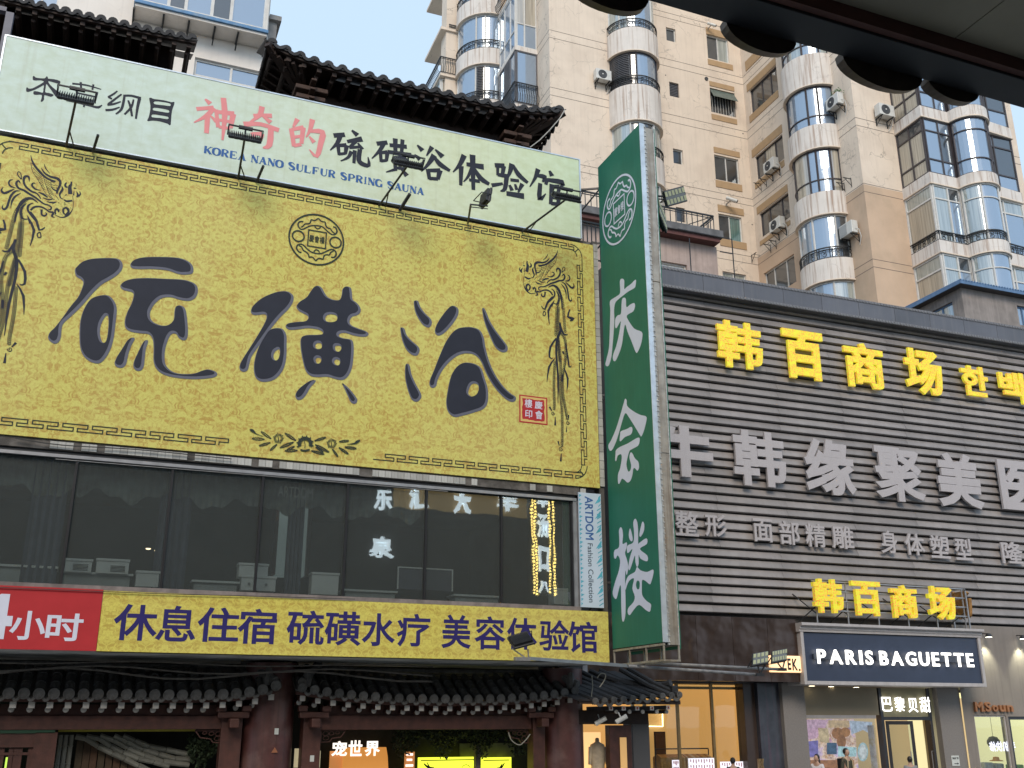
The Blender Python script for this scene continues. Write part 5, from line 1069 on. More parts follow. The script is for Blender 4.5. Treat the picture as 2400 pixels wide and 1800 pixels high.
for i,x in enumerate((130,240,358,485,625)):
    p=kp(x,1142-(6 if i==4 else 0)); g=MB(); g.box(p[0]-.045,p[0]+.045,KV+.06,KV+.085,p[1]-.045,p[1]+.045); e_=g.build('rafter_end',M['white_end'],t3)
    g=MB(); g.bar((p[0],KV+.05,p[1]-.02),(p[0],KV+.058,p[1]+.02),.018,5); g.build('painted_dot',mat('dot%d'%i,(.25,.03,.02),.5),e_)
    g=MB(); g.box(p[0]-.045,p[0]+.045,KV+.086,KV+1.2,p[1]-.045,p[1]+.045); g.build('rafter',M['wood_dark'],t3)
    p=kp((203,318,433,555,640)[i],1172); g=MB(); g.bar((p[0],KV+.2,p[1]),(p[0],KV+.225,p[1]),.045,10); g.build('rafter_end',M['white_end'],t3)
    g=MB(); g.bar((p[0],KV+.226,p[1]),(p[0],KV+1.2,p[1]),.045,8); g.build('round_rafter',M['wood_dark'],t3)
g=MB(); p=kp(-150,1110); q=kp(725,1098); g.box(p[0],q[0],KV+.03,KV+.12,q[1]-.03,q[1]+.06); g.build('eave_board',M['wood_dark'],t3)
g=MB(); p=kp(60,1240,21.6); q=kp(440,1200,21.6); g.box(p[0]-.8,q[0],21.6,21.85,p[1]-.1,p[1]+.2); g.build('beam',M['wood_dark'],t3)
u0=A.v('r5',100,1300,21.6)[0]; u1=A.v('r5',290,1300,21.6)[0]; g=MB(); g.box(u0,u1,21.58,21.8,.12,A.v('r5',100,1290,21.6)[1]); g.build('post',M['wood_red'],t3,bevel=.01)
u0=A.v('r5',295,1300,21.7)[0]; u1=A.v('r5',437,1300,21.7)[0]; g=MB(); g.box(u0,u1,21.65,22.1,.12,A.v('r5',100,1250,21.6)[1]); g.build('granite_pillar',mat('speckled_granite',(.09,.085,.085),.6,.6,60),t3)
b=ubox('r5',195,1395,260,1700,21.57); g=MB(); g.box(b[0],b[1],21.56,21.58,b[2],b[3]); g.build('slot_window',emis('slotlit',(.55,.32,.12),.45),t3)
b=ubox('r5',-150,1100,-100,1700,21.9)
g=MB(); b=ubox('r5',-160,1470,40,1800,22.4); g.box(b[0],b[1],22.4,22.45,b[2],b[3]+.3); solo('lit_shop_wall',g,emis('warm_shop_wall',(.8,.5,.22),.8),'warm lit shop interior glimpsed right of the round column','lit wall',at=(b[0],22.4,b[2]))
mq=thing('mannequin','headless mannequin in a cream shirt glimpsed beside the round column','mannequin',A,(9.5,22.2,0))
c=A.v('r4',1937,760,22.2); g=MB(); g.lathe((c[0],22.2,c[1]),[(.02,.42),(.045,.4),(.05,.33),(.16,.27),(.19,.1),(.15,-.2),(.18,-.4)],14); g.build('torso',mat('cream_shirt',(.6,.52,.4),.8,.2,8),mq,smooth=True)
for i_ in (-1,1):
    g=MB(); g.bar((c[0]+i_*.17,22.2,c[1]+.22),(c[0]+i_*.22,22.15,c[1]-.15),.05,8,r2=.04); g.build('sleeve',bpy.data.materials['cream_shirt'],mq,smooth=True)
# ================================================================== APARTMENT TOWER (frame B) AND WHITE APARTMENT HOUSE (frame A)
M['stucco']=mat('peach_stucco',(.71,.605,.495),.85,.05,1.2,streak=.22,sc=(.42,.35,.28),crack=.85,blotch=.35,bc=(.56,.46,.37),bump=.12,bs=60)
M['tan']=mat('tan_render',(.42,.285,.16),.85,.07,3,streak=.15,sc=(.3,.22,.15))
M['tan_wall']=mat('tan_wall_render',(.56,.41,.29),.85,.08,1.0,streak=.35,sc=(.55,.42,.32),blotch=.35,bc=(.36,.28,.2))
M['band']=mat('rust_streaked_white_render',(.66,.62,.575),.85,.06,2,streak=.8,sc=(.26,.15,.09),crack=.4,bump=.1,bs=50)
M['groove']=mat('groove_shadow',(.16,.13,.11),.9,.1)
M['frame_dark']=mat('dark_window_frame',(.05,.042,.045),.45,.1)
M['frame_white']=mat('white_window_frame',(.6,.59,.56),.5,.1,6,streak=.2)
M['iron']=mat('wrought_iron',(.018,.02,.022),.5,.2)
M['louvre']=mat('grey_louvre',(.10,.10,.11),.5,.1)
M['ac']=mat('white_ac_casing',(.6,.6,.57),.5,.08,5,streak=.25,sc=(.35,.28,.2))
M['acdark']=mat('ac_grille',(.05,.055,.06),.6,.2)
G_BLUE=glass('sky_blue_glass',(.70,.81,.93),.24,.0,.02,dust=(.19,.25,.33))
G_CURT=glass('curtained_glass',(.7,.8,.9),.22,.0,.03,drapes=(.42,.46,.42))
G_DIM=glass('dim_window_glass',(.75,.8,.85),.10,.0,.03)
G_GREEN=glass('green_curtain_glass',(.7,.8,.85),.12,.0,.03,drapes=(.14,.26,.24))
G_CREAM=glass('cream_room_glass',(.7,.78,.85),.14,.0,.03,drapes=(.5,.44,.34))
class Pl:
    """a wall plane: 'v' faces the street, 'u' faces left; (a, z, depth behind the face) -> frame coordinates"""
    def __init__(s,kind,c): s.k=kind; s.c=c
    def p(s,a,z,d): return (a,s.c+d,z) if s.k=='v' else (s.c+d,a,z)
    def box(s,g,a0,a1,z0,z1,d0,d1):
        return g.box(a0,a1,s.c+d0,s.c+d1,z0,z1) if s.k=='v' else g.box(s.c+d0,s.c+d1,a0,a1,z0,z1)
    def at(s,fr,q,x,y): return fr.v(q,x,y,s.c) if s.k=='v' else fr.u(q,x,y,s.c)
    def rect(s,fr,q,x0,y0,x1,y1):
        a=s.at(fr,q,x0,y0); b=s.at(fr,q,x1,y1); return (min(a[0],b[0]),max(a[0],b[0]),min(a[1],b[1]),max(a[1],b[1]))
def wall(name,t,pl,a0,a1,z0,z1,holes,mt,dep=.22):
    xs=sorted(set([a0,a1]+[h[0] for h in holes]+[h[1] for h in holes])); zs=sorted(set([z0,z1]+[h[2] for h in holes]+[h[3] for h in holes])); g=MB()
    for i in range(len(xs)-1):
        for j in range(len(zs)-1):
            cx,cz=(xs[i]+xs[i+1])/2,(zs[j]+zs[j+1])/2
            if xs[i]<a0-1e-6 or xs[i+1]>a1+1e-6 or zs[j]<z0-1e-6 or zs[j+1]>z1+1e-6: continue
            if any(h[0]<cx<h[1] and h[2]<cz<h[3] for h in holes): continue
            g.quad(pl.p(xs[i],zs[j],0),pl.p(xs[i+1],zs[j],0),pl.p(xs[i+1],zs[j+1],0),pl.p(xs[i],zs[j+1],0))
    for h in holes:
        c=[(h[0],h[2]),(h[1],h[2]),(h[1],h[3]),(h[0],h[3])]
        for i in range(4):
            p,q=c[i],c[(i+1)%4]; g.quad(pl.p(*p,0),pl.p(*q,0),pl.p(*q,dep),pl.p(*p,dep))
    return g.build(name,mt,t)
def window(t,pl,r,fm,gms,cols=(0,1),rows=(0,1),d=.12,fw=.05,label=None,lou=()):
    """frame part with one pane sub-part per light; cols/rows are fractions, gms materials (cycled)"""
    a0,a1,z0,z1=r; g=MB(); W_=a1-a0; H_=z1-z0
    A_=[a0+W_*c for c in cols]; Z_=[z0+H_*c for c in rows]
    for i,a in enumerate(A_):
        l=a if i==0 else a-fw/2; 
        if i==len(A_)-1: l=a-fw
        pl.box(g,l,l+fw,z0,z1,d-.03,d+.04)
    for j,z in enumerate(Z_):
        l=z if j==0 else z-fw/2
        if j==len(Z_)-1: l=z-fw
        pl.box(g,a0+fw,a1-fw,l,l+fw,d-.027,d+.037)
    f=g.build('window',fm,t,label=label); n=0
    for i in range(len(A_)-1):
        for j in range(len(Z_)-1):
            g=MB(); pl.box(g,A_[i]+fw*.4,A_[i+1]-fw*.4,Z_[j]+fw*.4,Z_[j+1]-fw*.4,d+.008,d+.016)
            g.build('pane',gms[n%len(gms)],f)
            if n in lou:
                g=MB(); k=int((Z_[j+1]-Z_[j])/.09)
                for q in range(k): z=Z_[j]+(q+.5)*(Z_[j+1]-Z_[j])/k; pl.box(g,A_[i]+fw*.5,A_[i+1]-fw*.5,z,z+.05,d-.03,d-.005)
                g.build('louvre',M['louvre'],f)
            n+=1
    return f
def band_prism(g,poly,z0,z1): return g.prismz(poly,z0,z1)
def arc(cu,cv,R,a0,a1,n=20): return [(cu+R*math.cos(math.radians(a0+(a1-a0)*i/n)), cv+R*math.sin(math.radians(a0+(a1-a0)*i/n))) for i in range(n+1)]
def railing(t,path,z0,z1,name='railing',step=.11,orn=True,bulge=0,mt=None,r=.017):
    g=MB(); P3=lambda p,z:(p[0],p[1],z)
    L=[0]
    for i in range(len(path)-1): L.append(L[-1]+math.hypot(path[i+1][0]-path[i][0],path[i+1][1]-path[i][1]))
    def at(s):
        for i in range(len(path)-1):
            if s<=L[i+1]+1e-9:
                f=(s-L[i])/max(1e-9,L[i+1]-L[i]); a,b=path[i],path[i+1]
                dx,dy=b[0]-a[0],b[1]-a[1]; n=math.hypot(dx,dy) or 1
                return (a[0]+dx*f,a[1]+dy*f),(dy/n,-dx/n)
        return path[-1],(0,-1)
    for z,rr in ((z1,.034),(z1-.09,.018),(z0+.03,.022)): g.path([P3(p,z) for p in path],rr,4)
    n=int(L[-1]/step)
    for i in range(n+1):
        p,nn=at(i*step)
        if bulge:
            pts=[(p[0]+nn[0]*bulge*b,p[1]+nn[1]*bulge*b,z0+(z1-z0)*f) for f,b in ((0,0),(.15,.8),(.35,1),(.6,.15),(.8,-.1),(1,0))]; g.path(pts,r,3)
        elif orn and i%5 in (1,2,3) :
            if i%5==2:
                for cz,rr in ((z0+(z1-z0)*.33,step*.75),(z0+(z1-z0)*.66,step*.6)):
                    q0,_=at(max(0,i*step-rr)); q1,_=at(min(L[-1],i*step+rr)); m_=[]
                    for k in range(9):
                        th=k*math.pi/4; f=(math.cos(th)+1)/2; m_.append((q0[0]+(q1[0]-q0[0])*f,q0[1]+(q1[1]-q0[1])*f,cz+math.sin(th)*rr))
                    g.path(m_,r*.9,3)
        else: g.bar(P3(p,z0),P3(p,z1),r,4)
    return g.build(name,mt or M['iron'],t)
TW=thing('apartment_tower','tall peach stuccoed apartment tower with rounded bay windows and rust-streaked white balconies','building',B,(23.07,28,0))
K=38/32; V1=32.0*K; U1_=B.v('n',1287,68,V1)[0]; U3=B.v('n',1740,182,V1)[0]; V2=25.46*K; UR=30.84*K; ZT_=46.0
F1,F2,F3,S1=Pl('v',V1),Pl('u',U3),Pl('v',V2),Pl('u',U1_)
gz=[V for V in []]
for q,x,y in (('t2',1530,775),('t2',1535,845),('t2',1575,1315),('t2',1580,1388),('t3',1118,712),('t3',1125,780),('t3',1165,1293),('t3',1170,1365)): gz.append(B.v(q,x,y,V1)[1])
gz+= [B.v('t2',680,100,V1)[1], B.v('t2',680,100,V1)[1]-.33, gz[-1]-3.1, gz[-1]-3.45, 37.6, 37.9, 41.1, 41.4]
# --- windows of the front face F1
h1=[]; wl=[]
for q,b,fm,gm,kw in [('t2',(768,268,872,425),M['frame_white'],[G_DIM],{}),('t2',(800,812,905,978),M['frame_dark'],[G_DIM],dict(lou=(0,))),('t2',(838,1478,945,1645),M['frame_white'],[G_DIM],{}),('t3',(358,785,455,945),M['frame_dark'],[G_DIM],{}),
  ('t2',(1172,338,1405,632),M['frame_white'],[G_DIM,G_CURT],dict(cols=(0,.52,1))),('t2',(1205,872,1472,1172),M['frame_dark'],[G_DIM],{}),('t3',(738,262,1000,560),M['frame_white'],[G_DIM],dict(cols=(0,.5,1))),('t3',(780,850,1030,1140),M['frame_white'],[G_DIM,G_GREEN],dict(cols=(0,.5,1))),('t3',(822,1425,1075,1700),M['frame_white'],[G_CURT],dict(cols=(0,.5,1)))]:
    r=F1.rect(B,q,*b); h1.append(r); wl.append((r,fm,gm,kw))
for r,fm,gm,kw in wl: window(TW,F1,r,fm,gm,**kw)
wall('front_wall',TW,F1,U1_,U3,0,ZT_,h1,M['stucco'])
for q,b in [('t2',(1165,272,1412,405)),('t2',(1185,588,1437,705)),('t2',(1200,808,1450,915)),('t2',(1222,1135,1478,1245)),('t3',(732,187,995,300)),('t3',(752,517,1020,640)),('t3',(772,762,1035,880)),('t3',(795,1100,1065,1220))]:
    r=F1.rect(B,q,*b); g=MB()
    # keep clear of the window hole
    z0,z1=r[2],r[3]
    for h in h1:
        if h[0]<(r[0]+r[1])/2<h[1]:
            if z0<h[3]<z1: z0=h[3]
            if z0<h[2]<z1: z1=h[2]
    F1.box(g,r[0],r[1],z0,z1,-.03,.02); g.build('window_panel',M['tan'],TW,bevel=.004)
# awning window pane standing open on w2, with the grille beneath
r=h1[5]; g=MB(); a0,a1=r[0]+.02,r[1]-.02; zt=r[3]-.05
g.add([F1.p(a0,zt,.05),F1.p(a1,zt,.05),F1.p(a1,zt-.62,-.28),F1.p(a0,zt-.62,-.28),F1.p(a0,zt,.03),F1.p(a1,zt,.03),F1.p(a1,zt-.62,-.30),F1.p(a0,zt-.62,-.30)],[(0,1,2,3),(7,6,5,4),(3,2,6,7),(0,3,7,4),(1,2,6,5)]); g.build('open_casement',mat('dull_green_pane',(.10,.14,.13),.25,.2,3),TW)
g=MB()
for k in range(9): a=a0+.08+k*(a1-a0-.16)/8; F1.box(g,a,a+.014,r[2]+.02,zt-.4,.02,.034)
g.build('window_bars',M['frame_white'],TW)
# --- recess side face F2
h2=[]
for q,x0,y0,x1,y1,fm,gm,cols,lint,sill in [('t2',1600,903,1890,895,M['frame_dark'],[G_DIM],(0,.4,.72,1),(1575,850,1866,642),(1603,1160,1894,965)),
   ('t3',1145,292,1440,302,M['frame_dark'],[G_DIM,G_CREAM,G_DIM],(0,.3,.68,1),(1115,225,1420,42),(1148,553,1443,375)),
   ('t3',1190,858,1500,885,M['frame_dark'],[G_DIM],(0,.3,.72,1),(1165,797,1475,630),(1197,1135,1502,960)),
   ('t3',1235,1452,1560,1530,M['frame_white'],[G_DIM],(0,.3,.7,1),None,None),
   ('t2',1572,445,1700,360,M['frame_dark'],[G_DIM],(0,.5,1),None,(1560,620,1740,540))]:
    r=F2.rect(B,q,x0,y0,x1,y1); h2.append(r)
    window(TW,F2,r,fm,gm,cols=tuple(1-c for c in cols[::-1]),lou=(1,) if y0==445 else ())
    for bb in (lint,sill):
        if bb:
            s_=F2.rect(B,q,*bb); z0,z1=s_[2],s_[3]
            if z0<r[3]<z1: z0=r[3]
            if z0<r[2]<z1: z1=r[2]
            g=MB(); F2.box(g,s_[0],s_[1],z0,z1,-.03,.02); g.build('window_panel',M['tan'],TW,bevel=.004)
zsplit=B.u('t4',258,1450,U3)[1]-.02
wall('side_wall',TW,F2,V2,V1,zsplit,ZT_,[h for h in h2 if h[2]>zsplit],M['stucco'])
wall('lower_side_wall',TW,F2,V2,V1,0,zsplit,[h for h in h2 if h[2]<=zsplit],M['tan_wall'])
# --- nearest front face F3
wall('near_front_wall',TW,F3,U3,UR,zsplit,ZT_,[],M['stucco']); wall('lower_near_wall',TW,F3,U3,UR,0,zsplit,[],M['tan_wall'])
g=MB(); g.quad((UR,V2,0),(UR,V2+20,0),(UR,V2+20,ZT_),(UR,V2,ZT_)); g.quad((U1_,V1,ZT_),(UR,V1,ZT_),(UR,54,ZT_),(U1_,54,ZT_)); g.quad((U3,V2,ZT_),(UR,V2,ZT_),(UR,V1,ZT_),(U3,V1,ZT_)); g.build('end_wall',M['stucco'],TW)
VL=35.4*K
wall('left_side_wall',TW,S1,V1,VL+2,0,ZT_,[],M['stucco'])
for z in gz:
    g=MB(); F1.box(g,U1_,U3-.003,z-.012,z+.012,-.004,.0); F2.box(g,V2+.003,V1-.006,z-.012,z+.012,-.004,.0); F3.box(g,U3-.004,UR,z-.012,z+.012,-.004,.0); S1.box(g,V1+.003,VL,z-.012,z+.012,-.004,0)
    g.build('render_groove',M['groove'],TW)
for q,x,y,pl in (('t2',1170,787,F1),):
    a=pl.at(B,q,x,y); g=MB(); g.bar((a[0],V1-.05,a[1]),(a[0],V1+.1,a[1]),.1,14); g.build('vent_pipe',M['acdark'],TW)
for q,x,y in (('t2',765,750),('t2',1537,1332),('t3',1118,963),('t3',1027,57)):
    a=B.v(q,x,y,V1); g=MB(); g.bar((a[0],V1-.004,a[1]),(a[0],V1+.05,a[1]),.035,8); g.build('weep_hole',M['acdark'],TW)
# --- bay column 1 (rounded, on F1)
def bay(t,cu,cv,R,A0,A1,levels,spec,full_rail,namebase,rdir=1):
    """levels: list of (z_bottom,z_top) of the white bands from top to bottom; glass between"""
    for (zb_,zt_) in levels:
        g=MB(); g.prismz([(cu,cv+.02)]+arc(cu,cv,R,A0,A1,26),zb_,zt_); b_=g.build('balcony_band',M['band'],t)
        g=MB(); g.prismz([(cu,cv+.02)]+arc(cu,cv,R*1.0+.03,A0,A1,26),zb_-.05,zb_-.002); g.build('band_lip',M['stucco'],b_)
    for i in range(len(levels)-1):
        z1=levels[i][0]-.052; z0=levels[i+1][1]+.002; fm,gms,cuts,trans,louv=spec[i]
        Rg=R-.13; g=MB()
        for c in cuts:
            a=math.radians(c); x,y=cu+Rg*math.cos(a),cv+Rg*math.sin(a); g.bar((x,y,z0),(x,y,z1),.045,4)
        for z in [z0+.04,z1-.04]+[z0+(z1-z0)*tt for tt in trans]:
            pts=arc(cu,cv,Rg,A0,A1,20); g.path([(p[0],p[1],z) for p in pts],.032,4)
        f=g.build('bay_window_frame',fm,t)
        for k in range(len(cuts)-1):
            n=7; pts=arc(cu,cv,Rg-.02,cuts[k],cuts[k+1],n); g=MB()
            g.add([(p[0],p[1],z0) for p in pts]+[(p[0],p[1],z1) for p in pts],[(j,j+1,n+2+j,n+1+j) for j in range(n)]); pn=g.build('pane',gms[k%len(gms)],f)
            if k in louv:
                g=MB(); pts=arc(cu,cv,Rg+.02,cuts[k]+3,cuts[k+1]-3,4)
                for q in range(int((z1-z0)/.1)): g.path([(p[0],p[1],z0+.06+q*.1) for p in pts],.022,4)
                g.build('louvre',M['louvre'],f)
        g=MB(); g.prismz([(cu,cv+.02)]+arc(cu,cv,Rg-.6,A0,A1,8),z0,z1); g.build('room_core',M['interior'],t)
    for i in full_rail:
        railing(t,arc(cu,cv,R-.03,A0,A1,22),levels[i][1],levels[i][1]+spec_rail)
spec_rail=.42*K
R1=1.12*K; c1u=B.v('n',1422,95,V1)[0]+R1
ul=c1u-R1
L1=[]
a_=F1.at(B,'t2',195,380)[1]; b_=F1.at(B,'t2',185,600)[1]; c_=F1.at(B,'t2',222,945)[1]; d_=F1.at(B,'t2',205,1283)[1]
c2=B.v('t3',240,395,V1-.55*K)[1]; d2=B.v('t3',255,640,V1-.55*K)[1]
L1=[(a_+2.95*K,a_+3.9*K),(b_,a_),(d_,c_),(d2+.05,c2+.1),(d2-3.0*K,c2-2.95*K)]
bay(TW,c1u,V1,R1,180,360,L1,[(M['frame_white'],[G_CURT,G_CURT,G_BLUE],(180,215,235,300,360),(),()),(M['frame_dark'],[G_DIM,G_DIM,G_BLUE,G_DIM],(180,238,252,320,360),(),(0,)),(M['frame_white'],[G_CURT,G_DIM,G_CURT],(180,232,290,360),(),()),(M['frame_white'],[G_CURT],(180,240,300,360),(),())],[1,2,3],'bay')
# --- bay column 2 (rounded, on F2)
vn=B.u('n',1951.5,199,U3)[0]
th=B.v('n',1832,200,1.0)[0]; th=math.atan(th)
# tangent: (U3 cos - (vn+R) sin) = R
R2=(U3*math.cos(th)-vn*math.sin(th))/(1+math.sin(th)); c2v=vn+R2
L2=[]
for q,x,yt,x2,yb_ in (('q3',1205,275,1215,440),('q3',1230,655,1252,765),('q3',1285,990,1293,1108),('q3',1330,1332,1330,1450)):
    L2.append((B.u(q,x2,yb_,U3)[1],B.u(q,x,yt,U3)[1]))
L2=[(L2[0][0]+3.0*K,L2[0][1]+3.0*K)]+L2+[(L2[-1][0]-3.0*K,L2[-1][1]-3.0*K)]
bay(TW,U3,c2v,R2,90,270,L2,[(M['frame_dark'],[G_CURT,G_BLUE],(90,150,180,215,250,270),(.3,),()),(M['frame_dark'],[G_CURT,G_BLUE,G_BLUE,G_BLUE],(90,150,215,238,270),(.25,),()),(M['frame_dark'],[G_CREAM,G_CREAM,G_BLUE,G_BLUE],(90,160,205,222,250,270),(.3,),()),(M['frame_white'],[G_CURT,G_BLUE,G_BLUE,G_DIM],(90,150,200,245,270),(),()),(M['frame_white'],[G_CURT,G_BLUE],(90,180,230,270),(),())],[4],'bay')
# --- big balcony cluster on F3
ub_=B.v('t4',705,705,V2)[0]; vf=B.u('t4',1005,471,ub_)[0]; uj=B.v('t4',1320,548,vf)[0]
th=math.atan(B.v('t4',1790,590,1.0)[0])
# cylinder centre on the front line: ucc=uj+R ; right tangent: ucc cos(th) - vf sin(th) = -R
R3=(vf*math.sin(th)-uj*math.cos(th))/(1+math.cos(th)); ucc=uj+R3; ue=B.v('t4',2078,880,vf)[0]
def outline(o=0.0,back=V2+.02,inn=0):
    # o: outward offset
    return [(ub_-o,back),(ub_-o,vf-o),(uj,vf-o)]+arc(ucc,vf,R3+o,182,352,22)[0:]+[(ue+o,vf-o),(ue+o,back)]
zc=lambda y,q: B.v(q,[1005,1110,1225,1235][0] if False else 0,y,vf)
def zf3(q,x,y): return B.u(q,x,y,ub_)[1]
L3=[(zf3('t4',1003,605),zf3('t4',1008,471)),(zf3('t4',1115,1370),zf3('t4',1108,1245)),(zf3('t5',1235,935),zf3('t5',1222,795))]
L3=[(L3[0][0]+2.9*K,L3[0][1]+2.9*K)]+L3+[(L3[2][0]-2.75*K,L3[2][1]-2.75*K)]
for zb_,zt_ in L3:
    g=MB(); g.prismz(outline(0),zb_,zt_); b_=g.build('balcony_band',M['band'],TW); g=MB(); g.prismz(outline(.03),zb_-.05,zb_-.002); g.build('band_lip',M['stucco'],b_)
Si,Fr=Pl('u',ub_+.06),Pl('v',vf+.06)
dk,wt=M['frame_dark'],M['frame_white']
for i in range(4):
    z1=L3[i][0]-.052; z0=L3[i+1][1]+.002; fm=dk if i<2 else wt
    rows=(0,.26,.78,1) if i<2 else (0,.76,1)
    window(TW,Si,(vf+.07,V2,z0,z1),fm,[G_CREAM,G_CREAM,G_DIM] if i<2 else [G_CREAM,G_CURT],cols=(0,.52,1) if i<2 else (0,1),rows=rows,d=.0,fw=.07)
    window(TW,Fr,(ub_+.10,uj+.03,z0,z1),fm,[G_BLUE,G_BLUE,G_BLUE,G_BLUE,G_DIM,G_BLUE] if i<2 else [G_CURT,G_CURT,G_BLUE,G_DIM],cols=(0,.55,1),rows=rows,d=.0,fw=.06)
    window(TW,Fr,(ucc+R3*.99,ue-.05,z0,z1),fm,[G_DIM,G_DIM,G_BLUE,G_BLUE] if i<2 else [G_BLUE,G_CURT],cols=(0,.35,1),rows=rows,d=.0,fw=.06)
    Rg=R3-.08; cuts=(184,290,318,350) if i<2 else (184,236,300,350); g=MB()
    for c in cuts: a=math.radians(c); g.bar((ucc+Rg*math.cos(a),vf+Rg*math.sin(a),z0),(ucc+Rg*math.cos(a),vf+Rg*math.sin(a),z1),.045,4)
    for z in [z0+(z1-z0)*k for k in rows[1:-1]]+[z0+.03,z1-.03]: g.path([(p[0],p[1],z) for p in arc(ucc,vf,Rg,184,350,22)],.032,4)
    f=g.build('bay_window_frame',fm,TW)
    for k in range(3):
        n=8; pts=arc(ucc,vf,Rg-.02,cuts[k],cuts[k+1],n); g=MB(); g.add([(p[0],p[1],z0) for p in pts]+[(p[0],p[1],z1) for p in pts],[(j,j+1,n+2+j,n+1+j) for j in range(n)])
        g.build('pane',[G_BLUE,G_CURT,G_BLUE][k] if i<2 else [G_CURT,G_BLUE,G_CURT][k],f)
    g=MB(); g.box(uj-.02,uj+.14,vf+.03,vf+.5,z0,z1); g.build('corner_post',fm,TW)
    g=MB(); g.box(ue-.12,ue-.02,vf+.12,V2,z0,z1); g.build('end_post',fm,TW)
    g=MB(); g.prismz([(ub_+.9,V2+.01),(ub_+.9,vf+.7),(ue-.5,vf+.7),(ue-.5,V2+.01)],z0,z1); g.build('room_core',M['interior'],TW)
railing(TW,outline(-.04)[0:1]+outline(-.04)[1:],L3[3][1],L3[3][1]+.42)
# --- left box balcony (on S1) and left rounded bay
vb1=33.25*K; ub=B.v('t1',1140,530,vb1)[0]; vbk=35.6*K
Lf,Ft=Pl('u',ub+.05),Pl('v',vb1+.05)
zz=lambda x,y:B.v('t1',x,y,vb1)[1]
SL=[(zz(1140,580),zz(1140,532)),(zz(1130,1250),zz(1130,1200))]
SL=[(SL[0][0]+2.95*K,SL[0][1]+2.95*K)]+SL+[(SL[1][0]-2.95*K,SL[1][1]-2.95*K)]
for a,b in SL:
    g=MB(); g.box(ub,U1_-.002,vb1,vbk,a,b); g.build('balcony_slab',M['band'],TW); 
for i in range(3):
    z0,z1=SL[i+1][1]+.002,SL[i][0]-.002; fm=wt if i==0 else M['louvre']
    window(TW,Lf,(vb1+.07,vbk-.05,z0,z1),fm,[G_BLUE],cols=(0,.25,.55,.8,1),rows=(0,.3,1) if i==0 else (0,1),d=.0,fw=.07,lou=() if i==0 else (1,3) )
    window(TW,Ft,(ub+.09,U1_-.02,z0,z1),fm,[G_BLUE,G_CREAM],cols=(0,.4,1) if i==0 else (0,1),rows=(0,.42,1) if i==0 else (0,1),d=.0,fw=.06)
    g=MB(); g.box(ub+.5,U1_-.01,vb1+.8,vbk,z0,z1); g.build('room_core',M['interior'],TW)
railing(TW,[(U1_-.02,vb1-.06),(ub-.06,vb1-.06),(ub-.06,vbk)][::1],SL[2][1],SL[2][1]+1.1,bulge=-.14,orn=False,step=.12)
railing(TW,[(U1_-.02,vb1-.06),(ub-.06,vb1-.06),(ub-.06,vbk)],SL[0][1],SL[0][1]+1.1,bulge=-.14,orn=False,step=.12)
RL=1.42*K; cl=(12.9*K,36.62*K)
zl_=lambda x,y:B.v('t1',x,y,35.2*K)[1]
LL=[(zl_(900,150),zl_(900,-30)),(zl_(900,742),zl_(900,562)),(zl_(900,1345),zl_(900,1168))]
LL=[(LL[0][0]+2.9*K,LL[0][1]+2.9*K)]+LL
bay(TW,cl[0],cl[1],RL,170,275,LL,[(wt,[G_BLUE],(170,225,252,275),(),()),(wt,[G_BLUE,G_BLUE,G_BLUE],(170,228,246,275),(),()),(wt,[G_BLUE,G_DIM,G_BLUE],(170,228,246,275),(),(1,))],[1,2,3],'left')
g=MB(); pw=B.v('n',1047,30,37.0*K)[0]; g.box(pw,U1_,37.0*K,37.0*K+.9,0,ZT_); g.build('rear_block',M['stucco'],TW)
# cantilevered slabs at the far left
vs0=36.9*K
for k,(x,y,th_) in enumerate(((290,-270,.12),(270,335,.12),(262,880,.12))):
    p=B.v('t1',x,y,vs0); u=p[0]; z=p[1]; bk=vs0+2.6*K
    g=MB(); g.box(u,pw+1.2,vs0,bk,z,z+.16); g.build('balcony_slab',M['stucco'],TW)
    if k==2:
        railing(TW,[(pw+1.0,vs0-.03),(u-.02,vs0-.03),(u-.02,bk)],z+.16,z+1.1,bulge=-.12,orn=False,step=.13)
        window(TW,Pl('v',vs0+.3),(u+.15,pw+.6,z-2.4,z-.01),wt,[G_CREAM],cols=(0,.4,1),d=0,fw=.06); window(TW,Pl('u',u+.1),(vs0+.3,bk,z-2.4,z-.01),wt,[G_CURT],cols=(0,.3,.6,1),d=0,fw=.06)
    if k==1: railing(TW,[(pw+.8,vs0-.03),(pw+.1,vs0-.03)],z+.17,z+.35,orn=False,step=.08)
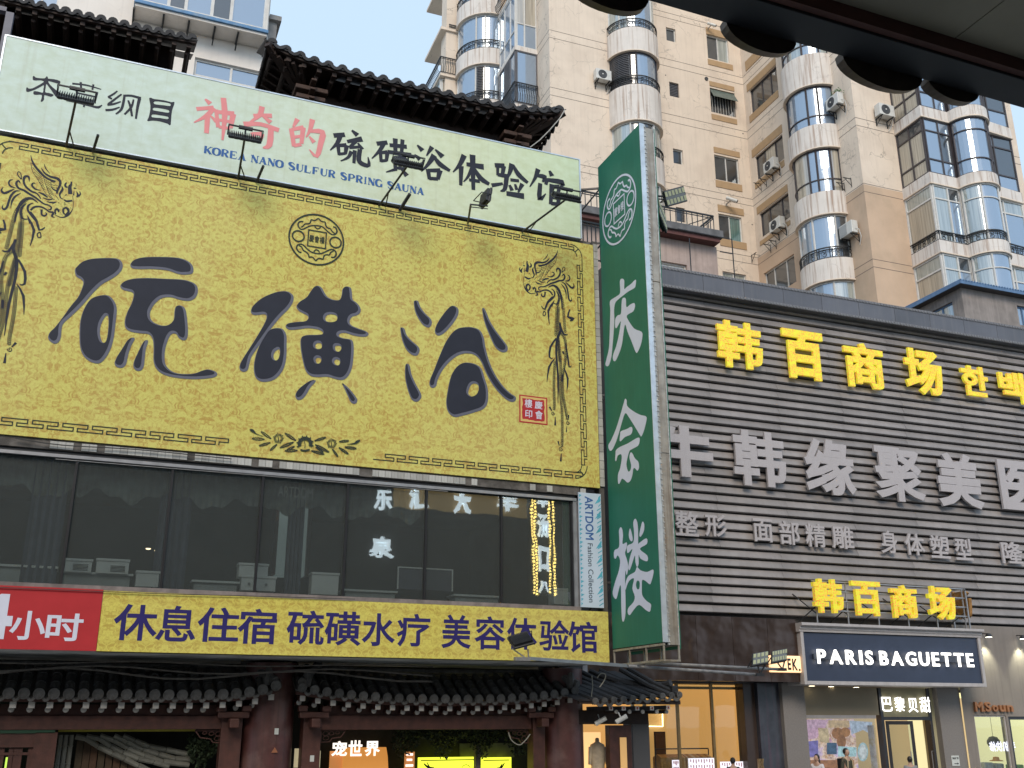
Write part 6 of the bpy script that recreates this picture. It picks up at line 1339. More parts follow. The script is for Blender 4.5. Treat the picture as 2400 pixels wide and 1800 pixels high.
# --- air conditioners
def ac(pl,q,x,y,lab,wdt=.82,h=.56,dep=.32,white_front=False,plant=False,far=0):
    """(x,y): lower left corner of the casing as measured on the plane half way out from the wall"""
    mid=Pl(pl.k,pl.c-.27); a,z=mid.at(B,q,x,y); o=mid.p(a,z,0)
    t=thing('air_conditioner',lab,'air conditioner',B,o,group='outdoor air conditioner units on the tower')
    s=1 if pl.k=='v' else -1
    def bx(g,a0,a1,z0,z1,d0,d1): 
        return mid.box(g,a+s*a0,a+s*a1,z+z0,z+z1,d0,d1)
    g=MB(); bx(g,0,wdt,0,h,-.16,.16); g.build('casing',M['ac'],t,bevel=.02)
    if not white_front:
        c=mid.p(a+s*wdt*.42,z+h*.5,-.168); g=MB()
        if pl.k=='v': g.lathe((c[0],c[1],c[2]),[(0,-.004),(.22,-.004),(.235,.008)],20,axis='y')
        else: g.lathe((c[0],c[1],c[2]),[(0,-.004),(.22,-.004),(.235,.008)],20,axis='x')
        gr=g.build('fan_grille',M['acdark'],t)
        g=MB()
        for rr in (.08,.14,.2):
            pts=[]
            for k in range(17):
                th=2*math.pi*k/16; pts.append(mid.p(a+s*wdt*.42+math.cos(th)*rr,z+h*.5+math.sin(th)*rr,-.176))
            g.path(pts,.006,3)
        g.build('grille_ring',M['louvre'],gr)
        g=MB(); p0=mid.p(a+s*wdt*.42,z+h*.5,-.172); p1=mid.p(a+s*wdt*.42,z+h*.5,-.19); g.bar(p0,p1,.035,10); g.build('fan_hub',M['ac'],gr)
    else:
        g=MB(); bx(g,.05,wdt*.6,.05,h-.05,-.175,-.162); g.build('front_grille',mat('ac_grey',(.33,.34,.34),.6,.1,30),t)
    g=MB()
    for k in (.12,wdt-.12):
        bx(g,k-.02,k+.02,-.04,-.005,-.18,.27); bx(g,k-.02,k+.02,-.35,-.045,.24,.27); g.bar(mid.p(a+s*k,z-.04,-.14),mid.p(a+s*k,z-.33,.24),.014,4)
    g.build('bracket',M['iron'],t)
    g=MB(); g.path([mid.p(a+s*wdt,z+.2,.0),mid.p(a+s*(wdt+.1),z+.12,.1),mid.p(a+s*(wdt+.08),z-.2,.2),mid.p(a+s*(wdt-.1),z-.5,.24)],.018,5); g.build('hose',M['frame_white'],t)
    if plant:
        pt=thing('potted_plant','small green trailing plant on top of the air conditioner beside the upper rounded bay','plant',B,mid.p(a+s*wdt*.6,z+h,0)); g=MB(); rr=random.Random(2)
        for k in range(160):
            c=mid.p(a+s*(wdt*.65+rr.gauss(0,.16)),z+h+.1+rr.gauss(0,.07)-(.15 if rr.random()<.3 else 0),rr.gauss(0,.06)); e=.05
            g.quad(c,(c[0]+e,c[1],c[2]+.02),(c[0]+e,c[1]+.02,c[2]+.06),(c[0],c[1]+.03,c[2]+.05))
        g.build('leaves',mat('plant_green',(.04,.10,.03),.6,.4,9),pt)
        g=MB(); c=mid.p(a+s*wdt*.6,z+h,0); g.lathe(c,[(.06,.003),(.09,.12),(.08,.12)],10); g.build('pot',M['tan'],pt)
ac(F1,'t2',62,790,'white unit with round dark fan on the wall left of the upper rounded bay')
ac(F2,'t3',1262,470,'white fan unit across the sill of the second recess window, upper of two')
ac(F2,'t3',1322,1058,'white fan unit with blue sticker on the lower recess window')
ac(F2,'q3',1203,585,'white unit with a green plant on top, right of the upper rounded bay',plant=True)
ac(F2,'t5',125,800,'grey fronted unit without visible fan, right of the lower rounded bay',white_front=True)
ac(F3,'t4',525,590,'unit facing the street on cracked peach wall left of the glazed balconies')
def empty_bracket(pl,q,x,y,lab,fr=B):
    a,z=pl.at(fr,q,x,y); g=MB(); s=1 if pl.k=='v' else -1
    for k in (0,.45):
        g.bar(pl.p(a+s*k,z,0),pl.p(a+s*k,z,-.42),.02,4); g.bar(pl.p(a+s*k,z+.06,0),pl.p(a+s*k,z-.4,0),.02,4); g.bar(pl.p(a+s*k,z,-.36),pl.p(a+s*k,z-.32,-.01),.014,4); g.bar(pl.p(a,z,-.2),pl.p(a+s*.45,z,-.2),.01,4)
    solo('wall_bracket',g,M['iron'],lab,'bracket',fr=fr,at=pl.p(a,z,0),group='empty iron brackets on the tower walls')
empty_bracket(F2,'t3',1205,560,'empty iron bracket under the upper recess air conditioner')
empty_bracket(F2,'t3',1300,1170,'empty iron bracket under the lower recess air conditioner')
empty_bracket(F1,'t3',1110,1275,'empty iron bracket at the inner corner of the recess near the bottom')
empty_bracket(F2,'t4',140,1380,'empty iron bracket left of the tan wall corner')
# rooftop security cameras/lamps on the recess wall
def bullet(fr,pl,q,x,y,lab,sz=1,nm='security_camera'):
    a,z=pl.at(fr,q,x,y); t=thing(nm,lab,'camera',fr,pl.p(a,z,0)); s=sz
    g=MB(); g.bar(pl.p(a,z,0),pl.p(a,z,-.22*s),.02*s,6); g.build('arm',M['alu'],t)
    g=MB(); g.bar(pl.p(a-.12*s,z+.10*s,-.2*s),pl.p(a+.16*s,z-.04*s,-.34*s),.055*s,10); g.build('body',M['ac'],t)
    g=MB(); g.bar(pl.p(a+.16*s,z-.04*s,-.34*s),pl.p(a+.18*s,z-.05*s,-.35*s),.045*s,10); g.build('lens',M['acdark'],t)
bullet(B,F1,'t3',860,760,'silver bullet camera above the fourth recess window',1.6)
bullet(B,F1,'t2',1185,290,'small camera above the topmost visible two-pane window',1.3)
# --- white apartment house behind the signboard
AW=thing('white_apartment_house','older white apartment house behind the tiled roofs with an enclosed white framed balcony','building',A,(3,30,0))
WV=30.0; P=Pl('v',WV); ur=A.v('q1',1745,120,WV)[0]
M['whitewall']=mat('white_house_render',(.76,.71,.65),.85,.05,1.5,streak=.1,crack=.15)
r1=P.rect(A,'q1',1265,368,1720,700); r0=P.rect(A,'q1',200,-220,370,60)
wall('wall',AW,P,-14,ur,0,32,[r1,r0],M['whitewall'])
g=MB(); g.quad((ur,WV,0),(ur,WV+9,0),(ur,WV+9,32),(ur,WV,32)); g.quad((-14,WV,32),(ur,WV,32),(ur,WV+9,32),(-14,WV+9,32)); g.build('side_wall',M['whitewall'],AW)
window(AW,P,r1,M['frame_white'],[G_BLUE],cols=(0,.5,1),rows=(0,.55,1),fw=.07); window(AW,P,r0,M['frame_white'],[G_BLUE],cols=(0,.5,1))
BVv=WV-.75; q_=A.v('q1',870,8,BVv); q2_=A.v('q1',1738,195,BVv); zb=q_[1]
Pf=Pl('v',BVv)
g=MB(); g.box(q_[0],q2_[0],BVv-.08,WV-.002,zb-.05,zb+.06); g.build('blue_edge_trim',mat('blue_metal_edge',(.07,.2,.38),.5,.2,6,blotch=.6,bc=(.2,.28,.35)),AW)
g=MB(); g.box(q_[0]+.03,q2_[0]-.03,BVv,WV-.002,zb-.14,zb-.053); g.build('balcony_floor',M['whitewall'],AW)
window(AW,Pf,(q_[0]+.05,q2_[0]-.08,zb+.065,zb+2.6),M['frame_white'],[G_BLUE,G_DIM],cols=(0,.24,.37,.57,.72,1),fw=.1,d=.04)
Ps=Pl('u',q2_[0]-.12); 
g=MB(); g.box(q2_[0]-.08,q2_[0]-.03,BVv,WV-.002,zb+.065,zb+2.6); g.build('balcony_side',M['frame_white'],AW)
for x in (872,1065,1228,1395,1545,1722):
    p=A.v('q1',x,30 + (x-870)*.235,BVv+.2); g=MB(); g.box(p[0]-.03,p[0]+.03,BVv+.1,WV-.002,zb-.2,zb-.143); g.bar((p[0],BVv+.12,zb-.17),(p[0],WV-.05,zb-.45),.03,4); g.build('bracket',M['iron'],AW)
p=A.v('q1',1830,100,WV-.2); g=MB(); g.box(ur+.003,p[0],WV-.1,WV+3,p[1]-.16,p[1]+.02); g.box(ur+.003,p[0]-.12,WV+0.05,WV+3,p[1]-3.5,p[1]-.163); g.build('concrete_ledge',mat('grey_concrete',(.28,.27,.26),.9,.2,3,streak=.3),AW)
# ================================================================== MALL (frame B)
M['slat']=mat('brown_grey_slat',(.29,.265,.255),.5,.12,2,streak=.4,sc=(.36,.33,.32),blotch=.25,island=.25,metal=.1)
M['slatback']=mat('slat_backing',(.07,.065,.065),.8)
M['fascia']=mat('blue_grey_fascia',(.11,.115,.135),.5,.12,1,streak=.5,sc=(.16,.16,.17),island=.2)
M['bead']=mat('grey_bead_trim',(.16,.16,.17),.6,.3,20)
def led_mat(name,base,spark,st,em):
    k=NM(name); f=k.noise(26,3,.7,stretch=(1,1,1)); r=k.ramp(f,[(.42,spark),(.5,base),(.6,base),(.66,(.25,.45,.02))])
    m_=k.ramp(k.noise(3.2,3,.6,stretch=(1,1,2.2),off=(3,1,7)),[(.36,(0,0,0)),(.5,(1,1,1))]); c=k.mix(m_,base,r); k.col(c)
    k.l(c,k.p.inputs['Emission Color']); k.p.inputs['Emission Strength'].default_value=em; k.set(Roughness=.5); k.bump(k.noise(70,2),.6,.02); return k.m
M['gold']=led_mat('gold_led_face',(.68,.64,.03),(.85,.18,.06),0,.28)
M['ledwhite']=mat('white_led_face',(.43,.40,.405),.6,.10,34,streak=.1,bump=.5,bs=90)
def letter(t,ch,r,v,th,mt,b=.05,side=None):
    g=MB(); put(g,glyph(ch,b,.12),r[0],r[1],r[2],r[3],v,v+th); return g.build('letter',mt,t)
def bbox(q,b,v,fr=B): a=fr.v(q,b[0],b[1],v); c=fr.v(q,b[2],b[3],v); return a[0],c[0],c[1],a[1]
MV=25.0
ML=thing('mall_building','grey slatted mall building with gold and white channel letters over small shops','building',B,(22,MV,0))
g=MB(); g.box(12.6,36,MV+.12,29.4,3.3,15.3); g.build('wall',M['slatback'],ML)
g=MB(); g.box(12.6,36,MV+3.9,29.4,0,3.3); g.build('shop_rear_wall',M['interior'],ML)
ztop=B.v('q6',330,165,MV)[1]; zbot=B.v('r5',700,322,MV)[1]
NS=37; sh=(ztop-zbot)/NS; O=org(ML); rnd=random.Random(4)
sm=MB(); sm.prismx([(0.0,sh*.99),(.0,sh*.95),(-.075,sh*.33),(-.075,sh*.26),(-.03,sh*.24),(-.03,sh*.20),(.1,sh*.20),(.1,sh*.99)],0,2.395); sm=sm.mesh('slat'); sm.materials.append(M['slat'])
for i in range(NS):
    for j in range(7):
        link('slat',sm,None,ML,at=(13.5+2.4*j+(.0 if (i//7)%2 else -.35)-O[0], MV-O[1]+rnd.uniform(-.004,.004), zbot+i*sh-O[2]+rnd.uniform(-.003,.003)))
CV=24.62
z1=B.v('q6',330,58,CV)[1]; z0=B.v('q6',330,150,CV)[1]
n=11; xs=[12.8]
while xs[-1]<31: xs.append(xs[-1]+1.45)
for i in range(len(xs)-1):
    g=MB(); g.box(xs[i]+.006,xs[i+1]-.006,CV,CV+.7,z0,z1); g.build('fascia_panel',M['fascia'],ML,bevel=.004)
g=MB()
for z in (z1+.0,z0-.0):
    for i in range(150): x=12.9+i*.12; g.box(x,x+.075,CV-.03,CV+.02,z-.03,z+.035)
    g.box(12.8,31,CV-.012,CV+.01,z-.045,z+.05)
b=g.build('bead_trim',M['bead'],ML); b['kind']='stuff'
g=MB(); g.box(12.8,31,CV+.05,29.4,z1-.2,z1+.005); g.build('roof',M['rough_wall'],ML)
# gold letters
t=thing('gold_letter_sign','large gold channel letters near the top of the slatted wall, with two Korean letters','sign',B,(20,MV-.2,12))
for ch,bx,b in [('韩',(615,322,868,598),.028),('百',(955,370,1190,652),.04),('商',(1272,435,1503,698),.03),('场',(1580,468,1806,732),.035),('한',(1880,560,2040,735),.03),('백',(2075,590,2232,770),.03)]:
    letter(t,ch,bbox('q6',bx,MV-.28),MV-.28,.09,M['gold'],b)
t=thing('white_letter_sign','big pale grey channel letters across the middle of the slatted wall','sign',B,(20,MV-.2,9))
for ch,bx,b in [('牛',(290,862,608,1158),.045),('韩',(697,893,990,1208),.03),('缘',(1062,935,1350,1250),.032),('聚',(1418,978,1712,1285),.028),('美',(1740,1010,2015,1316),.035),('医',(2070,1052,2330,1330),.035)]:
    letter(t,ch,bbox('q6',bx,MV-.26),MV-.26,.08,M['ledwhite'],b)
t=thing('small_letter_sign','row of small pale channel letters low on the slatted wall','sign',B,(20,MV-.2,6.5))
for ch,bx in [('整',(400,1318,530,1455)),('形',(555,1335,675,1460)),('面',(805,1358,915,1485)),('部',(940,1370,1055,1500)),('精',(1075,1385,1190,1512)),('雕',(1212,1395,1335,1522)),('身',(1462,1420,1565,1545)),('体',(1590,1435,1705,1555)),('塑',(1720,1445,1835,1570)),('型',(1848,1460,1952,1580)),('隆',(2090,1478,2215,1600))]:
    letter(t,ch,bbox('q6',bx,MV-.2),MV-.2,.06,M['ledwhite'],.016)
# lower gold letters on a truss above the bakery sign
TV=24.1
t=thing('gold_truss_sign','smaller gold letters on a steel truss standing on the bakery sign','sign',B,(22,TV,5.2))
for ch,bx in [('韩',(385,18,668,325)),('百',(718,38,1000,348)),('商',(1052,70,1315,368)),('场',(1370,82,1640,382))]:
    letter(t,ch,bbox('r6',bx,TV),TV,.12,M['gold'],.03)
a=B.v('r6',375,40,TV+.18); b=B.v('r6',1700,110,TV+.18); zl=B.v('r6',380,290,TV+.18)[1]; zt_=B.v('r6',380,395,TV+.18)[1]
for z in (a[1],(a[1]*2+zl)/3,(a[1]+zl*2)/3,zl):
    g=MB(); g.bar((a[0],TV+.2,z),(b[0],TV+.2,z),.022,4); g.build('truss_rail',M['alu'],t)
for i in range(6):
    x=a[0]+(b[0]-a[0])*(i+.1)/5.2
    g=MB(); g.bar((x,TV+.22,a[1]),(x,TV+.22,zt_-.05),.022,4); g.build('truss_post',M['alu'],t)
    g=MB(); g.bar((x-.0,TV+.22,zl-.1),(x-.3,TV+.85,zl+.5),.018,4); g.bar((x,TV+.22,zl+.1),(x-.25,MV-.06,zt_),.018,4); g.build('truss_strut',M['black_steel'],t)
g=MB(); u_=B.v('r6',1690,120,TV+.2)[0]
for k,v_ in enumerate((TV+.15,TV+.75)): g.bar((u_,v_,zt_-.05),(u_,v_,a[1]-.05),.025,4)
for k in range(4): z=zl+(a[1]-zl)*k/3; g.bar((u_,TV+.15,z),(u_,TV+.75,z),.02,4)
g.build('return_frame',M['alu'],t)
g=MB(); G=glyph('场',.05,.12); bb=(TV+.1,TV+1.0,zl-.05,a[1]-.02)
g.add([(u_+.06+.1*z,bb[1]-(bb[1]-bb[0])*x,bb[2]+(bb[3]-bb[2])*y) for x,y,z in G[0]],G[1]); g.build('letter',mat('dull_gold_back',(.30,.15,.04),.6,.3,10),t)
# bakery sign box
SV=24.05
cx0,cx1=B.v('r6',282,400,SV-.12)[0],B.v('r6',1838,485,SV-.12)[0]
t=thing('bakery_sign','navy sign box with glowing white letters under a moulded white cornice','sign',B,((cx0+cx1)/2,SV,3.4))
x0,x1,z0,z1=bbox('r6',(300,488,1852,952),SV); x1=B.v('r6',1808,560,SV)[0]; z0=B.v('r6',345,905,SV)[1]
g=MB(); g.box(x0,x1,SV+.02,SV+.9,z0,z1); g.build('panel',mat('navy_panel',(.032,.042,.075),.4,.1,2),t)
M['mould']=mat('white_moulding',(.42,.40,.40),.55,.08,4,streak=.3,sc=(.25,.23,.22))
g=MB(); g.box(x0-.10,x0-.003,SV-.03,SV+.95,z0-.1,z1+.02); g.box(x1+.003,x1+.10,SV-.03,SV+.95,z0-.1,z1+.02); g.box(x0-.003,x1+.003,SV-.03,SV+.95,z0-.1,z0-.003); g.build('frame',M['mould'],t,bevel=.008)
zc=B.v('r6',290,400,SV-.15)[1]
pr=[(SV+.9,z1+.022),(SV-.04,z1+.022),(SV-.05,z1+.08),(SV-.08,z1+.10),(SV-.08,z1+.16),(SV-.12,z1+.2),(SV-.14,zc-.09),(SV-.18,zc-.07),(SV-.18,zc),(SV+.9,zc)]
g=MB(); g.prismx(pr,x0-.14,x1+.14); g.build('cornice',M['mould'],t)
z1l=B.v('r6',430,632,SV-.1)[1]; z0l=B.v('r6',432,757,SV-.1)[1]; wl_=emis('white_glow_letters',(1.0,.97,.9),1.3)
for w_,xa,xb in (('PARIS',430,915),('BAGUETTE',968,1782)):
    A0=B.v('r6',xa,700,SV-.1)[0]; A1=B.v('r6',xb,760,SV-.1)[0]
    G0=[glyph(c,.02,.1) for c in w_]; ws_=[gg[2]*(.9 if c!='I' else 1) for gg,c in zip(G0,w_)]; gap=.24; tot=sum(ws_)+gap*(len(w_)-1); k=(A1-A0)/tot; x=A0
    for c,gg,wd in zip(w_,G0,ws_):
        g=MB(); put(g,gg,x,x+wd*k,z0l,z1l,SV-.10,SV-.07); g.build('letter',wl_,t); x+=(wd+gap)*k
    g=MB(); g.box(A0-.1,A1+.02,SV-.06,SV+.0,(z0l+z1l)/2-.07,(z0l+z1l)/2+.07); g.build('letter_rail',mat('rail_navy',(.05,.06,.085),.5),t)
lg=emis('downlight_glow',(1,.86,.6),4)
for i,x in enumerate((378,545,762,950,1140,1370)):
    p=B.z('r6',x,950+(x-378)*.03,z0-.1); g=MB(); g.lathe((p[0],p[1],z0-.105),[(0,0),(.075,0),(.08,.004)],12); d_=g.build('downlight',lg,t)
g=MB(); g.box(x0-.1,x1+.1,SV+.96,MV+.5,z0-.04,z0+.03); g.build('soffit',mat('dark_brown_soffit',(.05,.035,.028),.5),t)
# brown metal fascia and week sign
FV=24.16
t=thing('brown_fascia','dented dark bronze metal fascia over the fashion shop','fascia',B,(16.5,FV,3.4))
k=NM('dented_bronze'); k.col(k.ramp(k.noise(.9,4),[(.3,(.075,.05,.042)),(.7,(.12,.085,.07))])); k.set(Roughness=.32,Metallic=.75); k.bump(k.noise(1.3,2,.4),.5,.25); br=k.m
zt2=B.v('r5',700,325,FV)[1]; zb2=B.v('r5',1800,918,FV)[1]; xr2=x0-.12
xs=[11.3]+[B.v('r5',x,600,FV)[0] for x in (860,1175,1480)]+[xr2]
for i in range(len(xs)-1):
    g=MB(); g.box(xs[i]+.004,xs[i+1]-.004,FV,FV+.3,zb2,zt2-.03); g.build('metal_panel',br,t,bevel=.004)
ek=thing('lit_box_sign','small warm lit box sign with black letters EK at the end of the bronze fascia','box sign',B,(17.8,FV-.1,3.8))
r=bbox('r5',(1490,685,1768,842),FV-.1); g=MB(); g.box(r[0],r[1],FV-.1,FV-.003,r[2]+.02,r[3]); g.build('box',emis('peach_glow',(1,.62,.32),.75,(.8,.5,.3)),ek,bevel=.02)
for ch,bx in (('E',(1640,712,1678,815)),('K',(1680,714,1735,820)),('.',(1740,800,1758,826))):
    rr=bbox('r5',bx,FV-.11); g=MB(); put(g,glyph(ch,.03),rr[0],rr[1],rr[2]+.01,rr[3],FV-.112); g.build('letter',M['mullion'],ek)
# fashion shop front
GV2=25.35
t=thing('fashion_shop','warm lit fashion shop with gold framed glass doors behind the small tiled roof','shop',B,(14.5,GV2,0))
xl=B.v('r5',300,1000,GV2)[0]; xm=[B.v('r5',x,1300,GV2)[0] for x in (415,700,1000,1270)]; zt3=B.v('r5',700,885,GV2)[1]
gold=mat('brass_frame',(.28,.19,.09),.35,.15,6,metal=.6)
for x in [xl]+xm: g=MB(); g.box(x-.035,x+.035,GV2-.03,GV2+.05,.14,zt3); g.build('door_frame',gold,t)
zt4=B.v('r5',700,965,GV2)[1]
for z in (zt3-.04,zt4): g=MB(); g.box(xl,xm[-1],GV2-.02,GV2+.04,z-.035,z+.035); g.build('door_head',gold,t)
gs=glass('shop_glass',(.85,.85,.85),.03,.92,.01)
for a,b in zip([xl]+xm[:-1],xm): g=MB(); g.box(a+.036,b-.036,GV2,GV2+.01,.14,zt4-.036); g.build('pane',gs,t)
for a,b in zip([xl]+xm[:-1],xm): g=MB(); g.box(a+.036,b-.036,GV2,GV2+.01,zt4+.036,zt3-.08); g.build('transom_pane',gs,t)
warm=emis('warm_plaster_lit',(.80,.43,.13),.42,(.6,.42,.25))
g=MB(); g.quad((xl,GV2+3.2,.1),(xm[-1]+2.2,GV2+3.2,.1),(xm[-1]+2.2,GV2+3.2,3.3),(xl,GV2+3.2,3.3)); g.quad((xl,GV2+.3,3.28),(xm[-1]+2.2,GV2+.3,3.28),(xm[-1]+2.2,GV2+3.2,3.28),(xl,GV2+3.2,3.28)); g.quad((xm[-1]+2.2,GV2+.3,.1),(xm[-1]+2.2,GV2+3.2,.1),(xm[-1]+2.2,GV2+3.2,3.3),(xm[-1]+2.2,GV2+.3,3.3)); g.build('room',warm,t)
RV=GV2+1.3
rk=thing('clothes_rack','rack of tan and cream clothes behind the fashion shop glass','clothes rack',B,(14,RV,0))
r=bbox('r5',(500,1495,970,1700),RV); g=MB(); g.path([(r[0],RV,.1),(r[0],RV,r[3]),(r[1],RV,r[3]),(r[1],RV,.1)],.018,6); g.build('rail',M['black_steel'],rk)
rr=random.Random(8); cm=[mat('garment%d'%i,c,.9,.25,12) for i,c in enumerate([(.5,.28,.09),(.62,.42,.2),(.35,.17,.06),(.6,.5,.38)])]
nG=34
for i in range(nG):
    x=r[0]+.05+(r[1]-r[0]-.1)*i/nG+rr.uniform(-.01,.01); zt5=r[3]-.14; yy=RV
    g=MB(); g.add([(x,yy-.24,zt5-.08),(x,yy,zt5),(x,yy+.24,zt5-.08),(x,yy+.24,zt5-.85),(x,yy-.26,zt5-.85),(x+.05,yy-.24,zt5-.08),(x+.05,yy,zt5),(x+.05,yy+.24,zt5-.08),(x+.05,yy+.24,zt5-.85),(x+.05,yy-.26,zt5-.85)],[(0,1,2,3,4),(9,8,7,6,5),(0,4,9,5),(4,3,8,9),(0,5,6,1),(1,6,7,2)]); gm=g.build('garment',cm[rr.choice([0,0,1,2,1,3]) if i>12 else 0],rk)
for bx,lab in (((785,1575,1018,1700),'white poster with rows of tiny red figures on the shop door'),((1060,1605,1268,1700),'white poster with small red figures on the right shop pane'),((645,1590,715,1700),'pale patterned poster strip beside the shop door')):
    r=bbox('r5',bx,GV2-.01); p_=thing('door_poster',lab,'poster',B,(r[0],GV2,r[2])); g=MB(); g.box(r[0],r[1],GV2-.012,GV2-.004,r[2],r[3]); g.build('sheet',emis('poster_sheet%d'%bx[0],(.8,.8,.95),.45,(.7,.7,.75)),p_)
    g=MB(); 
    for i in range(9):
        for j in range(2):
            if bx[0]==645 and i>3: continue
            px_=r[0]+.03+(r[1]-r[0]-.06)*(i+.5)/(9 if bx[0]!=645 else 4); pz=r[3]-.05-j*.14; g.box(px_-.012,px_+.012,GV2-.016,GV2-.013,pz-.04-.02*((i*7)%3),pz+.02)
    g.build('printed_figures',mat('print_red%d'%bx[0],(.35,.08,.1),.6),p_)['kind']='stuff'
pf=thing('wall_light_frame','glowing square outline lamp on the warm shop wall above the clothes','lamp',B,(13.5,GV2+3.1,2)); g=MB(); g.path([(p[0],GV2+3.1,p[1]) for p in [B.v('r5',x,y,GV2+3.1) for x,y in ((440,1298),(565,1300),(562,1165),(440,1150))]],.02,4); g.build('light_tube',emis('tube_glow',(1,.85,.5),2.5),pf)
mr=thing('standing_mirror','tall dark framed mirror leaning on the warm shop wall','mirror',B,(13.5,GV2+2.9,0)); r=bbox('r5',(492,1345,598,1600),GV2+2.9)
g=MB(); g.box(r[0],r[1],GV2+2.9,GV2+2.94,r[2]-.3,r[3]); g.build('frame',M['wood_dark'],mr); g=MB(); g.box(r[0]+.03,r[1]-.03,GV2+2.88,GV2+2.898,r[2]-.27,r[3]-.03); g.build('mirror_glass',mat('mirror_brown',(.16,.09,.035),.2),mr)
# pillars to the right of it
def pillar(x0,x1,q,v,vb,zt_,mt,lab,nm='pillar'):
    a=B.v(q,x0,1300,v)[0]; b=B.v(q,x1,1300,v)[0]; g=MB(); g.box(a,b,v,vb,.14,zt_); return solo(nm,g,mt,lab,'pillar',fr=B,at=(a,v,.14),bevel=.01),a,b
zs=zb2-.003
marb=mat('dark_blue_marble',(.045,.05,.065),.25,.35,2,streak=.3,sc=(.16,.05,.09))
o,a,b1=pillar(1280,1400,'r5',25.1,25.5,zs,mat('dark_brown_stone',(.05,.035,.03),.3,.2,2),'dark brown stone reveal at the right of the fashion shop')
o,a,b2=pillar(1404,1615,'r5',24.95,25.5,zs,marb,'dark polished marble pillar between the fashion shop and the grey pillar')
gr=mat('grey_granite_cladding',(.20,.185,.175),.6,.1,25)
o,a,b3=pillar(1620,1815,'r5',24.8,25.5,zs,gr,'grey granite pillar left of the bakery window')
g=MB(); r=bbox('r5',(1395,1580,1455,1680),24.6); g2=thing('letter_stand','small golden letter sign standing before the dark marble pillar','sign',B,(r[0],24.6,0))
for i,ch in enumerate('EK'):
    w_=(r[1]-r[0])/2; g=MB(); put(g,glyph(ch,.05,.1),r[0]+i*w_,r[0]+(i+1)*w_-.02,r[2],r[3],24.6,24.68); g.build('letter',gold,g2)
g=MB(); g.box(r[0]-.02,r[1]+.02,24.58,24.7,.14,r[2]-.002); g.build('stand',M['black_steel'],g2)
# bakery front
BV2=25.15
t=thing('bakery_shop','bakery shopfront with a big display window and open dark framed doors','shop',B,(20.5,BV2,0))
zh=z0-.12
r=bbox('r6',(308,990,962,1202),BV2); g=MB(); g.box(b3+.003,r[1],BV2,BV2+.3,r[2],zh); g.build('lintel_panel',mat('taupe_panel',(.26,.22,.15),.6,.06,2),t)
r2=bbox('r6',(325,1232,975,1700),BV2); g=MB(); g.box(b3+.003,r2[1]+.02,BV2-.02,BV2+.1,r2[3]+.0,r[2]-.003); g.build('window_head',M['mould'],t)
g=MB(); g.box(b3+.01,r2[1],BV2+.02,BV2+.03,.5,r2[3]-.005); g.build('display_pane',gs,t)
g=MB(); g.box(b3+.003,r2[1],BV2-.02,BV2+.2,.14,.5); g.build('plinth',gr,t)
# display poster: blurred warm collage, glowing in place of light on it
k=NM('bread_poster'); n1=k.noise(2.2,4,.6,off=(2,0,0)); n2=k.noise(5.5,3,.6,off=(0,0,5))
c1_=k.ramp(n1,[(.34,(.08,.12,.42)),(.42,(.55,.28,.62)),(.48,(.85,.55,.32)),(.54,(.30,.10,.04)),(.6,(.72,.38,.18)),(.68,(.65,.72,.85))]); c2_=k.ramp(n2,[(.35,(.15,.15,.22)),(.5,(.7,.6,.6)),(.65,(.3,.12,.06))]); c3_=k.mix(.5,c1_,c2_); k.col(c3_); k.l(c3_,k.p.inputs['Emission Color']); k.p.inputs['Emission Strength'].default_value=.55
g=MB(); g.box(b3+.05,r2[1]-.35,BV2+.5,BV2+.52,.5,r2[3]-.01); pst=solo('window_poster',g,k.m,'large colourful bread poster filling the bakery display window','poster',fr=B,at=(b3,BV2+.5,.5))
def pshape(pts,c,d,nm='poster_shape'):
    g=MB(); g.add([(lambda p:(p[0],BV2+.5-d,p[1]))(B.v('r6',x,y,BV2+.5)) for x,y in pts],[tuple(range(len(pts)))]); g.v=[tuple(v) for v in g.v]
    k=NM('glowing_poster_ink_%g'%d); cc=k.ramp(k.noise(9,4,.6),[(.35,tuple(x*.55 for x in c)),(.65,c)]); k.col(cc); k.l(cc,k.p.inputs['Emission Color']); k.p.inputs['Emission Strength'].default_value=.5  # ink emits its own colour in place of light on the poster
    o=link(nm,g.mesh(nm,Vector(pst['_o'])),k.m,pst); return o
el=lambda cx,cy,rx,ry,n=16:[(cx+rx*math.cos(2*math.pi*i/n),cy+ry*math.sin(2*math.pi*i/n)) for i in range(n)]
pshape([(330,1240),(520,1245),(500,1300),(420,1400),(330,1420)],(.75,.45,.62),.004); pshape([(520,1245),(700,1250),(705,1310),(520,1310)],(.75,.50,.27),.006); pshape([(700,1250),(900,1262),(890,1370),(820,1330),(720,1370)],(.55,.62,.78),.008)
pshape([(430,1310),(520,1320),(530,1450),(440,1430)],(.70,.52,.33),.010); pshape(el(600,1360,52,50),(.40,.17,.07),.012); pshape(el(665,1350,44,42),(.45,.20,.08),.014); pshape(el(632,1430,40,62),(.33,.14,.06),.016)
pshape([(330,1430),(430,1420),(430,1560),(330,1565)],(.22,.18,.50),.018); pshape([(505,1440),(590,1440),(590,1540),(505,1540)],(.06,.12,.22),.020); pshape([(600,1470),(760,1480),(760,1560),(600,1560)],(.45,.65,.72),.022); pshape(el(815,1520,46,82),(.40,.55,.62),.024); pshape(el(815,1520,34,66),(.60,.62,.66),.026); pshape([(330,1590),(740,1590),(740,1700),(330,1700)],(.42,.18,.09),.028)
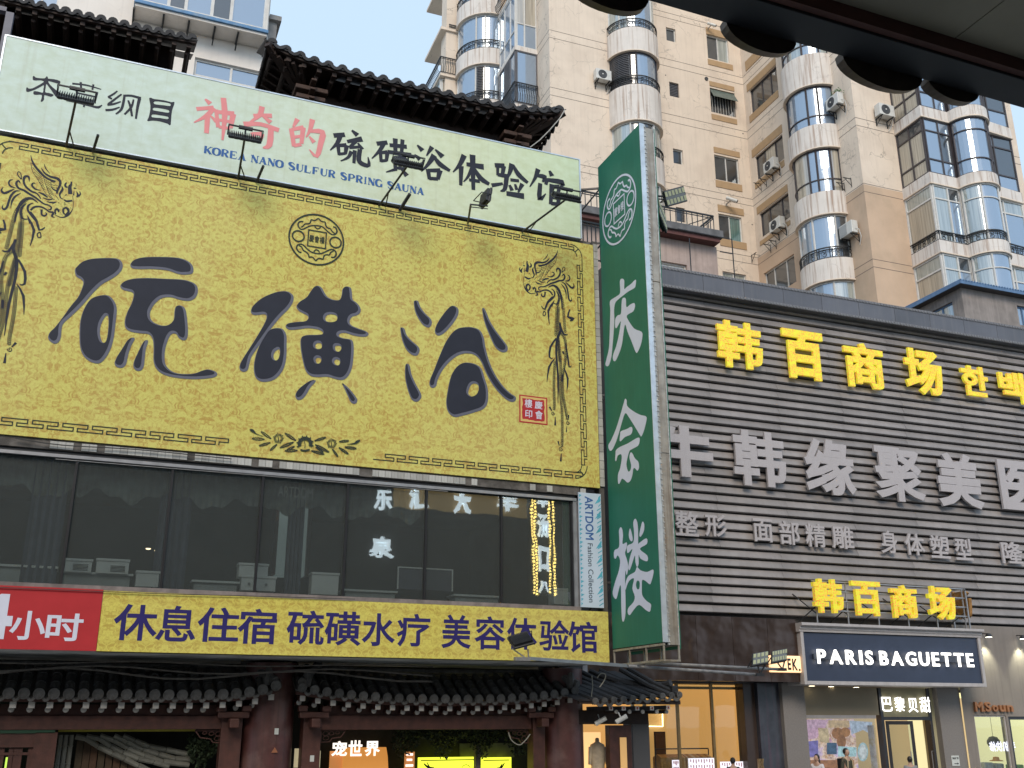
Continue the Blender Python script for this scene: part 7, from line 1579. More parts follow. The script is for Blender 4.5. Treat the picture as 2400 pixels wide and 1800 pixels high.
r3=bbox('r6',(905,1290,1000,1700),BV2+.1); g=MB(); g.box(r3[0],r3[1],BV2+.32,BV2+.34,.2,r3[3]); solo('wheat_banner',g,mat('wheat_banner',(.6,.55,.6),.6,.3,5,blotch=.8,bc=(.5,.35,.12)),'white banner with golden wheat beside the bakery door','banner',fr=B,at=(r3[0],BV2,.2))
dkf=mat('charcoal_frame',(.03,.032,.04),.4)
r4=bbox('r6',(975,1010,1390,1215),BV2); g=MB(); g.box(r4[0],r4[1],BV2+.02,BV2+.2,r4[2],zh); g.build('transom_panel',mat('khaki_panel',(.24,.22,.13),.5,.1,1),t)
g=MB(); g.box(r4[0]-.1,r4[0]-.003,BV2-.02,BV2+.2,.14,zh); g.box(r4[1]+.003,r4[1]+.1,BV2-.02,BV2+.2,.14,zh); g.box(r4[0],r4[1],BV2-.02,BV2+.01,r4[2]-.1,r4[2]-.003); g.build('door_frame',dkf,t)
bl=thing('bakery_letter_sign','four glowing white Chinese letters over the bakery door','sign',B,(r4[0],BV2-.1,r4[2]))
for ch,bx in (('巴',(985,1045,1085,1170)),('黎',(1095,1045,1195,1172)),('贝',(1210,1055,1305,1178)),('甜',(1312,1045,1415,1178))):
    rr_=bbox('r6',bx,BV2-.1); g=MB(); put(g,glyph(ch,.008,.1),*rr_,BV2-.08,BV2-.06); g.build('letter',wl_,bl)
def door(q,pts,v,lab):
    """open glazed door leaf; pts are its four corners in plan: hinge and tip"""
    (u0,v0),(u1,v1),zt_=pts; d_=thing('glass_door',lab,'door',B,(u0,v0,.14)); dx,dy=u1-u0,v1-v0; L=math.hypot(dx,dy); dx/=L; dy/=L
    def P(s,z,o): return (u0+dx*s-dy*o,v0+dy*s+dx*o,z)
    def slab(s0,s1,z0,z1,o0,o1):
        g.add([P(s0,z0,o0),P(s1,z0,o0),P(s1,z0,o1),P(s0,z0,o1),P(s0,z1,o0),P(s1,z1,o0),P(s1,z1,o1),P(s0,z1,o1)],[(0,3,2,1),(4,5,6,7),(0,1,5,4),(1,2,6,5),(2,3,7,6),(3,0,4,7)])
    g=MB(); slab(0,.09,.14,zt_,0,.05); slab(L-.09,L,.14,zt_,0,.05); slab(.09,L-.09,zt_-.1,zt_,.001,.049); slab(.09,L-.09,.14,.3,.001,.049); g.build('leaf_frame',dkf,d_)
    g=MB(); slab(.09,L-.09,.3,zt_-.1,.02,.028); g.build('pane',gs,d_)
    g=MB(); g.bar(P(L-.14,.9,-.06),P(L-.14,1.5,-.06),.014,6); g.bar(P(L-.14,.9,0),P(L-.14,.9,-.06),.01,6); g.bar(P(L-.14,1.5,0),P(L-.14,1.5,-.06),.01,6); g.build('handle',M['alu'],d_)
zd=r4[2]-.12
door('',((r4[0]+.02,BV2-.03),(r4[0]+.55,BV2-.55),zd),0,'left leaf of the bakery door standing open outwards')
door('',((r4[1]-.02,BV2-.03),(r4[1]-.42,BV2-.5),zd),0,'right leaf of the bakery door standing open outwards')
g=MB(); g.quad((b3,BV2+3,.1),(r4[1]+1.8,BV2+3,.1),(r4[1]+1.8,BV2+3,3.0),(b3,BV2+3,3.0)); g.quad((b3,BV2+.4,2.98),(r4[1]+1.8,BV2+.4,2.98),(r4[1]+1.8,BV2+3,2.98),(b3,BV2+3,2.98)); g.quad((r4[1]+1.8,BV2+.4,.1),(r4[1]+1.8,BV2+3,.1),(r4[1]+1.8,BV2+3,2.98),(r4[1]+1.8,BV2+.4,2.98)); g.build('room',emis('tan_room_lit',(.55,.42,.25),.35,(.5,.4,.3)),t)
gx0,gx1=B.v('r6',1405,1100,BV2-.1)[0],B.v('r6',1492,1100,BV2-.1)[0]
g=MB(); g.box(r4[1]+.103,gx1,BV2-.0,BV2+.4,.14,zh); g.build('side_wall',mat('pale_olive_wall',(.42,.40,.26),.6,.05,2),t)
o,a,b4=pillar(1496,1690,'r6',24.95,25.4,zh+.02,gr,'grey clad pillar right of the bakery door with a paper notice')
r=bbox('r6',(1582,1552,1660,1640),24.94); nt_=thing('paper_notice','white paper notice with an arrow taped to the grey pillar','notice',B,(r[0],24.94,r[2])); g=MB(); g.box(r[0],r[1],24.938,24.944,r[2],r[3]); g.build('sheet',M['desk'],nt_)
g=MB(); c=(r[2]+r[3])/2-.08; g.box(r[0]+.08,r[1]-.09,24.932,24.936,c-.008,c+.008); g.prism([(r[1]-.09,c-.03),(r[1]-.04,c),(r[1]-.09,c+.03)],24.932,24.936)
put(g,glyph('请由此门进',.0),r[0]+.03,r[1]-.03,r[3]-.10,r[3]-.04,24.931); g.build('print',M['ink'],nt_)
# grey render wall with the M.Soun shop
WV2=24.9
t=thing('render_wall','grey rendered wall with copper letters at the right end under small spotlights','wall',B,(25,WV2,0))
rw=bbox('r6',(1778,1205,2125,1700),WV2); Pm=Pl('v',WV2)
mw=mat('grey_brown_render',(.21,.185,.165),.8,.12,1,streak=.3,bump=.15)
zt6=zbot-.02; 
dr=(rw[1]+.09,rw[1]+1.0,.14,rw[3]-.03)
wall('wall_face',t,Pm,b4+.003,34,.14,zt6,[(rw[0],rw[1],.6,rw[3]),dr],mw)
window(t,Pm,(rw[0],rw[1],.6,rw[3]),M['mould'],[gs],d=.06,fw=.04); window(t,Pm,dr,dkf,[gs],d=.06,fw=.09)
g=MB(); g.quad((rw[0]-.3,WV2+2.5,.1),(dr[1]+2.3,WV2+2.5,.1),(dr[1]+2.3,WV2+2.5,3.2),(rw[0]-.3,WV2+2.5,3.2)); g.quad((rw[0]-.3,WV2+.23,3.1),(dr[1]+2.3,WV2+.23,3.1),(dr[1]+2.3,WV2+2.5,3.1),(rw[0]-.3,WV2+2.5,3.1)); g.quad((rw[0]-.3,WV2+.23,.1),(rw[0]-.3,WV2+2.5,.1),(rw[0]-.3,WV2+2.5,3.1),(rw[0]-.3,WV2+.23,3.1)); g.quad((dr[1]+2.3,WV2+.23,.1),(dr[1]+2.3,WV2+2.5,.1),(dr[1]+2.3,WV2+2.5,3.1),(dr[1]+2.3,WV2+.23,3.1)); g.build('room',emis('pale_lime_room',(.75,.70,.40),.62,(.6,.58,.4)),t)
ms_=thing('copper_letter_sign','copper letters reading M.Soun on the grey rendered wall','sign',B,(rw[0],WV2-.1,rw[3]+.1))
xx=B.v('r6',1790,1130,WV2-.08)[0]; xe=B.v('r6',2122,1150,WV2-.08)[0]; zA=B.v('r6',1790,1088,WV2-.08)[1]; zB=B.v('r6',1790,1172,WV2-.08)[1]; cop=mat('copper_letter',(.42,.18,.08),.35,.1,8,metal=.6)
H=zA-zB; fr_=[('M',0,.19,1),('.',.20,.225,.14),('S',.245,.38,1),('o',.42,.55,.68),('u',.59,.73,.68),('n',.77,.92,.68)]
for ch,f0,f1,hh in fr_:
    G=glyph(ch,.03,.1); g=MB(); put(g,G,xx+(xe-xx)*f0*1.08,xx+(xe-xx)*f1*1.08,zB,zB+H*hh,WV2-.09,WV2-.02); g.build('letter',cop,ms_)
g=MB(); G=glyph('手机快修',.03); r=bbox('r6',(1905,1430,2145,1515),WV2+.05); put(g,G,*r,WV2+.05,flip=True); solo('window_reflection_lettering',g,emis('mirrored_white',(.8,.85,1),.5,(.6,.6,.7)),'reflected sign from across the street, added as reversed glowing letters at far right window','lettering',fr=B,at=(r[0],WV2,r[2]))  # reflection of an opposite sign, put in as reversed glowing letters
pl_=thing('pendant_lamp','round dark pendant lamp hanging inside the lit shop window at far right','lamp',B,(25,WV2+.9,2)); p=B.v('r6',1950,1440,WV2+.9); g=MB(); g.lathe((p[0],WV2+.9,p[1]),[(.02,.19),(.12,.16),(.19,.06),(.2,-.02),(.15,-.12),(.0,-.16)],18); g.build('shade',mat('dark_shade',(.04,.045,.05),.4),pl_,smooth=True); g=MB(); g.bar((p[0],WV2+.9,p[1]+.19),(p[0],WV2+.9,3.1),.006,4); g.build('cord',M['black_steel'],pl_)
ht=thing('straw_hat','tan straw hat lying on folded grey clothes in the lit window','hat',B,(25,WV2+.6,1)); p=B.v('r6',1970,1575,WV2+.7); g=MB(); g.lathe((p[0],WV2+.7,p[1]-.06),[(0,.11),(.08,.1),(.1,.02),(.19,.0),(.2,-.02)],16); g.build('crown',mat('straw',(.5,.26,.1),.8,.2,20),ht,smooth=True)
for i,x in enumerate((1870,1960,2130)):
    p=B.v('r6',x,1640,WV2+.7); g=MB(); g.box(p[0]-.17,p[0]+.17,WV2+.5,WV2+.9,.6,p[1]+.1-.03*i); solo('folded_clothes',g,mat('cloth%d'%i,[(.35,.37,.4),(.3,.32,.33),(.15,.3,.14)][i],.9,.3,8),['grey folded clothes under the left of the hat','grey folded clothes right below the hat','green and white clothes at the right of the lit window'][i],'clothes',fr=B,at=(p[0],WV2+.7,.6),bevel=.03)
for i,x in enumerate((1908,2205)):
    p=B.v('r6',x,528+(x-1908)*.05,WV2-.25); sp3=thing('wall_spotlight',['lit round spotlight shining down the grey wall right of the bakery sign','lit spotlight at the right picture edge above the grey wall'][i],'spotlight',B,(p[0],WV2-.25,p[1]))
    g=MB(); g.lathe((p[0],WV2-.25,p[1]),[(.0,.0),(.10,.0),(.115,.02),(.06,.1),(0,.12)],14); g.build('lamp_head',M['black_steel'],sp3); g=MB(); g.lathe((p[0],WV2-.25,p[1]-.004),[(0,0),(.095,0)],14); g.build('lens',emis('spot_lens%d'%i,(1,1,.8),6),sp3); g=MB(); g.bar((p[0],WV2-.25,p[1]+.1),(p[0],WV2-.01,p[1]+.12),.015,5); g.build('arm',M['black_steel'],sp3)
    L=bpy.data.lights.new('wall_spot','SPOT'); L.energy=70; L.spot_size=math.radians(75); L.spot_blend=.8; L.color=(1,1,.72); L.shadow_soft_size=.05
    lo=bpy.data.objects.new('wall_spot_light',L); COL.objects.link(lo); lo.parent=sp3; lo.location=(0,0,-.03); lo.rotation_euler=(math.radians(12),0,0)
# ---- sheds on the mall roof
HV=27.2
sh_=thing('rooftop_shed','pink plastered rooftop shed with a grey slab roof and iron railing behind the mall parapet','shed',B,(14.5,HV,15.3))
PS=Pl('v',HV); a=PS.at(B,'t3',770,1300); zr=PS.at(B,'t3',770,1190)[1]; rw_=PS.rect(B,'t3',-60,1275,470,1420)
wall('wall',sh_,PS,11,a[0],14,zr,[rw_],mat('pink_plaster',(.42,.33,.29),.85,.12,2,streak=.4,blotch=.3)); window(sh_,PS,rw_,M['frame_white'],[G_CREAM],cols=(0,.5,1))
g=MB(); g.quad((a[0],HV,14),(a[0],HV+4,14),(a[0],HV+4,zr),(a[0],HV,zr)); g.build('side_wall',M['rough_wall'],sh_)
g=MB(); p=B.v('t3',845,1215,HV-.45); g.box(11,p[0],HV-.45,HV+4.3,zr+.15,zr+.42); g.build('roof_slab',mat('grey_slab',(.13,.13,.135),.9,.25,4,blotch=.5),sh_,bevel=.02); g=MB(); g.box(11,p[0]-.1,HV-.36,HV+4.2,zr+.003,zr+.147); g.build('red_soffit_board',mat('red_board',(.11,.04,.035),.7,.2,4),sh_)
rt_=B.v('t3',730,880,HV-.3); rz=zr+.42; rt_z=B.v('t3',170,790,HV-.3)[1]
rt_z=rt_[1]
railing(sh_,[(11,HV-.3),(rt_[0],HV-.3),(rt_[0],HV+3.2)],rz,rt_z,orn=False,step=.21,r=.016)
g=MB(); g.bar((rt_[0],HV-.3,rt_z),(rt_[0]-1.5,HV+.3,rz),.018,4)
for (xa,ya,xb,yb) in ((915,1110,940,1480),(490,1100,502,1400)):
    p=B.v('t3',xa,ya,HV-.6); g.bar((p[0],HV-.6,p[1]),(p[0],HV-.6,14.5),.02,4)
p=B.v('t3',915,1110,HV-.6); g.bar((p[0],HV-.6,p[1]),(rt_[0]-1.6,HV-.6,p[1]+.02),.018,4); p=B.v('t3',925,1255,HV-.6); g.bar((p[0],HV-.6,p[1]),(p[0]-.5,HV-.6,p[1]+.0),.018,4)
g.build('pole',M['black_steel'],sh_)
s2=thing('rooftop_shed','grey rooftop shed with blue edged roof at the right end of the mall parapet','shed',B,(27,HV,15))
HV2=26.2; cu=B.v('t5',1490,1400,HV2); uc2=cu[0]; Pf2=Pl('v',HV2); Ps2=Pl('u',uc2)
zr2=B.v('t5',1480,1345,HV2)[1]; pw2=mat('grey_plaster_shed',(.24,.215,.20),.9,.2,2,streak=.5,sc=(.36,.32,.3),blotch=.4)
rf=Pf2.rect(B,'t5',2125,1548,2320,1800); rs2=Ps2.rect(B,'t5',1150,1600,1355,1640); rs2=(HV2+.5,HV2+1.7,zr2-1.1,zr2-.35)
wall('wall',s2,Pf2,uc2,34,14,zr2,[rf],pw2); wall('side_wall',s2,Ps2,HV2,HV2+3.6,14,zr2,[rs2],pw2)
blue=mat('blue_roof_edge',(.09,.17,.30),.5,.15,5)
window(s2,Pf2,rf,blue,[G_BLUE],cols=(0,.5,1)); window(s2,Ps2,rs2,blue,[G_CURT],cols=(0,.5,1))
g=MB(); g.box(uc2-.3,34,HV2-.3,HV2+3.6,zr2+.003,zr2+.05); g.build('roof_underside',M['slatback'],s2)
g=MB(); g.box(uc2-.33,34,HV2-.33,HV2-.29,zr2+.0,zr2+.14); g.box(uc2-.33,uc2-.29,HV2-.289,HV2+3.6,zr2+.0,zr2+.14); g.build('roof_edge',blue,s2)
g=MB()
for i in range(60):
    x=uc2-.3+i*.13; g.bar((x,HV2-.35,zr2+.14),(x,HV2+3,zr2+.16),.03,5)
b=g.build('corrugated_roof',blue,s2); b['kind']='stuff'
# railing on the spa roof beside the blade sign
rl=thing('roof_railing','thin black railing on the roof edge between the white signboard and the green sign','railing',A,(10.2,20.6,13.2))
railing(rl,[(9.98,20.9),(12.2,20.9)],13.3,14.35,orn=False,step=.12)
# ================================================================== FLOODLIGHTS, ARMS, CAMERAS, PEOPLE
led=mat('led_chip',(.34,.36,.22),.4,.1)
def flood(t,c,right,up,wd=.6,h=.36,front=True,fins=True,chips=(6,2)):
    """flat LED flood head: centre c, unit vectors to the right and up of its lit face"""
    c=Vector(c); R=Vector(right).normalized(); U=Vector(up).normalized(); N=R.cross(U).normalized()   # N points out of the lit face
    def P(a,b,d): return c+R*a+U*b+N*d
    def slab(g,a0,a1,b0,b1,d0,d1): g.add([P(a0,b0,d0),P(a1,b0,d0),P(a1,b1,d0),P(a0,b1,d0),P(a0,b0,d1),P(a1,b0,d1),P(a1,b1,d1),P(a0,b1,d1)],[(0,3,2,1),(4,5,6,7),(0,1,5,4),(1,2,6,5),(2,3,7,6),(3,0,4,7)])
    g=MB(); slab(g,-wd/2,wd/2,-h/2,h/2,-.05,.0); hd=g.build('lamp_head',M['black_steel'],t,bevel=.008)
    g=MB(); slab(g,-wd/2+.02,wd/2-.02,-h/2+.02,h/2-.02,.002,.006); g.build('lens',mat('flood_lens',(.13,.14,.14),.2,.1) if 'flood_lens' not in bpy.data.materials else bpy.data.materials['flood_lens'],hd)
    nx,ny=chips
    for i in range(nx):
        for j in range(ny):
            a=-wd/2+wd*(i+.5)/nx; b=-h/2+h*(j+.5)/ny; g=MB(); slab(g,a-wd/nx*.33,a+wd/nx*.33,b-h/ny*.3,b+h/ny*.3,.008,.014); g.build('led_chip',led,hd)
    g=MB()
    for i in range(15): a=-wd/2+.03+i*(wd-.06)/14; slab(g,a-.006,a+.006,-h/2+.03,h/2-.03,-.11,-.051)
    g.build('cooling_fins',M['black_steel'],hd)
    g=MB(); g.path([P(-wd/2-.015,0,-.02),P(-wd/2-.015,-.03,-.24),P(wd/2+.015,-.03,-.24),P(wd/2+.015,0,-.02)],.012,4); g.build('yoke',M['black_steel'],t)
    return P
for i,(q,bx,by,tx,ty,vt,lab) in enumerate([('q1',428,940,492,650,18.9,'floodlight on a tall pole in front of the first dark characters, leftmost'),('q1',1545,1150,1585,900,18.9,'floodlight on a pole in front of the red characters'),
    ('q2',522,1330,705,1075,18.7,'floodlight on a slanting pole in front of the middle dark characters'),('q2',1450,1500,1735,1290,18.7,'floodlight on a long slanting arm at the right end of the white signboard')]):
    b=A.v(q,bx,by,19.95); p=A.v(q,tx,ty,vt); t=thing('floodlight',lab,'floodlight',A,(b[0],19.95,b[1]),group='floodlights on poles along the top of the gold board')
    g=MB(); g.bar((b[0],19.98,b[1]),(p[0],vt,p[1]),.024,7); g.bar((b[0]+.15,19.98,b[1]),(b[0]+(p[0]-b[0])*.35,19.98+(vt-19.98)*.35,b[1]+(p[1]-b[1])*.35),.014,5); g.build('pole',M['black_steel'] if i else mat('rusty_pole',(.06,.045,.03),.7,.3,8),t)
    P=flood(t,(p[0],vt+.04,p[1]+.02),(-1,0,0),(0,.75,.66),.66,.34)
    # frame over the lamp
    g=MB(); g.path([(p[0]-.33,vt,p[1]+.05),(p[0]-.33,vt-.05,p[1]+.22),(p[0]+.33,vt-.05,p[1]+.22),(p[0]+.33,vt,p[1]+.05)],.012,4); g.bar((p[0],vt,p[1]),(p[0],vt-.05,p[1]+.22),.02,5); g.box(p[0]-.14,p[0]+.14,vt-.08,vt-.02,p[1]+.19,p[1]+.25); g.build('driver_bracket',M['black_steel'],t)
b=A.v('q2',1100,1440,19.95); p=A.v('q2',1115,1325,18.9); p2=A.v('q2',1225,1335,18.9); p3=A.v('q2',1245,1215,18.9)
t=thing('floodlight','floodlight turned edge-on below the characters for body experience, second from the right','floodlight',A,(b[0],19.95,b[1]),group='floodlights on poles along the top of the gold board')
g=MB(); g.bar((b[0],19.98,b[1]),(p[0],18.9,p[1]),.024,7); g.bar((p[0],18.9,p[1]),(p2[0],18.9,p2[1]),.02,6); g.bar((p[0],18.9,p[1]-.06),(p2[0],18.9,p2[1]-.07),.012,6); g.build('pole',M['black_steel'],t)
flood(t,((p2[0]+p3[0])/2,19.0,(p2[1]+p3[1])/2),(0,1,.1),(.15,0,1),.5,.36)
for x,y in ((690,1320),):
    b=A.v('q2',x,y,19.9); g=MB(); g.bar((b[0]-.1,19.97,b[1]-.15),(b[0]+.02,19.6,b[1]+.1),.04,6); solo('stub_bracket',g,M['black_steel'],'short black stub between the third and fourth floodlights','bracket',at=(b[0],19.9,b[1]))
for x,y,lab in ((625,935,'short black stub right of the first floodlight pole'),(1685,1130,'short black stub right of the second floodlight pole')):
    b=A.v('q1',x,y,19.9); g=MB(); g.bar((b[0]-.05,19.97,b[1]-.15),(b[0]+.02,19.6,b[1]+.05),.03,6); solo('stub_bracket',g,M['black_steel'],lab,'bracket',at=(b[0],19.9,b[1]))
# arms at the foot of the blade sign
AV=19.2
def arm(name,lab,q0,x0,y0,q1,x1,y1,v,r,mt,cat_='arm'):
    a=A.v(q0,x0,y0,v); b=A.v(q1,x1,y1,v); return a,b
g_st=mat('weathered_tube',(.17,.17,.175),.5,.3,7,blotch=.7,bc=(.3,.29,.28))
a,b=arm('','','r2',1490,1502,'r2',2170,1548,AV,.04,g_st)
t=thing('floodlight','floodlight tipped back in front of the strip sign on a long horizontal arm','floodlight',A,(b[0],AV,b[1]))
g=MB(); g.bar((a[0],AV,a[1]),(b[0]+.35,AV+.25,b[1]-.01),.045,4); g.build('arm',mat('blue_grey_tube',(.16,.19,.22),.5,.2,5),t)
c=A.v('r2',1440,1400,AV); g=MB(); g.bar((a[0]-.05,AV,a[1]),(c[0]-.18,AV,c[1]-.12),.016,4); g.bar((a[0]+.0,AV,a[1]),(c[0]+.15,AV,c[1]-.12),.016,4); g.box(a[0]-.3,a[0]+.02,AV-.05,AV+.05,a[1]-.05,a[1]+.02); g.build('lamp_stand',M['alu'],t)
flood(t,(c[0],AV,c[1]+.02),(-1,.25,-.28),(-.15,.55,.5),.42,.34)
for (x0,y0,x1,y1,lx,ly,v,lab) in ((470,790,1405,853,1410,718,19.0,'left one of two floodlights on long arms before the bronze fascia'),(600,762,1600,808,1575,695,19.4,'right one of two floodlights on long arms, overlapping the peach box sign')):
    a=A.v('r5',x0-200,y0-12,v); b=A.v('r5',x1,y1,v); c=A.v('r5',lx,ly,v); t=thing('floodlight',lab,'floodlight',A,(a[0],v,a[1]),group='twin floodlights aimed at the green sign')
    g=MB(); g.bar((a[0],v,a[1]),(b[0],v,b[1]),.032,7); g.build('arm',g_st,t,smooth=True)
    g=MB(); g.bar((b[0],v,b[1]),(c[0]-.08,v,c[1]-.12),.018,5); g.bar((b[0],v,b[1]),(c[0]+.12,v,c[1]-.1),.018,5); g.box(b[0]-.12,b[0]+.08,v-.05,v+.05,b[1]-.03,b[1]+.03); g.build('lamp_stand',M['black_steel'],t)
    flood(t,(c[0],v,c[1]+.02),(-.0-1,.1,-.18)[0:3] if False else (.95,0,.16),(.33,.35,.62),.42,.34,chips=(6 if lx>1500 else 4,2))
# two lamps on the right of the blade sign
for (x,y,lab,R_,U_v,ww,hh) in ((355,680,'bright floodlight head with twelve chips right of the green sign',(.9,0,.42),(-.35,-.2,.85),.62,.38),(225,870,'lower floodlight seen obliquely beside the green sign edge',(.45,.35,-.38),(-.1,-.1,.9),.52,.42)):
    v=vb0+.5; c=A.v('t3',x,y,v); t=thing('floodlight',lab,'floodlight',A,(ub2,v,c[1]),group='floodlights bracketed to the right of the green sign')
    g=MB(); s_=A.v('t3',165,690,v); g.bar((ub2,v,s_[1]),(c[0]-.1,v+.05,c[1]-.02),.025,5); g.bar((ub2,v,s_[1]-.1),(c[0]-.12,v+.05,c[1]-.08),.018,5); g.build('bracket',M['black_steel'],t)
    flood(t,(c[0],v,c[1]),R_,U_v,ww,hh)
g=MB(); 
# tangled cables at the porch corner
rr=random.Random(11)
for i,(q,pts,lab) in enumerate((('r4',[(1360,600),(1380,650),(1430,680),(1470,650),(1500,610)],'loop of grey cable hanging at the right carved corner'),('r4',[(1900,230),(1905,300),(1898,360),(1905,420)],'thin cable down the edge of the right round column'),('r5',[(0,880),(30,845),(70,850),(60,900),(20,960)],'pale cable loop on the small tiled roof'))):
    v=21.0 if q=='r4' else 20.5
    ps=cat([A.v(q,x,y,v) for x,y in pts],5,False); g=MB(); g.path([(p[0],v,p[1]) for p in ps],.012,5); solo('cable',g,mat('cable%d'%i,(.25,.24,.2),.6),lab,'cable',at=(ps[0][0],v,ps[0][1]))
for q,x,y,v,lab in (('r5',205,1230,20.8,'white bullet camera under the small tiled roof'),('r4',1955,520,21.3,'small white junction camera beside the right round column')):
    c=A.v(q,x,y,v); t=thing('security_camera',lab,'camera',A,(c[0],v,c[1]))
    g=MB(); g.bar((c[0]-.1,v+.05,c[1]-.08),(c[0]+.12,v-.05,c[1]+.05),.05,10); g.build('body',M['ac'],t); g=MB(); g.bar((c[0]-.11,v+.055,c[1]-.085),(c[0]-.12,v+.06,c[1]-.09),.035,8); g.build('lens',M['acdark'],t); g=MB(); g.bar((c[0],v,c[1]),(c[0]+.02,v+.15,c[1]+.12),.015,5); g.build('arm',M['ac'],t)
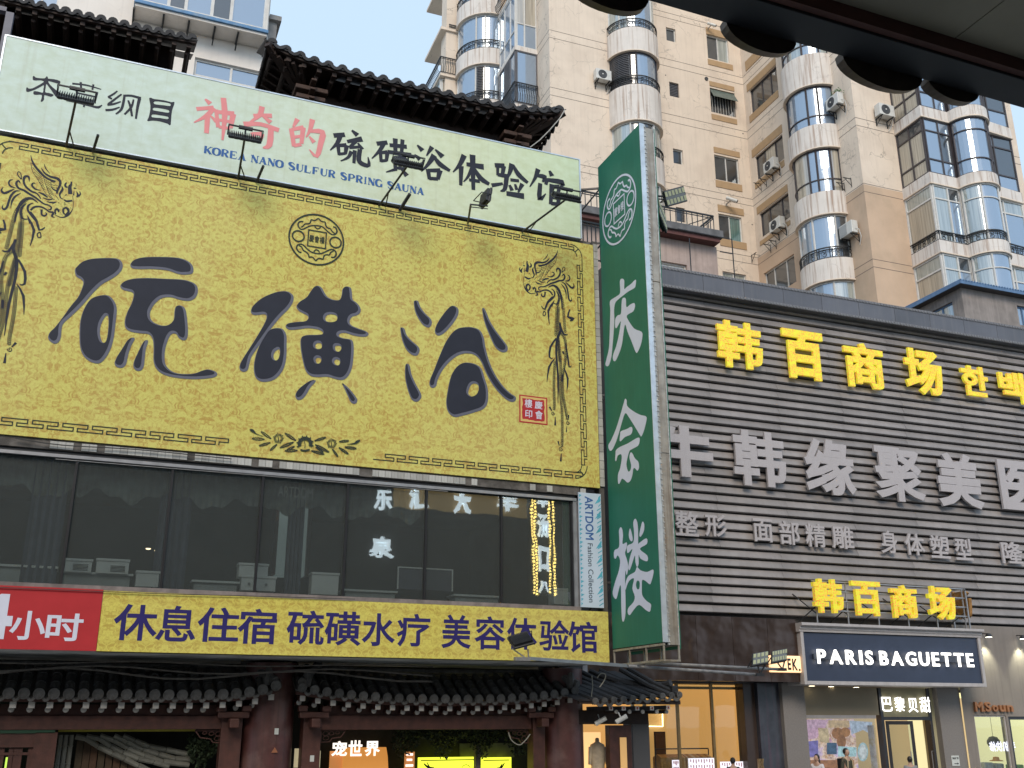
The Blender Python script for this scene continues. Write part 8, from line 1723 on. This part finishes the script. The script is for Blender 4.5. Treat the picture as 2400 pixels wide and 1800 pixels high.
# ---- people
skin=mat('skin',(.42,.26,.19),.55,.06,12)
def skinmesh(verts,edges,radii,root=0,sub=2):
    me=bpy.data.meshes.new('body'); me.from_pydata(verts,edges,[]); ob=bpy.data.objects.new('tmp',me); COL.objects.link(ob)
    md=ob.modifiers.new('s','SKIN'); 
    for i,r in enumerate(radii): me.skin_vertices[0].data[i].radius=(r if isinstance(r,tuple) else (r,r))
    me.skin_vertices[0].data[root].use_root=True
    ob.modifiers.new('u','SUBSURF').levels=sub
    dg=bpy.context.evaluated_depsgraph_get(); dg.update(); out=bpy.data.meshes.new_from_object(ob.evaluated_get(dg)); bpy.data.objects.remove(ob)
    for p in out.polygons: p.use_smooth=True
    return out
def person(fr,u,v,zhead,yaw,lab,top,bottom,hair,long_hair=False,bag=False,cap=False,pose=0):
    """standing figure on the pavement, head top at zhead; yaw 0 faces the viewer, turns to the left"""
    H=zhead-.14; s=H/1.7; t=thing('person',lab,'person',fr,(u,v,.14)); 
    J=[(0,0,.95),(0,0,1.15),(0,-.01,1.35),(0,0,1.45),(0,-.015,1.54), (.09,0,.9),(.1,-.02,.5),(.1,.02,.08),(.1,-.1,.035), (-.09,0,.9),(-.1,.03,.5),(-.1,.08,.08),(-.1,-.04,.035), (.17,0,1.38),(.23,.02,1.12),(.2,-.08,.88),(.19,-.12,.80), (-.17,0,1.38),(-.23,.02,1.12),(-.2,-.10,.90),(-.19,-.14,.82)]
    E_=[(0,1),(1,2),(2,3),(3,4),(0,5),(5,6),(6,7),(7,8),(0,9),(9,10),(10,11),(11,12),(2,13),(13,14),(14,15),(15,16),(2,17),(17,18),(18,19),(19,20)]
    Rr=[(.15,.11),(.13,.1),(.15,.1),.055,.05,.085,.055,.042,.04,.085,.055,.042,.04,.05,.04,.032,.028,.05,.04,.032,.028]
    me=skinmesh([(x*s,y*s,z*s) for x,y,z in J],E_,[tuple(q*s for q in r) if isinstance(r,tuple) else r*s for r in Rr])
    me.materials.append(skin); rz=Matrix.Rotation(yaw,4,'Z')
    def addp(name,mesh,mt=None,par=t):
        mesh.transform(rz); 
        if mt: mesh.materials.clear(); mesh.materials.append(mt)
        return link(name,mesh,None,par)
    body=addp('body',me)
    hd=MB(); n=16; c=(0,-.01*s,1.6*s); vs=[]
    def ell(cx,cy,cz,rx,ry,rz_,shape_=None,nn=14,mm=10):
        g=MB(); vs=[];fs=[]
        for i in range(mm+1):
            ph=math.pi*i/mm
            for j in range(nn):
                th=2*math.pi*j/nn; x=math.sin(ph)*math.cos(th); y=math.sin(ph)*math.sin(th); z=math.cos(ph)
                k_=1.0
                if shape_: k_=shape_(x,y,z)
                vs.append((cx+rx*x*k_,cy+ry*y*k_,cz+rz_*z))
        for i in range(mm):
            for j in range(nn): fs.append((i*nn+j,i*nn+(j+1)%nn,(i+1)*nn+(j+1)%nn,(i+1)*nn+j))
        g.add(vs,fs); return g
    g=ell(0,-.015*s,1.585*s,.075*s,.092*s,.115*s,lambda x,y,z:(1-.25*max(0,-z)**1.5)); 
    g.add(*[(lambda e:(e.v,e.f))(ell(0,-.108*s,1.575*s,.012*s,.02*s,.02*s,None,6,5))][0])
    m_=g.mesh('head'); m_.shade_smooth(); head=addp('head',m_,skin)
    g=MB()
    for e in (-1,1): q=ell(e*.028*s,-.098*s,1.60*s,.010*s,.006*s,.006*s,None,6,4); g.add(q.v,q.f)
    q=ell(0,-.1*s,1.535*s,.02*s,.006*s,.005*s,None,6,4); g.add(q.v,q.f)
    addp('face_features',g.mesh('face'),M['mullion'],head)
    g=ell(0,.012*s,1.62*s,.088*s,.098*s,.102*s,lambda x,y,z:(.86 if (y<-.45 and z<.35) else 1)); 
    if long_hair: q=ell(0,.07*s,1.48*s,.07*s,.05*s,.16*s); g.add(q.v,q.f); q=ell(0,.10*s,1.36*s,.035*s,.03*s,.12*s); g.add(q.v,q.f)
    m_=g.mesh('hair'); m_.shade_smooth(); addp('cap' if cap else 'hair',m_,hair)
    # shirt and trousers follow the body with a little more girth
    idx=[1,2,13,14,17,18]; vs=[J[0]]+[J[i] for i in idx]; rs=[(.165,.125),(.15,.115),(.165,.115),.068,.055,.068,.055]
    me=skinmesh([(x*s,y*s,z*s) for x,y,z in vs],[(0,1),(1,2),(2,3),(3,4),(2,5),(5,6)],[tuple(q*s for q in r) if isinstance(r,tuple) else r*s for r in rs]); addp('shirt',me,top)
    idx=[5,6,7,9,10,11]; vs=[J[0]]+[J[i] for i in idx]; rs=[(.16,.12),.1,.072,.058,.1,.072,.058]
    me=skinmesh([(x*s,y*s,z*s) for x,y,z in vs],[(0,1),(1,2),(2,3),(0,4),(4,5),(5,6)],[tuple(q*s for q in r) if isinstance(r,tuple) else r*s for r in rs]); addp('trousers',me,bottom)
    if bag:
        g=MB(); g.box(-.14*s,.14*s,.12*s,.26*s,1.0*s,1.42*s); addp('backpack',g.mesh('bag'),M['mullion'])
        g=MB()
        for e in (-1,1): g.path([(e*.1*s,.14*s,1.42*s),(e*.11*s,0,1.47*s),(e*.1*s,-.125*s,1.36*s),(e*.12*s,-.12*s,1.1*s)],.016*s,5)
        addp('backpack_strap',g.mesh('strap'),mat('strap_tan',(.5,.4,.25),.8))
hairm=mat('black_hair',(.012,.01,.01),.45,.3,30); jean=mat('dark_trousers',(.03,.035,.05),.9)
def pp(x,y,v): a=B.v('r6',x,y,v); return a
p=pp(418,1543,23.2); person(B,p[0],23.2,p[1],math.radians(-70),'woman with black ponytail and white top walking left before the bakery window',mat('white_top',(.6,.58,.6),.8),jean,hairm,long_hair=True)
p=pp(672,1492,23.8); person(B,p[0],23.8,p[1],math.radians(10),'man in a dark olive shirt with a tan strap before the bakery window',mat('olive_shirt',(.05,.05,.035),.9),jean,hairm,bag=True)
p=pp(1222,1562,22.6); person(B,p[0],22.6,p[1],math.radians(150),'person with short dark hair before the open bakery doors',mat('grey_shirt',(.22,.23,.24),.9),jean,hairm)
p=B.v('r5',1168,1572,23.6); person(B,p[0],23.6,p[1],math.radians(160),'person in a black cap before the fashion shop glass',mat('black_shirt',(.02,.02,.022),.9),jean,mat('black_cap',(.015,.015,.017),.8),cap=True)
